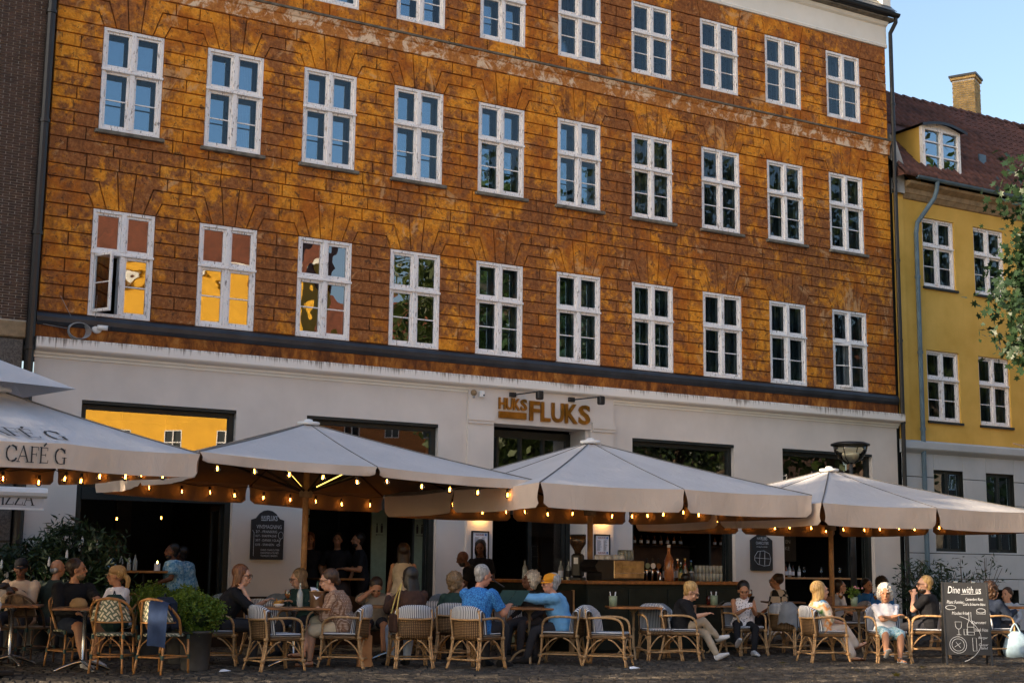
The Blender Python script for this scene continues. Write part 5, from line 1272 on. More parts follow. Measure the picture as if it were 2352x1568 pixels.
    sk = lambda e, z=0, y=0: q.ball(hp_(0, -.036-e*.35, .046), (.079+e)*kh, (.091+e)*kh, (.086+e)*kh, 14, 10, ax)
    if hair in ('short', 'crop', 'cap_short'):
        e = .010 if hair == 'short' else .004; sk(e, .036, -.026); q.ball(hp_(0, -.05, -.02), .072*kh, .05*kh, .07*kh, 12, 8, ax)
    elif hair == 'balding': q.ball(hp_(0, -.055, -.02), .078*kh, .048*kh, .05*kh, 12, 8, ax)
    elif hair == 'curly':
        sk(.024, .04, -.024); q.ball(hp_(0, -.06, -.03), .09*kh, .06*kh, .09*kh, 12, 8, ax); cur = .05
        for s in (-1, 1): q.ball(hp_(s*.08, -.035, -.01), .03*kh, .05*kh, .07*kh, 10, 6, ax)
    elif hair in ('bob', 'long', 'longstraight'):
        sk(.014, .036, -.022); L = {'bob': .14, 'long': .30, 'longstraight': .46}[hair]
        bk_ = -fw
        q.loft([(hp_(0, -.05, .03), hxv*.088*kh, hyv*.06*kh), (hp_(0, -.055, -.06), hxv*.092*kh, hyv*.058*kh), (hp_(0, -.06, -.12), hxv*.09*kh, hyv*.052*kh), (hp_(0, -.065, -.06)-up*max(L-.06, .06)*k+bk_*.03, hxv*.095*kh, hyv*.045*kh), (hp_(0, -.06, -.06)-up*L*k+bk_*.03, hxv*.07*kh, hyv*.025*kh)])
        for s in (-1, 1): q.ball(hp_(s*.078, -.02, -.03), .020*kh, .042*kh, .085*kh, 10, 6, ax)
        cur = .012
    elif hair == 'bun': sk(.008, .034, -.024); q.ball(hp_(0, -.09, .09), .045*kh, .045*kh, .045*kh, 10, 8, ax)
    elif hair == 'updo': sk(.012, .034, -.024); q.ball(hp_(0, -.105, -.03), .05*kh, .04*kh, .05*kh, 10, 8, ax)
    elif hair == 'pony': sk(.006, .03, -.026); q.tube(smooth_path([hp_(0, -.10, .0), hp_(0, -.15, -.03), hp_(0, -.15, -.12), hp_(0, -.13, -.17)], 3), [.03*kh, .036*kh, .036*kh, .034*kh, .034*kh, .03*kh, .028*kh, .024*kh, .02*kh, .012*kh], 8)
    if q.v: o = q.build('hair', M[hairm], root); remesh(o, hv, cur, curl_tex if hair == 'curly' else fold_tex, 1)
    if hair in ('long', 'bob', 'longstraight', 'short', 'curly', 'updo', 'bun'): pass
    if cap:
        c_ = MB(); c_.loft([(hp_(0, -.018, .03), hxv*.088*kh, hyv*.108*kh), (hp_(0, -.018, .075), hxv*.087*kh, hyv*.107*kh), (hp_(0, -.02, .115), hxv*.07*kh, hyv*.085*kh), (hp_(0, -.02, .135), hxv*.03*kh, hyv*.035*kh)]); 
        o = c_.build('cap', M[cap], root, True)
        v_ = MB(); n = 8; vs = []
        for j in range(2):
            for i in range(n+1):
                a = math.pi*i/n; rr_ = 1 if j == 0 else 1.75; vs.append(hp_(.082*math.cos(a), .085*math.sin(a)*rr_-.01+(.0 if j == 0 else .0), .036-.022*(j)))
        v_.add(vs, [(i, i+1, n+2+i, n+1+i) for i in range(n)]); v_.build('visor', M[cap], root)
    root['_j'] = 0; del root['_j']
    if hx is not None:
        wm = Matrix.Translation(loc) @ RZ(img(head)-math.pi/2); q_ = wm @ HC; pp = pj(q_); root.location = V(loc)+V((CR.x, CR.y, 0)).normalized()*((hx-pp[0])/FPX*pp[2]); wm = Matrix.Translation(root.location) @ RZ(img(head)-math.pi/2); REP.append((label[:38], [round(v) for v in pj(wm @ HC)[:2]], [round(v) for v in pj(wm @ hp_(0, 0, .13))[:2]]))
    J = dict(WR=WR, WL=WL, HC=HC, KR=KR, KL=KL, SH=SH, at=at, root=root, hp=hp_)
    return J
def sit(hx, py, head, label, hy=None, chair=None, ck=None, up=0.012, dy=0., ch=None, face=None, **kw):
    # hx: pixel column of the head, py: pixel row of the ground under the seat, head/face: headings of the body and of the face
    if face is not None:
        f = (face-head+180) % 360-180; h0 = kw.pop('hd', (0, 0, 0)); kw['hd'] = (f, h0[1], h0[2])
    p = gnd(hx, py); J = person(label, (p.x, p.y, up), head, hx=hx, hy=hy, **kw)
    if chair:
        r = J['root'].location; d = V((math.cos(img(head)), math.sin(img(head)), 0))*dy; hd2 = img(ch if ch is not None else head)-math.pi/2
        if ck is None: chair_at('wicker_armchair', CH, (r.x-d.x, r.y-d.y, .012), hd2, chair, 'wicker armchairs on the terrace')
        else: chair_at('bistro_chair', ck, (r.x-d.x, r.y-d.y, .012), hd2, chair, 'bistro chairs by the left parasol')
    return J
def chair_at(name, D, loc, rz, label, group):
    t = thing(name, label, 'chair', loc, rz, group)
    if D is CH: t.scale = (.96, .96, .96)
    for k, me in D.items(): ob(k[0] if isinstance(k, tuple) else k, me, t)
    return t
# left group at the bistro tables
bistro(254, 1546, 92, 'cane bistro chair with green and cream weave holding a dark backpack, its back turned')
bistro(372, 1549, 66, 'cane bistro chair with green and cream weave and a navy towel over its back')
bistro(66, 1524, 60, 'dark brown rattan bistro chair with an empty seat beside the black sweater man', BD)
bistro(-14, 1528, 30, 'dark brown rattan bistro chair partly behind the dotted sleeve', BD)
sit(178, 1532, 318, 'man in black sweater and dark shorts turning towards the woman in the cap', 1308, 'cane bistro chair under the man in the black sweater', BC, face=8, lean=6, hr=(.16, .34, .66), hl=(-.02, .48, .84), top='cloth_black', sleeve='long', loose=.012, bottom='cloth_navy', legs='shorts', skin='skin_tan', hair='short', hairm='hair_darkbrown', shoe='shoe_white', fr=(.12, .52, .085), fl=(-.16, .30, .085), build=1.2, h=1.86, beard='hair_ash')
sit(266, 1516, 232, 'woman in white t-shirt and tan baseball cap with blond ponytail', 1322, 'cane bistro chair under the woman in the tan cap', BC, face=184, lean=6, top='cloth_white', loose=.01, bottom='cloth_trouser', skin='skin_tan', hair='pony', hairm='hair_blond', cap='cloth_tan', fem=True, hr=(.12, .34, .68), hl=(-.12, .34, .68), h=1.74, build=1.05)
sit(48, 1504, 270, 'man in beige jacket and dark cap cradling a dark dog on his chest', 1305, None, face=280, lean=8, hd=(0, 6, 0), top='cloth_beige', sleeve='long', loose=.02, bottom='cloth_trouser', skin='skin_brown', hair='short', hairm='hair_black', cap='cloth_black', hr=(.05, .34, .82), hl=(-.08, .32, .86), vox=.012, h=1.84, build=1.1)
sit(133, 1502, 84, 'bald man in dark olive shirt seen from behind', 1305, None, face=50, lean=2, top='cloth_olive', bottom='cloth_trouser', skin='skin_tan', hair='balding', hairm='hair_grey', vox=.012, h=1.90, build=1.1)
sit(-34, 1548, 200, 'person in a white dotted sleeve at the table edge', 1325, None, lean=0, top='p_dots', sleeve='long', loose=.04, bottom='cloth_offwhite', hair='bob', hairm='hair_brown', fem=True, hl=(-.18, .40, .50), hr=(.2, .30, .6), vox=.012)
# the table with the champagne bucket
armchair(632, 1541, 36, 'empty striped wicker armchair with its back to the viewer beside the bucket table')
sit(558, 1530, 8, 'woman in black top with long auburn hair resting her cheek on her hand', 1322, 'striped wicker armchair under the woman with auburn hair', face=352, dy=.10, lean=24, hd=(0, 8, 0), hr='cheek', er=(.3, .9, -1), hl=(-.15, .48, .80), top='cloth_black', sleeve='elbow', loose=.015, bottom='cloth_trouser', hair='long', hairm='hair_auburn', fem=True, skin='skin_light', glasses=True, h=1.80)
sit(684, 1508, 245, 'woman with ash blond bob and glasses in a dark green cardigan', 1328, 'striped wicker armchair under the woman in the green cardigan', face=205, lean=10, hd=(0, 14, 0), top='cloth_green', sleeve='long', loose=.015, bottom='cloth_trouser', hair='bob', hairm='hair_ash', fem=True, skin='skin_light', glasses=True, h=1.76, hr=(.1, .40, .8), hl=(-.1, .40, .8))
sit(754, 1534, 182, 'woman in crochet shawl and pale skirt with bare crossed legs and sandals', 1332, 'striped wicker armchair under the woman in the crochet shawl', ch=172, face=190, lean=20, hd=(0, 14, 0), dy=.06, hr='mouth', er=(.4, .5, -1), hl=(-.02, .34, .80), top='p_shawl', sleeve='elbow', loose=.045, bottom='cloth_cream', legs='skirt', hair='updo', hairm='hair_brown', fem=True, skin='skin_light', shoe='shoe_brown', shoe_kind='sandal', fr=(-.06, .46, .20), fl=(.02, .38, .085), kr=(0, .8, 1), glasses=True, h=1.74)
# table with the bowed man
sit(864, 1508, 278, 'man in beige t-shirt bowing his head into his hand', 1346, None, lean=30, hd=(0, 40, 0), hr='crown', er=(1, .3, -.8), hl=(-.25, .45, .80), top='cloth_taupe', loose=.015, bottom='cloth_trouser', legs='shorts', skin='skin_tan', hair='short', hairm='hair_darkbrown', h=1.78, build=1.1)
sit(940, 1534, 118, 'woman with very long black hair, brown top and pale jeans seen from behind', 1328, 'striped wicker armchair under the woman with long black hair', ch=104, lean=8, face=130, hd=(0, 12, 0), hr=(.15, .42, .82), hl=(-.18, .36, .9), top='cloth_brown', sleeve='long', loose=.02, bottom='cloth_denim', hair='longstraight', hairm='hair_black', fem=True, skin='skin_tan', h=1.76, build=1.05)
p = fac(930, 1320, -3.4); person('woman standing with her back turned, cream top and long brown hair', (p.x, p.y, .012), 95, stand=True, h=1.72, fem=True, top='cloth_cream', sleeve='none', loose=.02, bottom='cloth_trouser', hair='longstraight', hairm='hair_darkbrown', skin='skin_tan', hr=(.26, .1, .80), hl=(-.24, .12, .82), lean=4, group='people on their feet', hx=927, hy=1268)
# menu readers
sit(1050, 1518, 85, 'woman with curly ginger hair and dark green top seen from behind', 1338, 'striped wicker armchair under the woman with curly ginger hair', lean=4, face=40, top='cloth_green', loose=.012, bottom='cloth_trouser', hair='curly', hairm='hair_ash', fem=True, h=1.72)
sit(1111, 1537, 56, 'grey haired man in a bright blue polo shirt holding an open menu', 1322, 'striped wicker armchair under the man in the blue polo shirt', face=30, lean=10, hd=(0, 14, 0), hr=(.22, .36, .78), hl=(-.10, .44, .80), top='p_blue', loose=.012, bottom='cloth_trouser', hair='short', hairm='hair_grey', skin='skin_red', build=1.18, h=1.84)
sit(1264, 1526, 178, 'man in orange cap and light blue shirt holding up a dark menu', 1340, 'striped wicker armchair under the man in the orange cap', ch=168, face=186, dy=.06, lean=16, hd=(0, 2, 0), hr=(.10, .62, .96), hl=(-.06, .60, .94), top='cloth_skyblue', sleeve='long', loose=.022, bottom='cloth_trouser', hair='short', hairm='hair_grey', cap='cloth_orange', skin='skin_red', build=1.14, h=1.80, fr=(.14, .30, .085), fl=(-.10, .42, .085))
sit(1216, 1506, 225, 'old woman with swept back white hair in dark clothes looking up at the waiter', 1333, None, face=195, lean=10, hd=(0, -8, 0), top='cloth_black', sleeve='long', bottom='cloth_trouser', hair='curly', hairm='hair_white', skin='skin_brown', fem=True, h=1.72)
p = gnd(1090, 1480); person('bald waiter in black bending over the table', (p.x, p.y, .012), 185, stand=True, lean=22, hd=(0, 22, 0), top='cloth_black', loose=.015, bottom='cloth_black', hair='bald', skin='skin_brown', hr=(.2, .42, .95), hl=(-.15, .45, .95), h=1.78, beard='hair_black', group='people on their feet', hx=1063, hy=1281)
p = gnd(1106, 1478); person('waitress in black shirt and black knitted hat', (p.x, p.y, .012), 262, stand=True, lean=4, hd=(0, 8, 0), top='cloth_black', loose=.015, bottom='cloth_black', hair='bob', hairm='hair_black', skin='skin_brown', fem=True, h=1.76, hr=(.15, .30, 1.0), hl=(-.15, .30, 1.0), group='people on their feet', hx=1103, hy=1258)
# empty table by the bar
armchair(1400, 1531, 345, 'empty striped wicker armchair facing the small table in front of the bar'); armchair(1515, 1517, 282, 'empty striped wicker armchair turned square to the street, wicker front showing')
# reading couple
sit(1588, 1518, 346, 'blond man in black shirt and khaki trousers, ankle on knee, reading his phone', 1358, 'striped wicker armchair under the man in khaki trousers', dy=.02, lean=12, hd=(0, 30, 0), hr=(.14, .40, .76), hl='chin', el=(-.3, .3, -1), top='cloth_black', sleeve='elbow', loose=.02, bottom='cloth_khaki', skin='skin_light', hair='short', hairm='hair_blond', glasses=True, shoe='shoe_white', fr=(-.20, .46, .33), kr=(.1, .6, 1), fl=(-.06, .46, .085), h=1.80, build=1.08)
sit(1708, 1506, 280, 'woman in sleeveless dotted blouse and black trousers looking at her phone', 1355, 'striped wicker armchair under the woman in the dotted blouse', ch=296, face=268, lean=6, hd=(0, 24, 0), hr=(.10, .32, .80), hl=(-.05, .34, .82), top='p_dots', sleeve='none', loose=.012, bottom='cloth_black', hair='updo', hairm='hair_black', skin='skin_tan', fem=True, shoe='shoe_white', fr=(.28, .50, .22), fl=(-.02, .38, .085), kr=(.4, .8, 1), h=1.72)
sit(1782, 1482, 140, 'person with dark bun in black and cream checked shirt', 1335, None, face=155, lean=8, top='p_harlequin', sleeve='elbow', loose=.03, bottom='cloth_trouser', hair='bun', hairm='hair_darkbrown', skin='skin_tan', fem=True, h=1.76, vox=.012, glasses=True)
armchair(1815, 1504, 52, 'empty striped wicker armchair with a grey jacket, beside the checked shirt')
sit(1885, 1521, 8, 'woman in floral blouse and white trousers with a blond bob', 1358, 'striped wicker armchair under the woman in the floral blouse', ch=14, face=12, lean=0, hd=(0, -2, 0), top='p_floral', sleeve='elbow', loose=.03, bottom='cloth_offwhite', legs='wide', hair='bob', hairm='hair_blond', skin='skin_light', fem=True, shoe='shoe_brown', shoe_kind='sandal', fr=(-.08, .50, .24), kr=(0, .7, 1), fl=(.0, .42, .085), hr=(.10, .26, .64), hl=(-.08, .28, .64), h=1.72, build=1.08)
sit(2033, 1522, 276, 'woman with curly white hair, white t-shirt and turquoise skirt, arms folded', 1365, 'striped wicker armchair under the woman in the turquoise skirt', face=258, lean=2, hd=(0, 2, 0), top='cloth_white', bottom='p_skirt', legs='skirt', hair='curly', hairm='hair_white', skin='skin_tan', fem=True, shoe='grey_fabric', shoe_kind='sandal', hr=(-.10, .20, .80), hl=(.12, .22, .78), er=(1, -.2, -.6), el=(-1, -.2, -.6), fr=(.22, .52, .17), fl=(-.02, .42, .085), kr=(0, .8, 1), h=1.70, build=1.05)
sit(2123, 1512, 152, 'bearded man in black t-shirt eating with both hands raised', 1342, 'striped wicker armchair under the bearded man in black, beside the easel board', ch=165, face=176, lean=6, hd=(0, 4, 0), hr='mouth', hl='mouth', er=(.3, .2, -1), el=(-.3, .2, -1), top='cloth_black', loose=.012, bottom='cloth_trouser', hair='crop', hairm='hair_blond', beard='hair_darkbrown', skin='skin_light', glasses=True, build=1.15, h=1.84, shoe='shoe_white')
sit(2279, 1510, 28, 'person with tousled brown hair and dark jacket behind the easel board', 1358, 'striped wicker armchair behind the easel board', ch=14, lean=8, top='cloth_navy', sleeve='long', loose=.02, bottom='cloth_trouser', hair='curly', hairm='hair_brown', skin='skin_light', h=1.76, hr=(.2, .4, .8), hl=(-.1, .4, .8))
# further back
for hx_, hy_, py, hdg, lab, kw in ((1993, 1345, 1474, 300, 'man with short dark hair in a blue shirt behind the folded arms woman', dict(top='cloth_blue', hair='short', hairm='hair_black', skin='skin_tan')), (2022, 1342, 1480, 110, 'person with a dark mop of hair seen from behind at the back table', dict(top='cloth_blue', sleeve='long', hair='curly', hairm='hair_darkbrown')), (1930, 1348, 1482, 10, 'man with glasses in a white shirt at the back table beside the parasol pole', dict(top='cloth_white', hair='crop', hairm='hair_darkbrown', glasses=True)), (2312, 1368, 1486, 220, 'person in a pale patterned shirt at the table beyond the easel board', dict(top='cloth_denim', sleeve='long', hair='short', hairm='hair_brown'))):
    sit(hx_, py, hdg, lab, hy_, None, bottom='cloth_trouser', vox=.013, group='people at the back tables', h=1.8, **kw)
def inside(px, hy, Y, z0, hdg, lab, **kw):
    p = fac(px, 1270, Y); return person(lab, (p.x, p.y, z0), hdg, vox=.013, group='people inside the cafe', hx=px, hy=hy, **kw)
inside(394, 1266, .30, .36, 195, 'man in pale blue patterned shirt sitting in the open shop window', top='p_batik', loose=.04, bottom='cloth_navy', legs='shorts', skin='skin_brown', hair='crop', hairm='hair_black', beard='hair_black', seat=.5, lean=4, h=1.80, build=1.1)
inside(416, 1272, .55, .36, 160, 'second man in blue patterned shirt leaning in the open shop window', top='p_batik', loose=.04, bottom='cloth_navy', legs='shorts', skin='skin_dark', hair='crop', hairm='hair_black', seat=.5, lean=14, h=1.80, build=1.1)
inside(254, 1258, .50, .36, 15, 'man in blue shirt facing the others in the open shop window', top='p_batik', loose=.04, bottom='cloth_navy', skin='skin_brown', hair='crop', hairm='hair_black', seat=.5, lean=4, h=1.80)
inside(711, 1234, 1.6, .06, 280, 'guest with red hair standing in the dim room', stand=True, top='cloth_black', bottom='cloth_black', hair='long', hairm='hair_auburn', fem=True, skin='skin_tan', h=1.80)
inside(775, 1229, 1.3, .06, 270, 'guest in dark shirt standing in the dim room', stand=True, top='cloth_black', bottom='cloth_black', hair='short', hairm='hair_black', skin='skin_tan', h=1.84)
inside(821, 1224, 1.0, .06, 200, 'bearded barman in black apron standing in the dim room', stand=True, top='cloth_black', bottom='cloth_black', hair='short', hairm='hair_black', beard='hair_black', skin='skin_tan', h=1.88, hr=(.15, .32, 1.1), hl=(-.1, .32, 1.1))

for px, py, hdg, lab in ((990, 1506, 100, 'empty striped wicker armchair between the long haired woman and the curly ginger woman'), (606, 1506, 300, 'empty striped wicker armchair by the bench behind the auburn haired woman'), (1178, 1500, 300, 'empty striped wicker armchair behind the old woman with white hair'), (1858, 1490, 205, 'empty striped wicker armchair facing the checked shirt table'), (1955, 1488, 190, 'empty striped wicker armchair behind the flower pot'), (2180, 1490, 60, 'empty striped wicker armchair before the dark shrubs')): armchair(px, py, hdg, lab)
# ================================================================ on the front wall
WALLT = 'fixings on the cafe front'
sg = thing('sign_lettering', 'brass letters spelling the cafe name above the entrance', 'sign', (8.9, -.08, 4.3))
def letters(word, x0, x1, z0, z1, y, ext=.02):
    out = []; gap = (x1-x0)*.02; ws = {'H': 1.05, 'U': 1.05, 'K': 1.08, 'S': .98, 'F': .85, 'L': .8}; tot = sum(ws[c] for c in word); k = (x1-x0-gap*(len(word)-1))/tot; x = x0
    for c in word:
        o = fit_text(c, x, x+ws[c]*k, z0, z1, y, M['brass'], .025, ext, 0, 'letter'); under(o, sg); x += ws[c]*k+gap
letters('HUKS', 7.84, 8.47, 4.325, 4.55, -.105); letters('FLUKS', 8.53, 9.94, 4.145, 4.53, -.105)
under(MB().bbox(7.84, 8.46, -.125, -.085, 4.155, 4.285, .004).build('underline', M['brass']), sg)
for i, (xa, xb) in enumerate(((8.15, 8.50), (9.50, 9.92))):
    t = thing('spotlight', 'black arm spotlight over the '+('first' if i == 0 else 'last')+' letters of the brass sign', 'spotlight', (xa, -.08, 4.62), 0, 'spotlights over the sign')
    MB().bbox(-.07, .07, -.05, 0, -.045, .045, .006).build('bracket', M['black_metal'], t); MB().tube([(.03, -.03, 0), (xb-xa, -.42, .05)], .013).build('arm', M['black_metal'], t); MB().bbox(xb-xa-.06, xb-xa+.07, -.50, -.38, -.11, .06, .02).build('lamp_head', M['black_metal'], t)
t = thing('alarm_bell', 'round beige alarm bell on the portal under the cornice', 'alarm', (7.30, -.075, 4.60)); MB().lathe([(.06, 0), (.06, .03), (.03, .06)], 12).xf(Matrix.Rotation(R(90), 4, 'X')).build('bell', M['band_stone'], t); MB().bbox(-.02, .02, -.03, 0, -.10, -.05, .004).build('bracket', M['grey_plastic'], t)
t = thing('sensor_box', 'small white sensor box beside the alarm bell', 'sensor', (7.46, -.075, 4.58)); MB().bbox(-.05, .05, -.07, 0, -.06, .06, .01).build('housing', M['white_plastic'], t); MB().ball((.03, -.07, -.02), .018, .012, .018).build('lens', M['black_metal'], t)
p = fac(222, 754, -.02); t = thing('security_camera', 'white security camera on the orange band', 'camera', (p.x, -.02, p.z)); MB().lathe([(.09, 0), (.088, .03), (.05, .045)], 16).xf(Matrix.Rotation(R(90), 4, 'X')).build('mount', M['white_plastic'], t, True); MB().tube([(.0, -.05, .01), (.16, -.12, .0)], .042, 12).build('barrel', M['white_plastic'], t, True); MB().tube([(.16, -.12, 0), (.185, -.131, -.001)], .043, 12).build('lens_hood', M['black_metal'], t); MB().tube(smooth_path([(0, -.02, .02), (-.04, -.03, .2), (-.03, -.03, .55)], 3), .006, 5).build('cable', M['grey_plastic'], t)
p = fac(176, 760, -.03); t = thing('cable_coil', 'coil of grey cable hung on the orange band', 'cable', (p.x, -.03, p.z)); 
for i in range(5): MB().tube([(.15*(1+.05*i)*math.cos(a)+.01*i, -.02-.012*i, .15*(1-.03*i)*math.sin(a)) for a in [2*math.pi*j/20 for j in range(20)]], .007, 5, closed=True).build('loop', M['grey_plastic'], t)
MB().tube([(-.12, -.03, .02), (-.55, -.03, .06)], .012, 6).build('turnbuckle', M['zinc'], t); MB().tube([(-.05, -.03, .12), (-.3, -.04, .55)], .004, 5).build('wire', M['grey_plastic'], t)
for i, (x, lab) in enumerate(((7.47, 'glowing half round wall lamp above the menu left of the entrance'), (10.25, 'glowing half round wall lamp above the menu right of the entrance'))):
    t = thing('wall_lamp', lab, 'wall lamp', (x, -.075, 2.28), 0, 'wall lamps by the entrance')
    emis('lamp_glow', (1., .52, .14), 14.) if i == 0 else None
    m = MB(); n = 10; vs = [(.17*math.cos(math.pi*j/n), -.14*math.sin(math.pi*j/n), 0) for j in range(n+1)]+[(.20*math.cos(math.pi*j/n), -.16*math.sin(math.pi*j/n), .16) for j in range(n+1)]; m.add(vs, [(j+1, j, n+1+j, n+2+j) for j in range(n)]+[tuple(range(n+1, 2*n+2))[::-1]]); m.build('shade', M['white_plastic'], t)
    MB().add([(.14*math.cos(math.pi*j/n), -.11*math.sin(math.pi*j/n)-.005, .01) for j in range(n+1)], [tuple(range(n+1))]).build('diffuser', M['lamp_glow'], t)
def flat_lines(rows, m, parent, y, name='lettering'):
    for (x0, x1, z0, z1, txt) in rows: under_local = fit_text(txt, x0, x1, z0, z1, y, m, .0, 0, 0, name, parent)
def strokes(lines, wd, m, parent, y, name='drawing'):
    for pl in lines:
        mb = MB(); mb.tube([(x, y, z) for x, z in pl], wd, 4); mb.build(name, m, parent)
def circ(cx, cz, rx, rz=None, a0=0, a1=2*math.pi, n=18): return [(cx+rx*math.cos(a0+(a1-a0)*i/n), cz+(rz or rx)*math.sin(a0+(a1-a0)*i/n)) for i in range(n+1)]
# chalkboards
def board_poly(w, h, kind):
    a = w/2
    if kind == 1: return [(-a, 0), (a, 0), (a, h*.80), (a*.72, h*.83), (a*.5, h*.93), (a*.25, h*.985), (0, h), (-a*.25, h*.985), (-a*.5, h*.93), (-a*.72, h*.83), (-a, h*.80)]
    return [(-a*.92, 0), (a*.92, 0), (a, h*.03), (a, h*.80), (a*.75, h*.86), (a*.42, h*.92), (a*.35, h*.98), (a*.2, h), (-a*.2, h), (-a*.35, h*.98), (-a*.42, h*.92), (-a*.75, h*.86), (-a, h*.80), (-a, h*.03)]
t = thing('chalkboard', 'black chalkboard with arched top announcing wine tastings', 'chalkboard', (3.29, -.012, 1.41)); MB().prism(board_poly(.60, .85, 1), 0, -.03, .004).build('board', M['chalkboard'], t)
fit_text('HUKS', -.13, -.03, .69, .75, -.034, M['chalk'], .01, 0, 0, 'lettering', t); fit_text('FLUKS', -.02, .17, .665, .755, -.034, M['chalk'], .02, 0, 0, 'lettering', t)
MB().box(-.13, -.03, -.035, -.034, .665, .68).build('underline', M['chalk'], t)
flat_lines([(-.21, .25, .53, .595, 'VINSMAGNING'), (-.22, .17, .455, .50, '2/7 - FRANKRIG'), (-.22, .16, .385, .425, '16/7 - SHAMPAGNE'), (-.22, .22, .31, .35, '30/7 - DANSK I GLAS'), (-.22, .12, .235, .275, '13/8 - SPANIEN'), (-.12, .22, .15, .18, 'SVINE CHARCUTERI'), (-.12, .21, .10, .13, 'CHARMAD & TILMED'), (-.12, .19, .05, .08, 'TILMELD I BAREN')], M['chalk'], t, -.034)
strokes([circ(.24, .42, .045, .06), [(.24, .36), (.21, .26)], circ(.20, .25, .03, .012), [(-.28, .5), (-.25, .46), (-.25, .06)]], .0035, M['chalk'], t, -.034)
t = thing('chalkboard', 'black cutting-board shaped chalkboard about charcuterie', 'chalkboard', (14.36, -.012, 1.33)); MB().prism(board_poly(.60, .80, 2), 0, -.03, .004).build('board', M['chalkboard'], t)
fit_text('HUKS', -.13, -.03, .655, .70, -.034, M['chalk'], .01, 0, 0, 'lettering', t); fit_text('FLUKS', -.02, .15, .64, .71, -.034, M['chalk'], .02, 0, 0, 'lettering', t)
flat_lines([(-.16, .18, .55, .61, 'CHARCUTERI'), (-.15, .15, .48, .52, 'Udvalg fra disken')], M['chalk'], t, -.034)
strokes([[(-.20, .30), (-.12, .40), (.05, .42), (.20, .36), (.24, .25), (.20, .12), (.05, .10), (-.12, .14), (-.20, .22), (-.20, .30)], [(-.05, .41), (-.08, .13)], [(.08, .41), (.07, .11)], [(-.2, .27), (.22, .25)]], .005, M['chalk'], t, -.034)
for i, (x0, x1, lab) in enumerate(((7.30, 7.67, 'framed white menu on the left pilaster of the entrance'), (10.06, 10.43, 'framed white menu on the right pilaster, beside the parasol pole'))):
    t = thing('framed_menu', lab, 'menu', ((x0+x1)/2, -.071, 1.42), 0, 'framed menus by the entrance'); w_ = (x1-x0)/2
    m = MB(); 
    for q in ((-w_, -w_+.025, 0, .58), (w_-.025, w_, 0, .58), (-w_+.025, w_-.025, 0, .025), (-w_+.025, w_-.025, .555, .58)): m.box(q[0], q[1], -.035, 0, q[2], q[3])
    m.build('frame', M['black_metal'], t); MB().box(-w_+.02, w_-.02, -.02, -.004, .02, .56).build('sheet', M['paper'], t)
    for zz in (.49, .20): fit_text('HUKS FLUKS', -.10, .08, zz, zz+.04, -.0225, M['ink_red'], .02, 0, 0, 'lettering', t); MB().box(.10, .135, -.0225, -.021, zz, zz+.04).build('emblem', M['cloth_mark'] if 'cloth_mark' in M else pm('cloth_mark', (.05, .12, .35)), t)
    st = MB(); rn = random.Random(i)
    for k in range(34):
        z = .46-.0125*k
        if .18 < z < .25 or z < .03: continue
        st.box(-.12, -.12+rn.uniform(.06, .11), -.0222, -.021, z, z+.004); st.box(.03, .03+rn.uniform(.04, .10), -.0222, -.021, z, z+.004)
    o = st.build('small_print', M['ink'], t); o['kind'] = 'stuff'
# ================================================================ street lamp
t = thing('street_lamp', 'street lamp with glass bowl and dark rim behind the parasol', 'street lamp', (15.57, -1.5, 0))
MB().tube([(0, 0, 0), (0, 0, 2.2), (0, 0, 3.2)], [.075, .06, .055], 12).build('post', M['dark_zinc'], t, True); MB().bbox(-.09, .09, -.09, .09, 3.0, 3.32, .01).build('collar', M['blue_pipe'], t); MB().tube([(0, 0, 3.3), (0, 0, 3.58)], .04, 10).build('stem', M['dark_zinc'], t)
glass('bowl_glass', 1.35, 0, (.86, .83, .70))
MB().lathe([(.07, 3.56), (.15, 3.60), (.255, 3.68), (.33, 3.80), (.37, 3.94)], 20).build('bowl', M['bowl_glass'], t, True)
MB().lathe([(.36, 3.935), (.405, 3.94), (.405, 3.975), (.30, 4.01), (.08, 4.02)], 24).build('rim', M['black_metal'], t, True); MB().lathe([(.06, 3.58), (.15, 3.65), (.18, 3.74), (.17, 3.79)], 16).build('reflector', M['white_plastic'], t, True)
for a in range(4): MB().tube([(.07*math.cos(a*1.57+.4), .07*math.sin(a*1.57+.4), 3.55), (.262*math.cos(a*1.57+.4), .262*math.sin(a*1.57+.4), 3.68), (.375*math.cos(a*1.57+.4), .375*math.sin(a*1.57+.4), 3.94)], .010, 6).build('stay', M['black_metal'], t)
# ================================================================ bar counter
BY = -5.0; ZB = 1.13; bx0 = fac(1349, 1331, BY).x; bx1 = fac(1707, 1333, BY).x
bar = thing('bar_counter', 'dark green panelled outdoor bar with wooden top in front of the cafe', 'bar counter', ((bx0+bx1)/2, BY, 0))
under(MB().bbox(bx0-.03, bx1+.03, BY-.05, BY+.62, ZB-.055, ZB, .006).build('counter_top', M['wood_top']), bar)
under(MB().box(bx0, bx1, BY+.02, BY+.56, 0, ZB-.056).build('carcass', M['bar_green']), bar)
n = 4
for i in range(n):
    a, b = bx0+(bx1-bx0)*i/n, bx0+(bx1-bx0)*(i+1)/n; under(MB().bbox(a+.008, b-.008, BY-.005, BY+.019, .06, ZB-.12, .008).build('panel', M['bar_green']), bar)
under(MB().bbox(bx0-.02, bx0+.60, BY+.63, -1.7, ZB-.055, ZB-.004, .006).build('return_top', M['wood_top']), bar); under(MB().box(bx0+.03, bx0+.55, BY+.57, -1.75, 0, ZB-.056).build('return_carcass', M['bar_green']), bar)
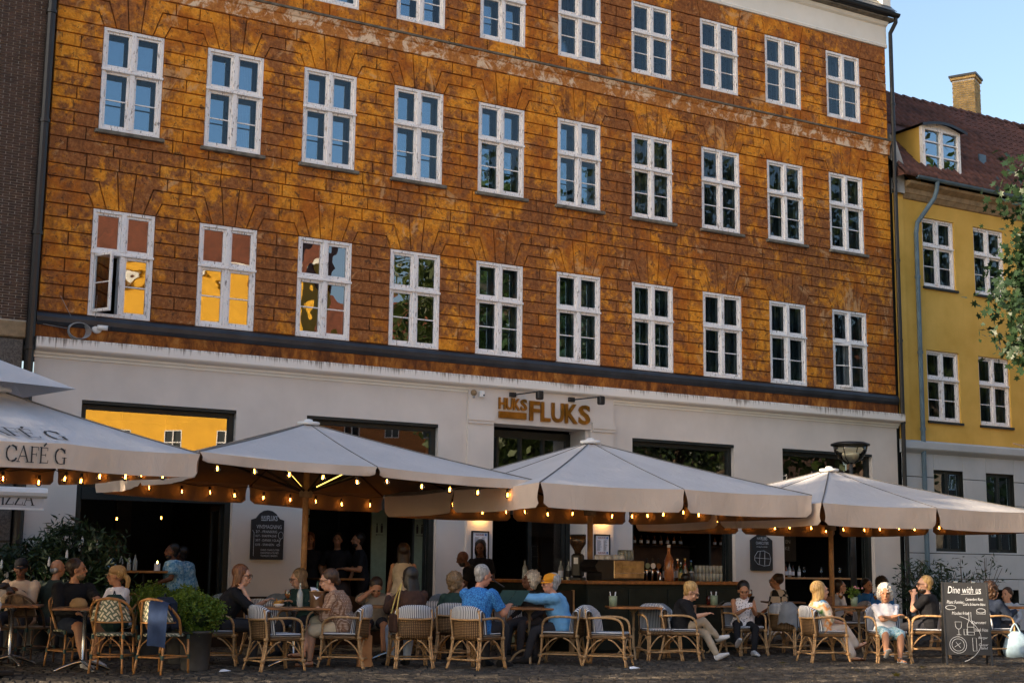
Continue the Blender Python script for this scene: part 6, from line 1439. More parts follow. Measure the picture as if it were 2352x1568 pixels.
t = thing('wood_screen', 'plain wooden screen standing against the end of the bar', 'screen', (bx0-.35, BY+.35, 0)); MB().bbox(-.36, .30, -.02, .02, .3, .97, .006).build('panel', M['dark_wood'], t); MB().bbox(-.36, -.32, -.03, .03, 0, .3, .004).build('leg', M['dark_wood'], t); MB().bbox(.26, .30, -.03, .03, 0, .3, .004).build('leg', M['light_wood'], t); MB().bbox(.301, .33, -.03, .03, .0, .98, .004).build('edge', M['light_wood'], t)
def onbar(px, dy=.2): return fac(px, 1320, BY+dy).x
def bottle(x, y, z, h, m, label, lab=None, group='bottles on the bar', cap='black_metal', r=None):
    r = r or h*.13; t = thing('bottle', label, 'bottle', (x, y, z), 0, group)
    MB().lathe([(r*.9, 0), (r, h*.02), (r, h*.55), (r*.7, h*.66), (r*.34, h*.76), (r*.32, h*.93), (r*.36, h*.94)], 10).build('body', M[m], t, True); MB().lathe([(r*.38, h*.92), (r*.38, h*1.0)], 8).build('cap', M[cap], t)
    if lab: MB().lathe([(r*1.02, h*.16), (r*1.02, h*.46)], 10).build('label', M[lab], t)
    return t
def glassmat(name, c, r=.08):
    t = NT(name); t.col(c); t.set(r, 0, .6); t.b.inputs['Transmission Weight'].default_value = .55; M[name] = t.m
glassmat('glass_green', (.03, .10, .04)); glassmat('glass_amber', (.42, .13, .02)); glassmat('glass_rose', (.62, .25, .10)); glassmat('glass_clear', (.62, .66, .64)); glassmat('glass_wine', (.62, .22, .04)); glassmat('glass_smoke', (.14, .085, .05)); glassmat('glass_red', (.10, .01, .01))
pm('red_cap', (.45, .03, .02), .4); pm('blue_cap', (.05, .15, .45), .4); pm('gold_label', (.55, .40, .12), .5)
def espresso():
    x0, x1 = onbar(1368), onbar(1472); w_ = x1-x0; t = thing('espresso_machine', 'brushed steel espresso machine with black side on the bar', 'espresso machine', (x0, BY+.12, ZB))
    m = MB(); pr = [(.05, 0), (w_, 0), (w_, .27), (w_-.03, .33), (.0, .33), (-.07, .22), (-.03, .14), (.05, .12)]; m.prism(pr, .42, 0, .01); m.build('body', M['black_metal'], t)
    MB().bbox(w_*.33, w_-.004, -.012, .0, .035, .315, .008).build('front_panel', M['brushed_brass'] if 'brushed_brass' in M else pm('brushed_brass', (.50, .36, .20), .30, 1, .5, 6), t); MB().bbox(w_*.33, w_-.004, -.016, -.012, .115, .122, .001).build('trim', M['chrome'], t); fit_text('Lamarzona', w_*.48, w_*.82, .20, .245, -.014, M['gold_label'], .0, 0, .3, 'lettering', t)
    rn = random.Random(5)
    for i in range(9):
        c = thing('coffee_cup', 'white coffee cup stacked on the espresso machine', 'cup', (x0+.06+i*.052, BY+.17+rn.uniform(0, .12), ZB+.331), rn.uniform(0, 6), 'cups on the espresso machine')
        MB().lathe([(.028, .07), (.045, .05), (.05, .0)], 12).build('bowl', M['white_plastic'], c, True); MB().tube([(.045, 0, .02), (.07, 0, .03), (.045, 0, .05)], .006, 5).build('handle', M['white_plastic'], c)
    for i in range(8):
        c = thing('water_glass', 'upturned glass stacked on the espresso machine', 'glass', (x0+w_*.60+(i % 4)*.062, BY+.22+(i//4)*.08, ZB+.331+(0)), 0, 'glasses on the espresso machine'); MB().lathe([(.034, 0), (.027, .15), (.02, .152)], 10).build('tumbler', M['glass_clear'], c, True)
espresso()
X = onbar
for i, (px, dy, h, m, lab, cap, txt) in enumerate(((1528, .1, .58, 'glass_rose', None, 'paper', 'tall magnum of rose wine on the bar'), (1541, .22, .40, 'glass_rose', 'paper', 'gold_label', 'rose bottle with white label beside the magnum'), (1552, .3, .33, 'glass_clear', 'paper', 'red_cap', 'clear spirit bottle with red cap on the bar'), (1559, .15, .30, 'glass_green', 'gold_label', 'steel', 'green bottle with gold label on the bar'), (1567, .32, .36, 'glass_amber', 'paper', 'steel', 'amber liqueur bottle with steel pourer on the bar'), (1574, .2, .28, 'glass_clear', 'blue_cap', 'red_cap', 'short bottle with blue label and red cap on the bar'), (1582, .3, .37, 'glass_amber', 'gold_label', 'gold_label', 'slim amber bottle with gold cap on the bar'), (1589, .22, .34, 'glass_green', 'paper', 'blue_cap', 'green bottle with blue cap beside the glasses'), (1545, .4, .34, 'glass_red', 'paper', 'red_cap', 'dark red bottle behind the magnum'))):
    bottle(X(px), BY+dy, ZB, h, m, txt, lab, 'bottles on the bar', cap)
for i in range(14):
    c = thing('tumbler', 'clear tumbler in the double row at the end of the bar', 'glass', (X(1604)+(i % 7)*.072, BY+.16+(i//7)*.10, ZB), 0, 'tumblers on the bar'); MB().lathe([(.026, 0), (.032, .13), (.03, .132)], 10).build('lower_glass', M['glass_clear'], c, True); MB().lathe([(.026, .134), (.032, .255), (.03, .257)], 10).build('upper_glass', M['glass_clear'], c, True)
for i, (px, m) in enumerate(((1494, 'pot_green'), (1507, 'paper'), (1520, 'wood_top'))):
    t = thing('beer_tap', ('green', 'white', 'brown')[i]+' badged beer tap on the chrome font', 'beer tap', (X(px), BY+.30, ZB), 0, 'beer taps on the bar'); MB().tube([(0, 0, 0), (0, 0, .26)], .016, 8).build('stem', M['chrome'], t, True); MB().lathe([(.045, -.008), (.045, .008)], 14).xf(Matrix.Translation((0, -.02, .24)) @ Matrix.Rotation(R(90), 4, 'X')).build('badge', M[m], t); MB().tube([(0, 0, .26), (0, -.01, .36)], .014, 8).build('handle', M['black_metal'], t)
t = thing('tap_font', 'curved chrome beer font on the bar', 'beer font', (X(1507), BY+.34, ZB)); MB().tube(smooth_path([(-.18, 0, 0), (-.17, 0, .12), (0, 0, .17), (.17, 0, .12), (.18, 0, 0)], 4), .03, 10).build('arch', M['chrome'], t, True)
t = thing('utensil_pot', 'dark metal pot of bar tools between the bottles and tumblers', 'pot', (X(1582), BY+.12, ZB)); MB().lathe([(.05, 0), (.055, .14), (.05, .145)], 12).build('pot', M['zinc'], t, True)
t = thing('ice_well', 'black half round ice well on the bar', 'ice bucket', (X(1566), BY+.10, ZB)); MB().lathe([(.08, 0), (.085, .08), (.06, .12), (.02, .13)], 14).build('bucket', M['black_metal'], t, True)
def onret(px, x): 
    d = ray(px, 1322); return CAM+d*((x-CAM.x)/d.x)
gp_ = onret(1327, bx0+.25); t = thing('coffee_grinder', 'tall black coffee grinder with smoked hopper on the end of the bar', 'coffee grinder', (gp_.x, gp_.y, ZB-.004), img(250)-math.pi/2)
MB().bbox(-.10, .10, -.13, .13, 0, .05, .01).build('base', M['black_metal'], t); MB().bbox(-.085, .085, -.10, .10, .05, .42, .03).build('body', M['black_metal'], t); MB().lathe([(.05, .42), (.06, .47), (.13, .58), (.13, .70), (.12, .71)], 16).build('hopper', M['glass_smoke'], t, True); MB().lathe([(.135, .70), (.13, .725)], 16).build('lid', M['black_metal'], t); MB().box(-.035, .035, .1005, .104, .26, .36).build('display', M['paper'], t)
for i, (px, m, txt) in enumerate(((1205, 'glass_clear', 'empty carafe on the bar return'), (1288, 'glass_clear', 'syrup bottle on the bar return'), (1306, 'glass_clear', 'syrup bottle with dark label by the coffee grinder'))):
    q = onret(px, bx0+.2); bottle(q.x, q.y, ZB-.004, .33, m, txt, None if i == 0 else 'paper' if i == 1 else 'chalkboard', 'bottles on the bar return')
# ================================================================ inside the cafe
for j, (z, n) in enumerate(((1.86, 13), (2.30, 15))):
    t = thing('wall_shelf', ('lower' if j == 0 else 'upper')+' shelf of small bottles on the back wall of the bar room', 'shelf', (12.5, 1.6, z), 0, 'shelves in the bar room'); MB().box(-1.3, 1.3, -.1, .12, -.03, 0).build('board', M['dark_wood'], t); MB().box(-1.3, 1.3, .12, .16, -.45, .40).build('back_panel', M['room_brown'], t)
    for i in range(n): bottle(11.32+i*2.3/n, 1.58, z, .20, 'glass_clear' if j else 'glass_amber', 'small bottle on the '+('lower' if j == 0 else 'upper')+' shelf of the bar room', 'paper', 'bottles on the '+('lower' if j == 0 else 'upper')+' shelf', r=.038)
t = thing('window_counter', 'narrow wooden counter inside the last shop window', 'counter', (16.3, .45, 0)); MB().bbox(-1.2, 1.2, -.2, .12, 1.16, 1.20, .004).build('top', M['light_wood'], t); MB().box(-1.15, -1.10, -.1, .1, .06, 1.159).build('leg', M['dark_wood'], t); MB().box(1.1, 1.15, -.1, .1, .06, 1.159).build('leg', M['dark_wood'], t)
for i, (x, h, m) in enumerate(((15.3, .30, 'glass_green'), (15.42, .28, 'glass_amber'), (15.52, .32, 'glass_clear'), (15.62, .27, 'glass_red'), (15.8, .26, 'glass_clear'))): bottle(x, .42, 1.20, h, m, ('green wine bottle', 'amber bottle', 'tall clear bottle', 'dark red bottle', 'short clear bottle')[i]+' on the window counter', 'paper', 'bottles on the window counter')
def wineglass(x, y, z, label, wine=None, group='wine glasses', k=1.):
    t = thing('wine_glass', label, 'wine glass', (x, y, z), 0, group); MB().lathe([(.034*k, 0), (.034*k, .004), (.005, .01), (.0045, .10*k), (.02*k, .115*k), (.042*k, .155*k), (.040*k, .20*k), (.033*k, .225*k)], 12).build('glass', M['clear_glass'], t, True)
    if wine: MB().lathe([(.006, .112*k), (.037*k, .15*k), (.037*k, .17*k)], 10).build('wine', M[wine], t)
    return t
for i, x in enumerate((15.95, 16.45, 17.0)): wineglass(x, .42, 1.20, 'empty wine glass on the window counter', None, 'glasses on the window counter')
t = thing('blackboard', 'dark menu board hanging in the last shop room', 'chalkboard', (16.0, 1.2, 1.55)); MB().prism(board_poly(.8, .95, 1), 0, -.03, .004).build('board', M['chalkboard'], t); MB().box(-.01, .01, -.02, 0, .94, 2.6).build('hanger', M['black_metal'], t); flat_lines([(-.22, .22, .55, .63, 'SKAL VI'), (-.22, .22, .40, .48, 'DELE EN'), (-.2, .2, .25, .33, 'FLASKE')], M['grey_plastic'], t, -.034)
t = thing('toilet_sign', 'pale door panel with black toilet pictograms inside the second shop window', 'sign', (6.05, 1.3, .06)); MB().box(-.16, .16, 0, .05, 0, 2.4).build('panel', M['pot_green'], t)
for s in (-1, 1): MB().ball((s*.05, -.002, 2.06), .016, .004, .016).build('pictogram', M['ink'], t); MB().prism([(s*.05-.02, 1.9), (s*.05+.02, 1.9), (s*.05+.012+.01*(s > 0), 2.04), (s*.05-.012-.01*(s > 0), 2.04)], 0, -.006).build('pictogram', M['ink'], t)
MB().prism([(-.08, 1.86), (-.05, 1.875), (-.05, 1.865), (.08, 1.865), (.08, 1.855), (-.05, 1.855), (-.05, 1.845)], 0, -.006).build('arrow', M['ink'], t)
t = thing('picture', 'pale green framed print on the back wall of the second room', 'picture', (4.95, 2.6, 1.95)); MB().box(-.2, .2, 0, .03, 0, .30).build('print', M['pot_green'], t); MB().box(-.2, .2, 0, .03, .36, .62).build('print', M['pot_green'], t); MB().box(-.22, -.201, 0, .03, -.02, .64).build('frame', M['black_metal'], t)
t = thing('high_table', 'wooden barrel table in the second open shop window', 'table', (5.0, .9, .06)); MB().bbox(-.45, .45, -.3, .3, 1.0, 1.04, .006).build('top', M['wood_top'], t); MB().lathe([(.26, 0), (.31, .3), (.32, .5), (.30, .75), (.26, .99)], 16).build('barrel', M['dark_wood'], t, True)
for i, (x, y, z) in enumerate(((1.0, 1.2, 2.15), (1.9, 1.6, 2.2), (.5, 2.4, 2.5), (5.6, 2.2, 2.0), (4.4, 2.4, 2.7), (12.0, 2.0, 3.3), (15.6, 2.2, 3.3))):
    t = thing('pendant_bulb', 'bare glowing pendant bulb hanging inside the '+('first' if x < 3 else 'second' if x < 7 else 'bar' if x < 14 else 'last')+' room', 'pendant lamp', (x, y, z), 0, 'pendant bulbs inside'); MB().tube([(0, 0, .02), (0, 0, 4.18-z)], .005, 5).build('flex', M['black_metal'], t); b_ = ob('bulb', bulM, t); ob('filament', filM, b_)
# window table with candle in the first room
t = thing('window_table', 'narrow wooden table in the first open shop window', 'table', (1.25, .28, .2)); MB().bbox(-.55, .45, -.25, .25, .96, 1.0, .005).build('top', M['wood_top'], t); MB().tube([(0, 0, -.15), (0, 0, .959)], .03).build('column', M['black_metal'], t)
t = thing('candle', 'white block candle on the window table', 'candle', (1.45, .2, 1.2)); MB().lathe([(.05, 0), (.05, .12)], 12).build('wax', M['white_plastic'], t); MB().lathe([(.004, .12), (.012, .135), (.002, .165)], 6).build('flame', M['filament'], t)
for i, x in enumerate((.85, .98, 1.08)): bottle(x, .22, 1.2, .28, 'glass_clear', 'clear water bottle on the window table', None, 'water bottles on the window table')
# bench with cushions along the front
bn = thing('bench', 'long low bench along the cafe front holding grey cushions', 'bench', (4.2, -1.1, 0)); MB().bbox(-3.6, 2.9, -.24, -.20, .013, .399, .004).build('front_panel', M['dark_wood'], bn); MB().bbox(-3.6, 2.9, -.25, .25, .40, .45, .006).build('seat', M['dark_wood'], bn);  # solid dark front panel added to stand for the shade behind the tables
for x in (-2.8, -.9, 1.0, 2.75): MB().bbox(x-.03, x+.03, -.22, .22, .012, .399, .004).build('leg', M['black_metal'], bn)
MB().bbox(-3.6, 2.9, .20, .25, .46, .80, .006).build('backrest', M['dark_wood'], bn)
for i, (px, py) in enumerate(((458, 1352), (515, 1356), (660, 1352), (705, 1356), (1008, 1362), (1060, 1362), (640, 1330))):
    q = fac(px, py, -1.15); t = thing('cushion', 'slate blue cushion slumped on the bench along the cafe front', 'cushion', (q.x, -1.12, .46), random.uniform(-.4, .4), 'cushions on the bench'); o = MB().ball((0, 0, .20), .26, .12, .20, 14, 10).build('cover', M['plain_cloth'], t, True); o.rotation_euler = (0, random.uniform(-.3, .3), 0)
# ================================================================ plants
def pot_cyl(t, r, h, m='pot_grey'): MB().lathe([(r*.82, .0), (r*.84, .02), (r, h-.03), (r*1.04, h-.03), (r*1.04, h), (r*.94, h), (r*.92, h-.06)], 20).build('pot', M[m], t, True)
rnd = random.Random(9)
for i, (px, py, r_, ph) in enumerate(((446, 1541, .20, .48), (412, 1526, .20, .50), (345, 1514, .20, .52))):
    q = gnd(px, py); t = thing('boxwood_planter', ('box bush in a grey round pot beside the striped armchair', 'box bush behind the towel draped chair', 'box bush behind the woman in the white t-shirt')[i], 'plant', (q.x, q.y, .012), 0, 'box bushes in grey pots'); pot_cyl(t, r_, ph)
    cl = []
    for k in range(150):
        v = V((rnd.gauss(0, 1), rnd.gauss(0, 1), rnd.gauss(0, 1))).normalized(); rr = rnd.uniform(.65, 1.02); cl.append((V((v.x*.31*rr, v.y*.31*rr, ph+.22+v.z*.27*rr)), 1.))
    leafcloud(rnd, cl, 34, .04, .042).build('foliage', M['leaf_box'], t)
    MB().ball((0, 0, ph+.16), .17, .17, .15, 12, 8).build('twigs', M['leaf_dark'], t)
def shrub(label, x, y, h, r_, seed, mat='leaf_dark', n=46, per=22, ls=.11, flowers=0, shape='long', ph=.4, spread=.10, sparse=False):
    rnd = random.Random(seed); t = thing('potted_shrub', label, 'plant', (x, y, .012), 0, 'potted shrubs'); pot_cyl(t, .24, ph); m = MB(); cl = []
    for k in range(n):
        a = rnd.uniform(0, 6.28); q = rnd.random()**.6*r_; z = ph+rnd.uniform(.12, 1)*(h-ph)*(1-.25*(q/r_)**2); e = V((q*math.cos(a), q*math.sin(a), z)); cl.append((e, 1.))
        if k % 2 == 0 or sparse: m.tube(smooth_path([(0, 0, ph-.05), (e.x*.35, e.y*.35, ph+(z-ph)*.5), tuple(e)], 3), .006, 4)
    m.build('stems', M['bark'], t); leafcloud(rnd, cl, per, spread, ls, shape).build('foliage', M[mat], t)
    for k in range(flowers):
        a = rnd.uniform(0, 6.28); q = r_*rnd.uniform(.3, 1.0); z = h*rnd.uniform(.5, .8); MB().lathe([(.006, 0), (.022, .03), (.018, .10), (.004, .15)], 7, (q*math.cos(a), -abs(q*math.sin(a)), z)).build('flower_spike', M['white_plastic'], t)
    return t
for i, (px, Y_, h, r_, fl) in enumerate(((88, -1.3, 1.72, .62, 5), (160, -1.2, 1.95, .60, 5), (215, -1.5, 1.86, .5, 4), (36, -1.2, 1.55, .5, 2))):
    q = fac(px, 1300, Y_); shrub(('dark leafy shrub with white flower spikes behind the bald man', 'tallest dark leafy shrub beside the first shop window', 'dark leafy shrub with pale leaf tips before the first shop window', 'dark leafy shrub against the granite wall')[i], q.x, Y_, h, r_, 70+i, 'leaf_dark', 95, 26, .13, fl)
for i, (px, h, r_, sp) in enumerate(((2105, 1.62, .42, False), (2160, 1.55, .36, False), (2212, 1.75, .35, True), (2262, 1.8, .40, True), (2190, 1.2, .5, False))):
    q = fac(px, 1320, -1.4); shrub(('rounded dark shrub beside the downpipe', 'tufted dark shrub before the pale blue wall', 'twiggy shrub with few leaves before the pale blue wall', 'bare branching shrub before the pale blue wall', 'low dark shrub in front of the cellar window')[i], q.x, -1.4, h, r_, 90+i, 'leaf_dark', 26 if sp else 44, 5 if sp else 20, .12, 0, 'long', .4, .09, sp)
# ================================================================ easel board
q = gnd(2222, 1530); t = thing('easel_board', 'black folding pavement board chalked with dine with us', 'pavement sign', (q.x, q.y, .012), img(262)+math.pi/2)
tl = Matrix.Rotation(R(-9), 4, 'X'); tb = Matrix.Rotation(R(9), 4, 'X'); W2, HH = .32, 1.16
def tilt(mb, Mx): return mb.xf(Matrix.Translation((0, 0, HH)) @ Mx @ Matrix.Translation((0, 0, -HH)))
tilt(MB().bbox(-W2, W2, -.02, .0, .14, HH, .004), tl).build('front_board', M['chalkboard'], t); tilt(MB().bbox(-W2, W2, .0, .02, .14, HH, .004), tb).build('back_board', M['chalkboard'], t)
for s in (-1, 1):
    for mx, y in ((tl, -.025), (tb, .005)): tilt(MB().bbox(s*W2-.028*(s > 0)-.0*(s < 0), s*W2+.028*(s < 0), y, y+.02, 0, HH+.005, .003), mx).build('leg', M['black_metal'], t)
    MB().bbox(s*.12-.03, s*.12+.03, -.03, .03, HH-.01, HH+.02, .004).build('hinge', M['steel'], t)
def easel_text(txt, x0, x1, z0, z1): fit_text(txt, x0, x1, z0, z1, -.0265, M['chalk'], .0, 0, .25, 'lettering', t, Matrix.Translation((0, 0, HH)) @ tl @ Matrix.Translation((0, 0, -HH)))
for a in (('Dine with us', -.24, .22, 1.0, 1.1), ('Camembert Rosti', .0, .24, .90, .94), ('Planc Fumier', -.26, -.03, .855, .90), ('Cod a la beurre blanc', -.04, .27, .83, .87), ('Moules frites', -.20, .04, .70, .745), ('Charcuteri', .06, .26, .575, .615), ('Steak frites', .10, .28, .47, .515), ('Burger', .14, .27, .36, .40), ('Caesar', .14, .27, .27, .305), ('Salad', .16, .26, .225, .26)): easel_text(*a)
def easel_draw(pls, wd=.0032):
    for pl in pls: tilt(MB().tube([(x, -.027, z) for x, z in pl], wd, 4), tl).build('drawing', M['chalk'], t)
easel_draw([[(-.06, .985), (.10, .99), (.22, 1.0)], circ(-.14, .28, .115), circ(-.14, .28, .085), [(-.19, .25), (-.10, .31)], [(-.17, .32), (-.11, .24)], circ(-.12, .55, .04, .05, math.pi, 2*math.pi), [(-.16, .55), (-.165, .60), (-.075, .60), (-.08, .55)], [(-.12, .50), (-.12, .42)], [(-.15, .42), (-.09, .42)], [(.0, .42), (.0, .56), (.03, .63), (.03, .74), (.06, .74), (.06, .63), (.09, .56), (.09, .42), (.0, .42)], [(.0, .53), (.09, .53)], [(.0, .46), (.09, .46)], [(-.05, .42), (-.05, .50), (-.01, .50), (-.01, .42), (-.05, .42)], circ(-.20, .36, .38, .33, -1.2, 1.3), [(.06, .20), (.06, .38), (.11, .38), (.11, .20), (.06, .20)], circ(.20, .76, .06, .03), [(.14, .74), (.14, .715), (.26, .715), (.26, .74)], circ(-.21, .80, .07, .03)])
# ================================================================ tables and what stands on them
table(188, 1543, 'cafe table with steel cross foot holding a tan cap, beside the black sweater man', 10); table(20, 1530, 'cafe table beside the person with the dotted sleeve', 12)
table(672, 1533, 'cafe table with the champagne bucket between the striped armchairs', 6, 'steel', False, 1.35, 1.); table(892, 1520, 'cafe table between the bowed man and the long haired woman', 10, 'steel')
table(1215, 1524, 'cafe table on cast tripod foot in front of the man in the orange cap', 4, 'iron', False, 1.15, 1.); table(1455, 1515, 'cafe table with a green cutlery pot and no guests', 2, 'iron', False, 1.1, 1.); table(1665, 1503, 'cafe table between the phone readers', 0, 'iron', False, 1.25, 1.); table(1975, 1503, 'cafe table with flowers between floral blouse and folded arms', 0, 'iron', False, 1.5, 1.2); table(2372, 1500, 'cafe table beyond the easel board set with glasses', 0, 'iron', False, 1.4, 1.2); table(1800, 1478, 'cafe table with a dark green pot in front of the checked shirt', 0, 'iron')
TZ = .767
def ontable(px, py=1404, z=TZ): return gnd(px, py, z)
def place_on(px, tx, ty):
    # a point on the table standing at ground pixel (tx,ty), shifted sideways to pixel px
    c = gnd(tx, ty); s_ = (px-pj((c.x, c.y, TZ))[0])/FPX*pj((c.x, c.y, TZ))[2]; return V((c.x+CR.x*s_, c.y+CR.y*s_, TZ))
def green_pot(p, label, fill='cutlery'):
    t = thing('cutlery_pot', label, 'pot', p, 0, 'green pots on the tables'); MB().lathe([(.058, 0), (.062, .15), (.056, .152), (.055, .10)], 14).build('pot', M['pot_green'], t, True)
    for k in range(5): MB().tube([(.02*math.cos(k*1.3), .02*math.sin(k*1.3), .05), (.045*math.cos(k*1.3), .045*math.sin(k*1.3), .21)], .009, 5).build('utensil', M['dark_wood' if k % 2 else 'paper'], t)
green_pot(place_on(1408, 1455, 1515), 'green cutlery pot on the table without guests'); green_pot(place_on(1640, 1665, 1503), 'green cutlery pot between the phone readers'); green_pot(place_on(1800, 1800, 1478), 'green pot on the table before the checked shirt')
p = place_on(1962, 1975, 1503); t = thing('flower_pot', 'pale green pot of pink flowers on the table', 'plant', p); MB().lathe([(.05, 0), (.06, .14), (.055, .142)], 14).build('pot', M['pot_green'], t, True); leafcloud(rnd, [(V((rnd.gauss(0, .05), rnd.gauss(0, .05), .20+rnd.uniform(-.03, .06))), 1) for k in range(14)], 12, .03, .05).build('leaves', M['leaf_box'], t)
pm('petal_pink', (.62, .25, .30), .7)
for k in range(5): MB().ball((rnd.gauss(0, .05), rnd.gauss(0, .05), .26+rnd.uniform(0, .05)), .018, .018, .014, 8, 5).build('blossom', M['petal_pink'], t)
wineglass(*place_on(1932, 1975, 1503), 'wine glass beside the leather bag', 'glass_wine', 'wine glasses on the flower table', 1.); wineglass(*place_on(2012, 1975, 1503), 'wine glass beside the folded arms woman', 'glass_wine', 'wine glasses on the flower table', 1.); wineglass(*place_on(1722, 1665, 1503), 'glass of rose wine beside the dotted blouse', 'glass_wine', 'wine glasses on the reading table', 1.1)
p = place_on(1895, 1975, 1503); t = thing('handbag', 'brown leather handbag on the flower table', 'bag', (p.x, p.y, p.z), img(0)); MB().bbox(-.11, .11, -.05, .05, 0, .15, .015).build('body', M['shoe_brown'], t); MB().bbox(-.112, .112, -.058, -.05, .06, .15, .005).build('flap', M['shoe_brown'], t); MB().bbox(-.015, .015, -.064, -.058, .05, .09, .003).build('buckle', M['brass'], t)
p = place_on(1628, 1665, 1503); t = thing('cola_glass', 'glass of dark cola on the reading table', 'glass', p); MB().lathe([(.03, 0), (.036, .14), (.034, .142)], 12).build('tumbler', M['glass_red'], t, True)
# bucket table
p = place_on(728, 672, 1533); t = thing('champagne_bucket', 'brushed metal wine bucket with a white napkin', 'wine bucket', p); MB().lathe([(.085, 0), (.09, .01), (.105, .20), (.11, .205), (.10, .21), (.095, .18)], 18).build('bucket', M['brass_dull'] if 'brass_dull' in M else pm('brass_dull', (.52, .36, .22), .35, .9, .2, 4), t, True); MB().add([(-.10, -.03, .21), (-.02, -.09, .22), (.03, -.10, .17), (-.06, -.10, .10), (-.12, -.04, .26), (.0, .02, .25)], [(0, 3, 2, 1), (4, 0, 1, 5)]).build('napkin', M['paper'], t); bo = MB().lathe([(.035, .05), (.035, .20), (.014, .26), (.014, .33)], 10).build('bottle_neck', M['glass_green'], t, True)
bottle(*place_on(688, 672, 1533), .31, 'glass_clear', 'frosted water bottle beside the champagne bucket', None, 'bottles on the bucket table', 'steel'); wineglass(*place_on(660, 672, 1533), 'wine glass beside the frosted bottle', 'glass_wine', 'wine glasses on the bucket table')
for tx, px, ty, lab in ((672, 765, 1533, 'small menu card in a wooden block beside the shawl'), ):
    p = place_on(px, tx, ty); t = thing('menu_card', lab, 'menu card', (p.x, p.y, p.z), img(0)); MB().bbox(-.07, .07, -.025, .025, 0, .035, .003).build('block', M['light_wood'], t); MB().box(-.065, -.003, -.003, .003, .035, .17).build('photo', M['red_cap'], t); MB().box(.0, .09, -.004, .002, .035, .16).build('card', M['paper'], t)
p = place_on(640, 672, 1533); t = thing('snack_bowl', 'bowl of golden snacks before the auburn haired woman', 'bowl', p); MB().lathe([(.04, 0), (.075, .04), (.07, .042), (.04, .02)], 14).build('bowl', M['white_plastic'], t, True); leafcloud(rnd, [(V((0, 0, .05)), 1)], 40, .03, .05).build('snacks', M['snack'] if 'snack' in M else pm('snack', (.62, .32, .06), .8), t)
# left table
p = place_on(180, 188, 1543); t = thing('baseball_cap', 'tan baseball cap lying on the left table', 'cap', (p.x, p.y, p.z), img(180)-math.pi/2); MB().loft([((0, 0, .0), (.09, 0, 0), (0, .11, 0)), ((0, 0, .05), (.088, 0, 0), (0, .108, 0)), ((0, 0, .095), (.065, 0, 0), (0, .08, 0)), ((0, 0, .115), (.02, 0, 0), (0, .03, 0))]).build('crown', M['cloth_tan'], t, True); MB().add([(.085*math.cos(math.pi*i/8), .02+.09*math.sin(math.pi*i/8)*(1+.9*j), .012-.006*j) for j in range(2) for i in range(9)], [(i, i+1, 10+i, 9+i) for i in range(8)]).build('visor', M['cloth_tan'], t)
p = gnd(254, 1543); t = thing('backpack', 'dark green backpack on the seat of the bistro chair', 'backpack', (p.x, p.y+.02, .482), img(90)); MB().bbox(-.17, .17, -.12, .12, 0, .44, .07).build('body', M['cloth_green'], t); MB().bbox(-.12, .12, -.17, -.121, .04, .24, .03).build('pocket', M['cloth_green'], t); MB().tube([(-.04, 0, .44), (0, 0, .48), (.04, 0, .44)], .008, 5).build('handle', M['black_metal'], t)
p = gnd(372, 1546); t = thing('backpack', 'navy backpack on the seat beside the box bushes', 'backpack', (p.x, p.y+.02, .482), img(80)); MB().bbox(-.17, .17, -.12, .12, 0, .42, .07).build('body', M['cloth_navy'], t); MB().bbox(-.12, .12, -.17, -.121, .04, .22, .03).build('pocket', M['cloth_navy'], t); MB().tube([(-.04, 0, .42), (0, 0, .46), (.04, 0, .42)], .008, 5).build('handle', M['black_metal'], t)
# towel over the second bistro chair
p = gnd(405, 1541); cc = gnd(372, 1549); hdg = img(66)-math.pi/2; t = thing('towel', 'navy towel hanging over the bistro chair back', 'towel', (cc.x, cc.y, .012), hdg)
m = MB(); prof = [(-.14, .62), (-.20, .75), (-.235, .84), (-.275, .868), (-.305, .84), (-.31, .70), (-.315, .50), (-.32, .34)]; vs = []; nx = 8
for j, (y, z) in enumerate(prof):
    for i in range(nx+1):
        x = .0+.25*i/nx; vs.append((x, y+.35*max(0, x-.05)**1.6+.006*math.sin(i*2.1+j), z-.35*max(0, x-.08)**1.3*(1 if z > .7 else .6)))
m.add(vs, [(j*(nx+1)+i, j*(nx+1)+i+1, (j+1)*(nx+1)+i+1, (j+1)*(nx+1)+i) for j in range(len(prof)-1) for i in range(nx)]); m.build('cloth', M['towel_blue'] if 'towel_blue' in M else pm('towel_blue', (.015, .035, .10), .95), t, True)
# bags and litter
p = gnd(836, 1534); t = thing('paper_bag', 'brown paper carrier bag on the cobbles under the shawl woman\'s chair', 'bag', (p.x, p.y, .02), img(15)); MB().bbox(-.09, .09, -.06, .06, 0, .40, .006).build('bag', M['kraft'] if 'kraft' in M else pm('kraft', (.36, .17, .07), .85), t); MB().tube(smooth_path([(-.04, -.06, .39), (-.03, -.06, .48), (.03, -.06, .48), (.04, -.06, .39)], 3), .005, 5).build('handle', M['kraft'], t)
p = gnd(2338, 1512); t = thing('shopping_bag', 'pale blue cloth bag on the cobbles by the easel board', 'bag', (p.x, p.y, .02), img(-10)); MB().loft([((0, 0, 0), (.20, 0, 0), (0, .12, 0)), ((0, 0, .12), (.23, 0, 0), (0, .14, 0)), ((.0, 0, .30), (.17, 0, 0), (0, .10, 0)), ((-.03, 0, .40), (.09, 0, 0), (0, .04, 0))]).build('bag', M['bag_blue'] if 'bag_blue' in M else pm('bag_blue', (.30, .42, .52), .8), t, True); MB().tube(smooth_path([(-.10, -.03, .40), (-.03, -.05, .52), (.05, -.03, .38)], 4), .012, 6).build('handle', M['bag_blue'], t)
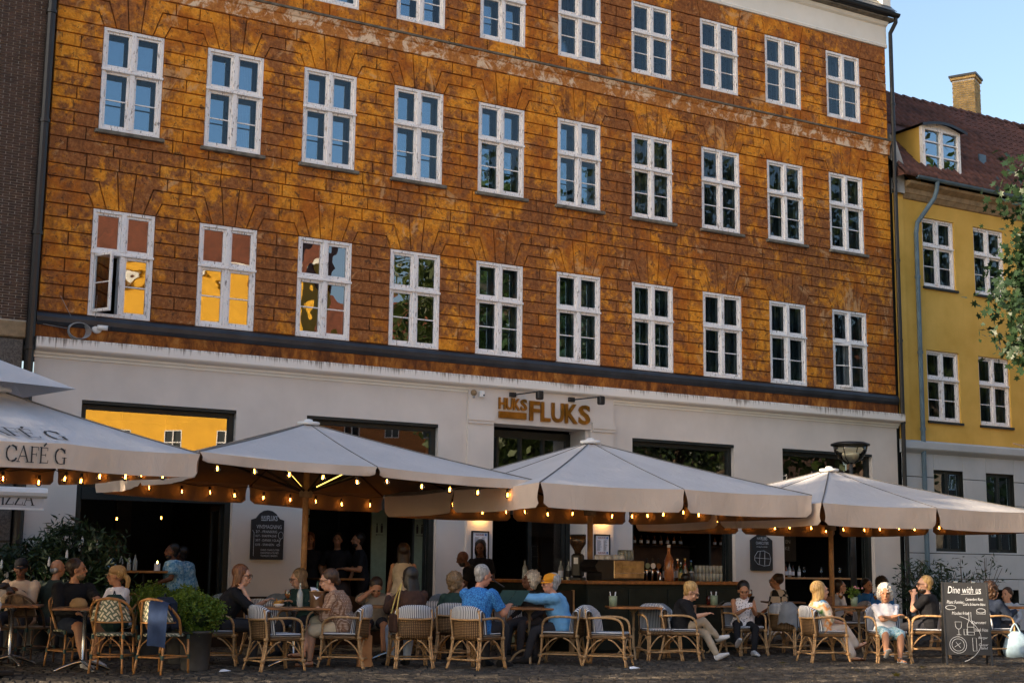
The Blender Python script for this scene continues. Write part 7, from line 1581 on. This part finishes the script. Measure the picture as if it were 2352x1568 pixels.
for i, (px, py) in enumerate(((1970, 1545), (2120, 1538), (2290, 1548), (1800, 1528), (1700, 1540), (2060, 1556))):
    p = gnd(px, py); t = thing('fallen_leaf', 'fallen leaf on the cobbles near the easel board', 'leaf', (p.x, p.y, .04), random.uniform(0, 6), 'fallen leaves on the cobbles'); leafcloud(random.Random(i), [(V((0, 0, 0)), 0)], 1, 0, .16, 'lobed', 6).build('blade', M['leaf_yellow'], t)
for i, (px, py) in enumerate(((515, 1547), (1455, 1540))):
    p = gnd(px, py); t = thing('paper_scrap', ('crumpled white paper scrap by the grey pot', 'white paper scrap before the bar')[i], 'litter', (p.x, p.y, .03)); MB().add([(-.08, -.03, 0), (.07, -.05, .01), (.09, .04, .0), (-.03, .05, .02), (0, 0, .03)], [(0, 1, 4), (1, 2, 4), (2, 3, 4), (3, 0, 4)]).build('paper', M['paper'], t)

# ================================================================ held things
def near(J_label): return [o for o in bpy.data.objects if o.get('label', '').startswith(J_label)][0]
def held(name, label, cat, person_label, offset, mb_list, rz=0., tilt_=0.):
    r = near(person_label); wm = Matrix.Translation(r.location) @ RZ(r.rotation_euler.z); p = wm @ V(offset); t = thing(name, label, cat, p, r.rotation_euler.z+rz); t.rotation_euler = (tilt_, 0, r.rotation_euler.z+rz)
    for nm, mb, m in mb_list: mb.build(nm, M[m], t)
    return t
held('menu_folder', 'dark menu folder held up by the man in the orange cap', 'menu', 'man in orange cap', (.02, .76, 1.04), [('cover', MB().bbox(-.16, .16, -.005, .005, -.02, .28, .002), 'chalkboard')], 0, R(-58))
held('menu_folder', 'open dark green menu held by the man in the blue polo', 'menu', 'grey haired man in a bright blue', (.10, .52, .80), [('left_page', MB().bbox(-.22, -.003, -.004, .004, 0, .30, .002), 'cloth_green'), ('right_page', MB().bbox(.003, .22, -.004, .004, 0, .30, .002), 'cloth_green')], 0, R(-50))
for lab, pl, off in (('black phone in the hand of the khaki trousers man', 'blond man in black', (.12, .50, .79)), ('black phone in the hand of the dotted blouse woman', 'woman in sleeveless', (.04, .44, .84))): held('phone', lab, 'phone', pl, off, [('body', MB().bbox(-.036, .036, -.005, .005, -.04, .11, .003), 'black_metal')], 0, R(-50))
r = near('man in beige jacket'); wm = Matrix.Translation(r.location) @ RZ(r.rotation_euler.z); p = wm @ V((-.02, .26, .84)); t = thing('dog', 'small dark brown dog held against the beige jacket', 'dog', p, r.rotation_euler.z)
b = MB(); b.loft([((-.14, 0, 0), (0, .05, 0), (0, 0, .05)), ((-.05, 0, .01), (0, .08, 0), (0, 0, .075)), ((.06, 0, .03), (0, .08, 0), (0, 0, .08)), ((.12, 0, .07), (0, .05, 0), (0, 0, .055))]); b.ball((.16, .03, .12), .06, .065, .055); b.tube([(.17, .07, .11), (.18, .13, .09)], [.035, .022], 8)
for s_ in (-1, 1): b.ball((.155+s_*.05, .0, .13), .016, .02, .04); b.tube([(.06+s_*.03, .05, .0), (.05+s_*.04, .09, -.08), (.05+s_*.04, .12, -.12)], [.03, .02, .016], 7); b.tube([(-.10, s_*.04, 0), (-.12, .05+s_*.03, -.07), (-.11, .08+s_*.03, -.11)], [.035, .022, .016], 7)
o = b.build('body', M['hair_darkbrown'], t); remesh(o, .012, .006, curl_tex, 2)
r = near('woman with very long black hair'); wm = Matrix.Translation(r.location) @ RZ(r.rotation_euler.z); p = wm @ V((-.30, -.12, .45)); t = thing('shoulder_bag', 'dark shoulder bag with yellow strap hanging beside the long haired woman', 'bag', p, r.rotation_euler.z); MB().bbox(-.03, .03, -.10, .10, 0, .24, .02).build('bag', M['cloth_brown'], t); MB().tube(smooth_path([(0, -.08, .23), (.04, -.06, .45), (.10, .0, .62), (.05, .06, .45), (0, .08, .23)], 4), .009, 6).build('strap', M['gold_label'], t)
q = gnd(1815, 1504); t = thing('jacket', 'grey jacket thrown over the empty armchair back', 'jacket', (q.x, q.y, .012), img(52)-math.pi/2); m = MB(); prof = [(-.20, .55), (-.235, .70), (-.27, .80), (-.325, .825), (-.365, .78), (-.385, .62), (-.39, .50)]; nx = 10
m.add([(.10+.17*(-1+2*i/nx), y+.10*(-1+2*i/nx)**2+.012*math.sin(i*1.9+j*1.3), z-.10*abs(-1+2*i/nx)**4+.012*math.sin(i*2.3+j)) for j, (y, z) in enumerate(prof) for i in range(nx+1)], [(j*(nx+1)+i, j*(nx+1)+i+1, (j+1)*(nx+1)+i+1, (j+1)*(nx+1)+i) for j in range(len(prof)-1) for i in range(nx)]); m.build('cloth', M['grey_fabric'], t, True)
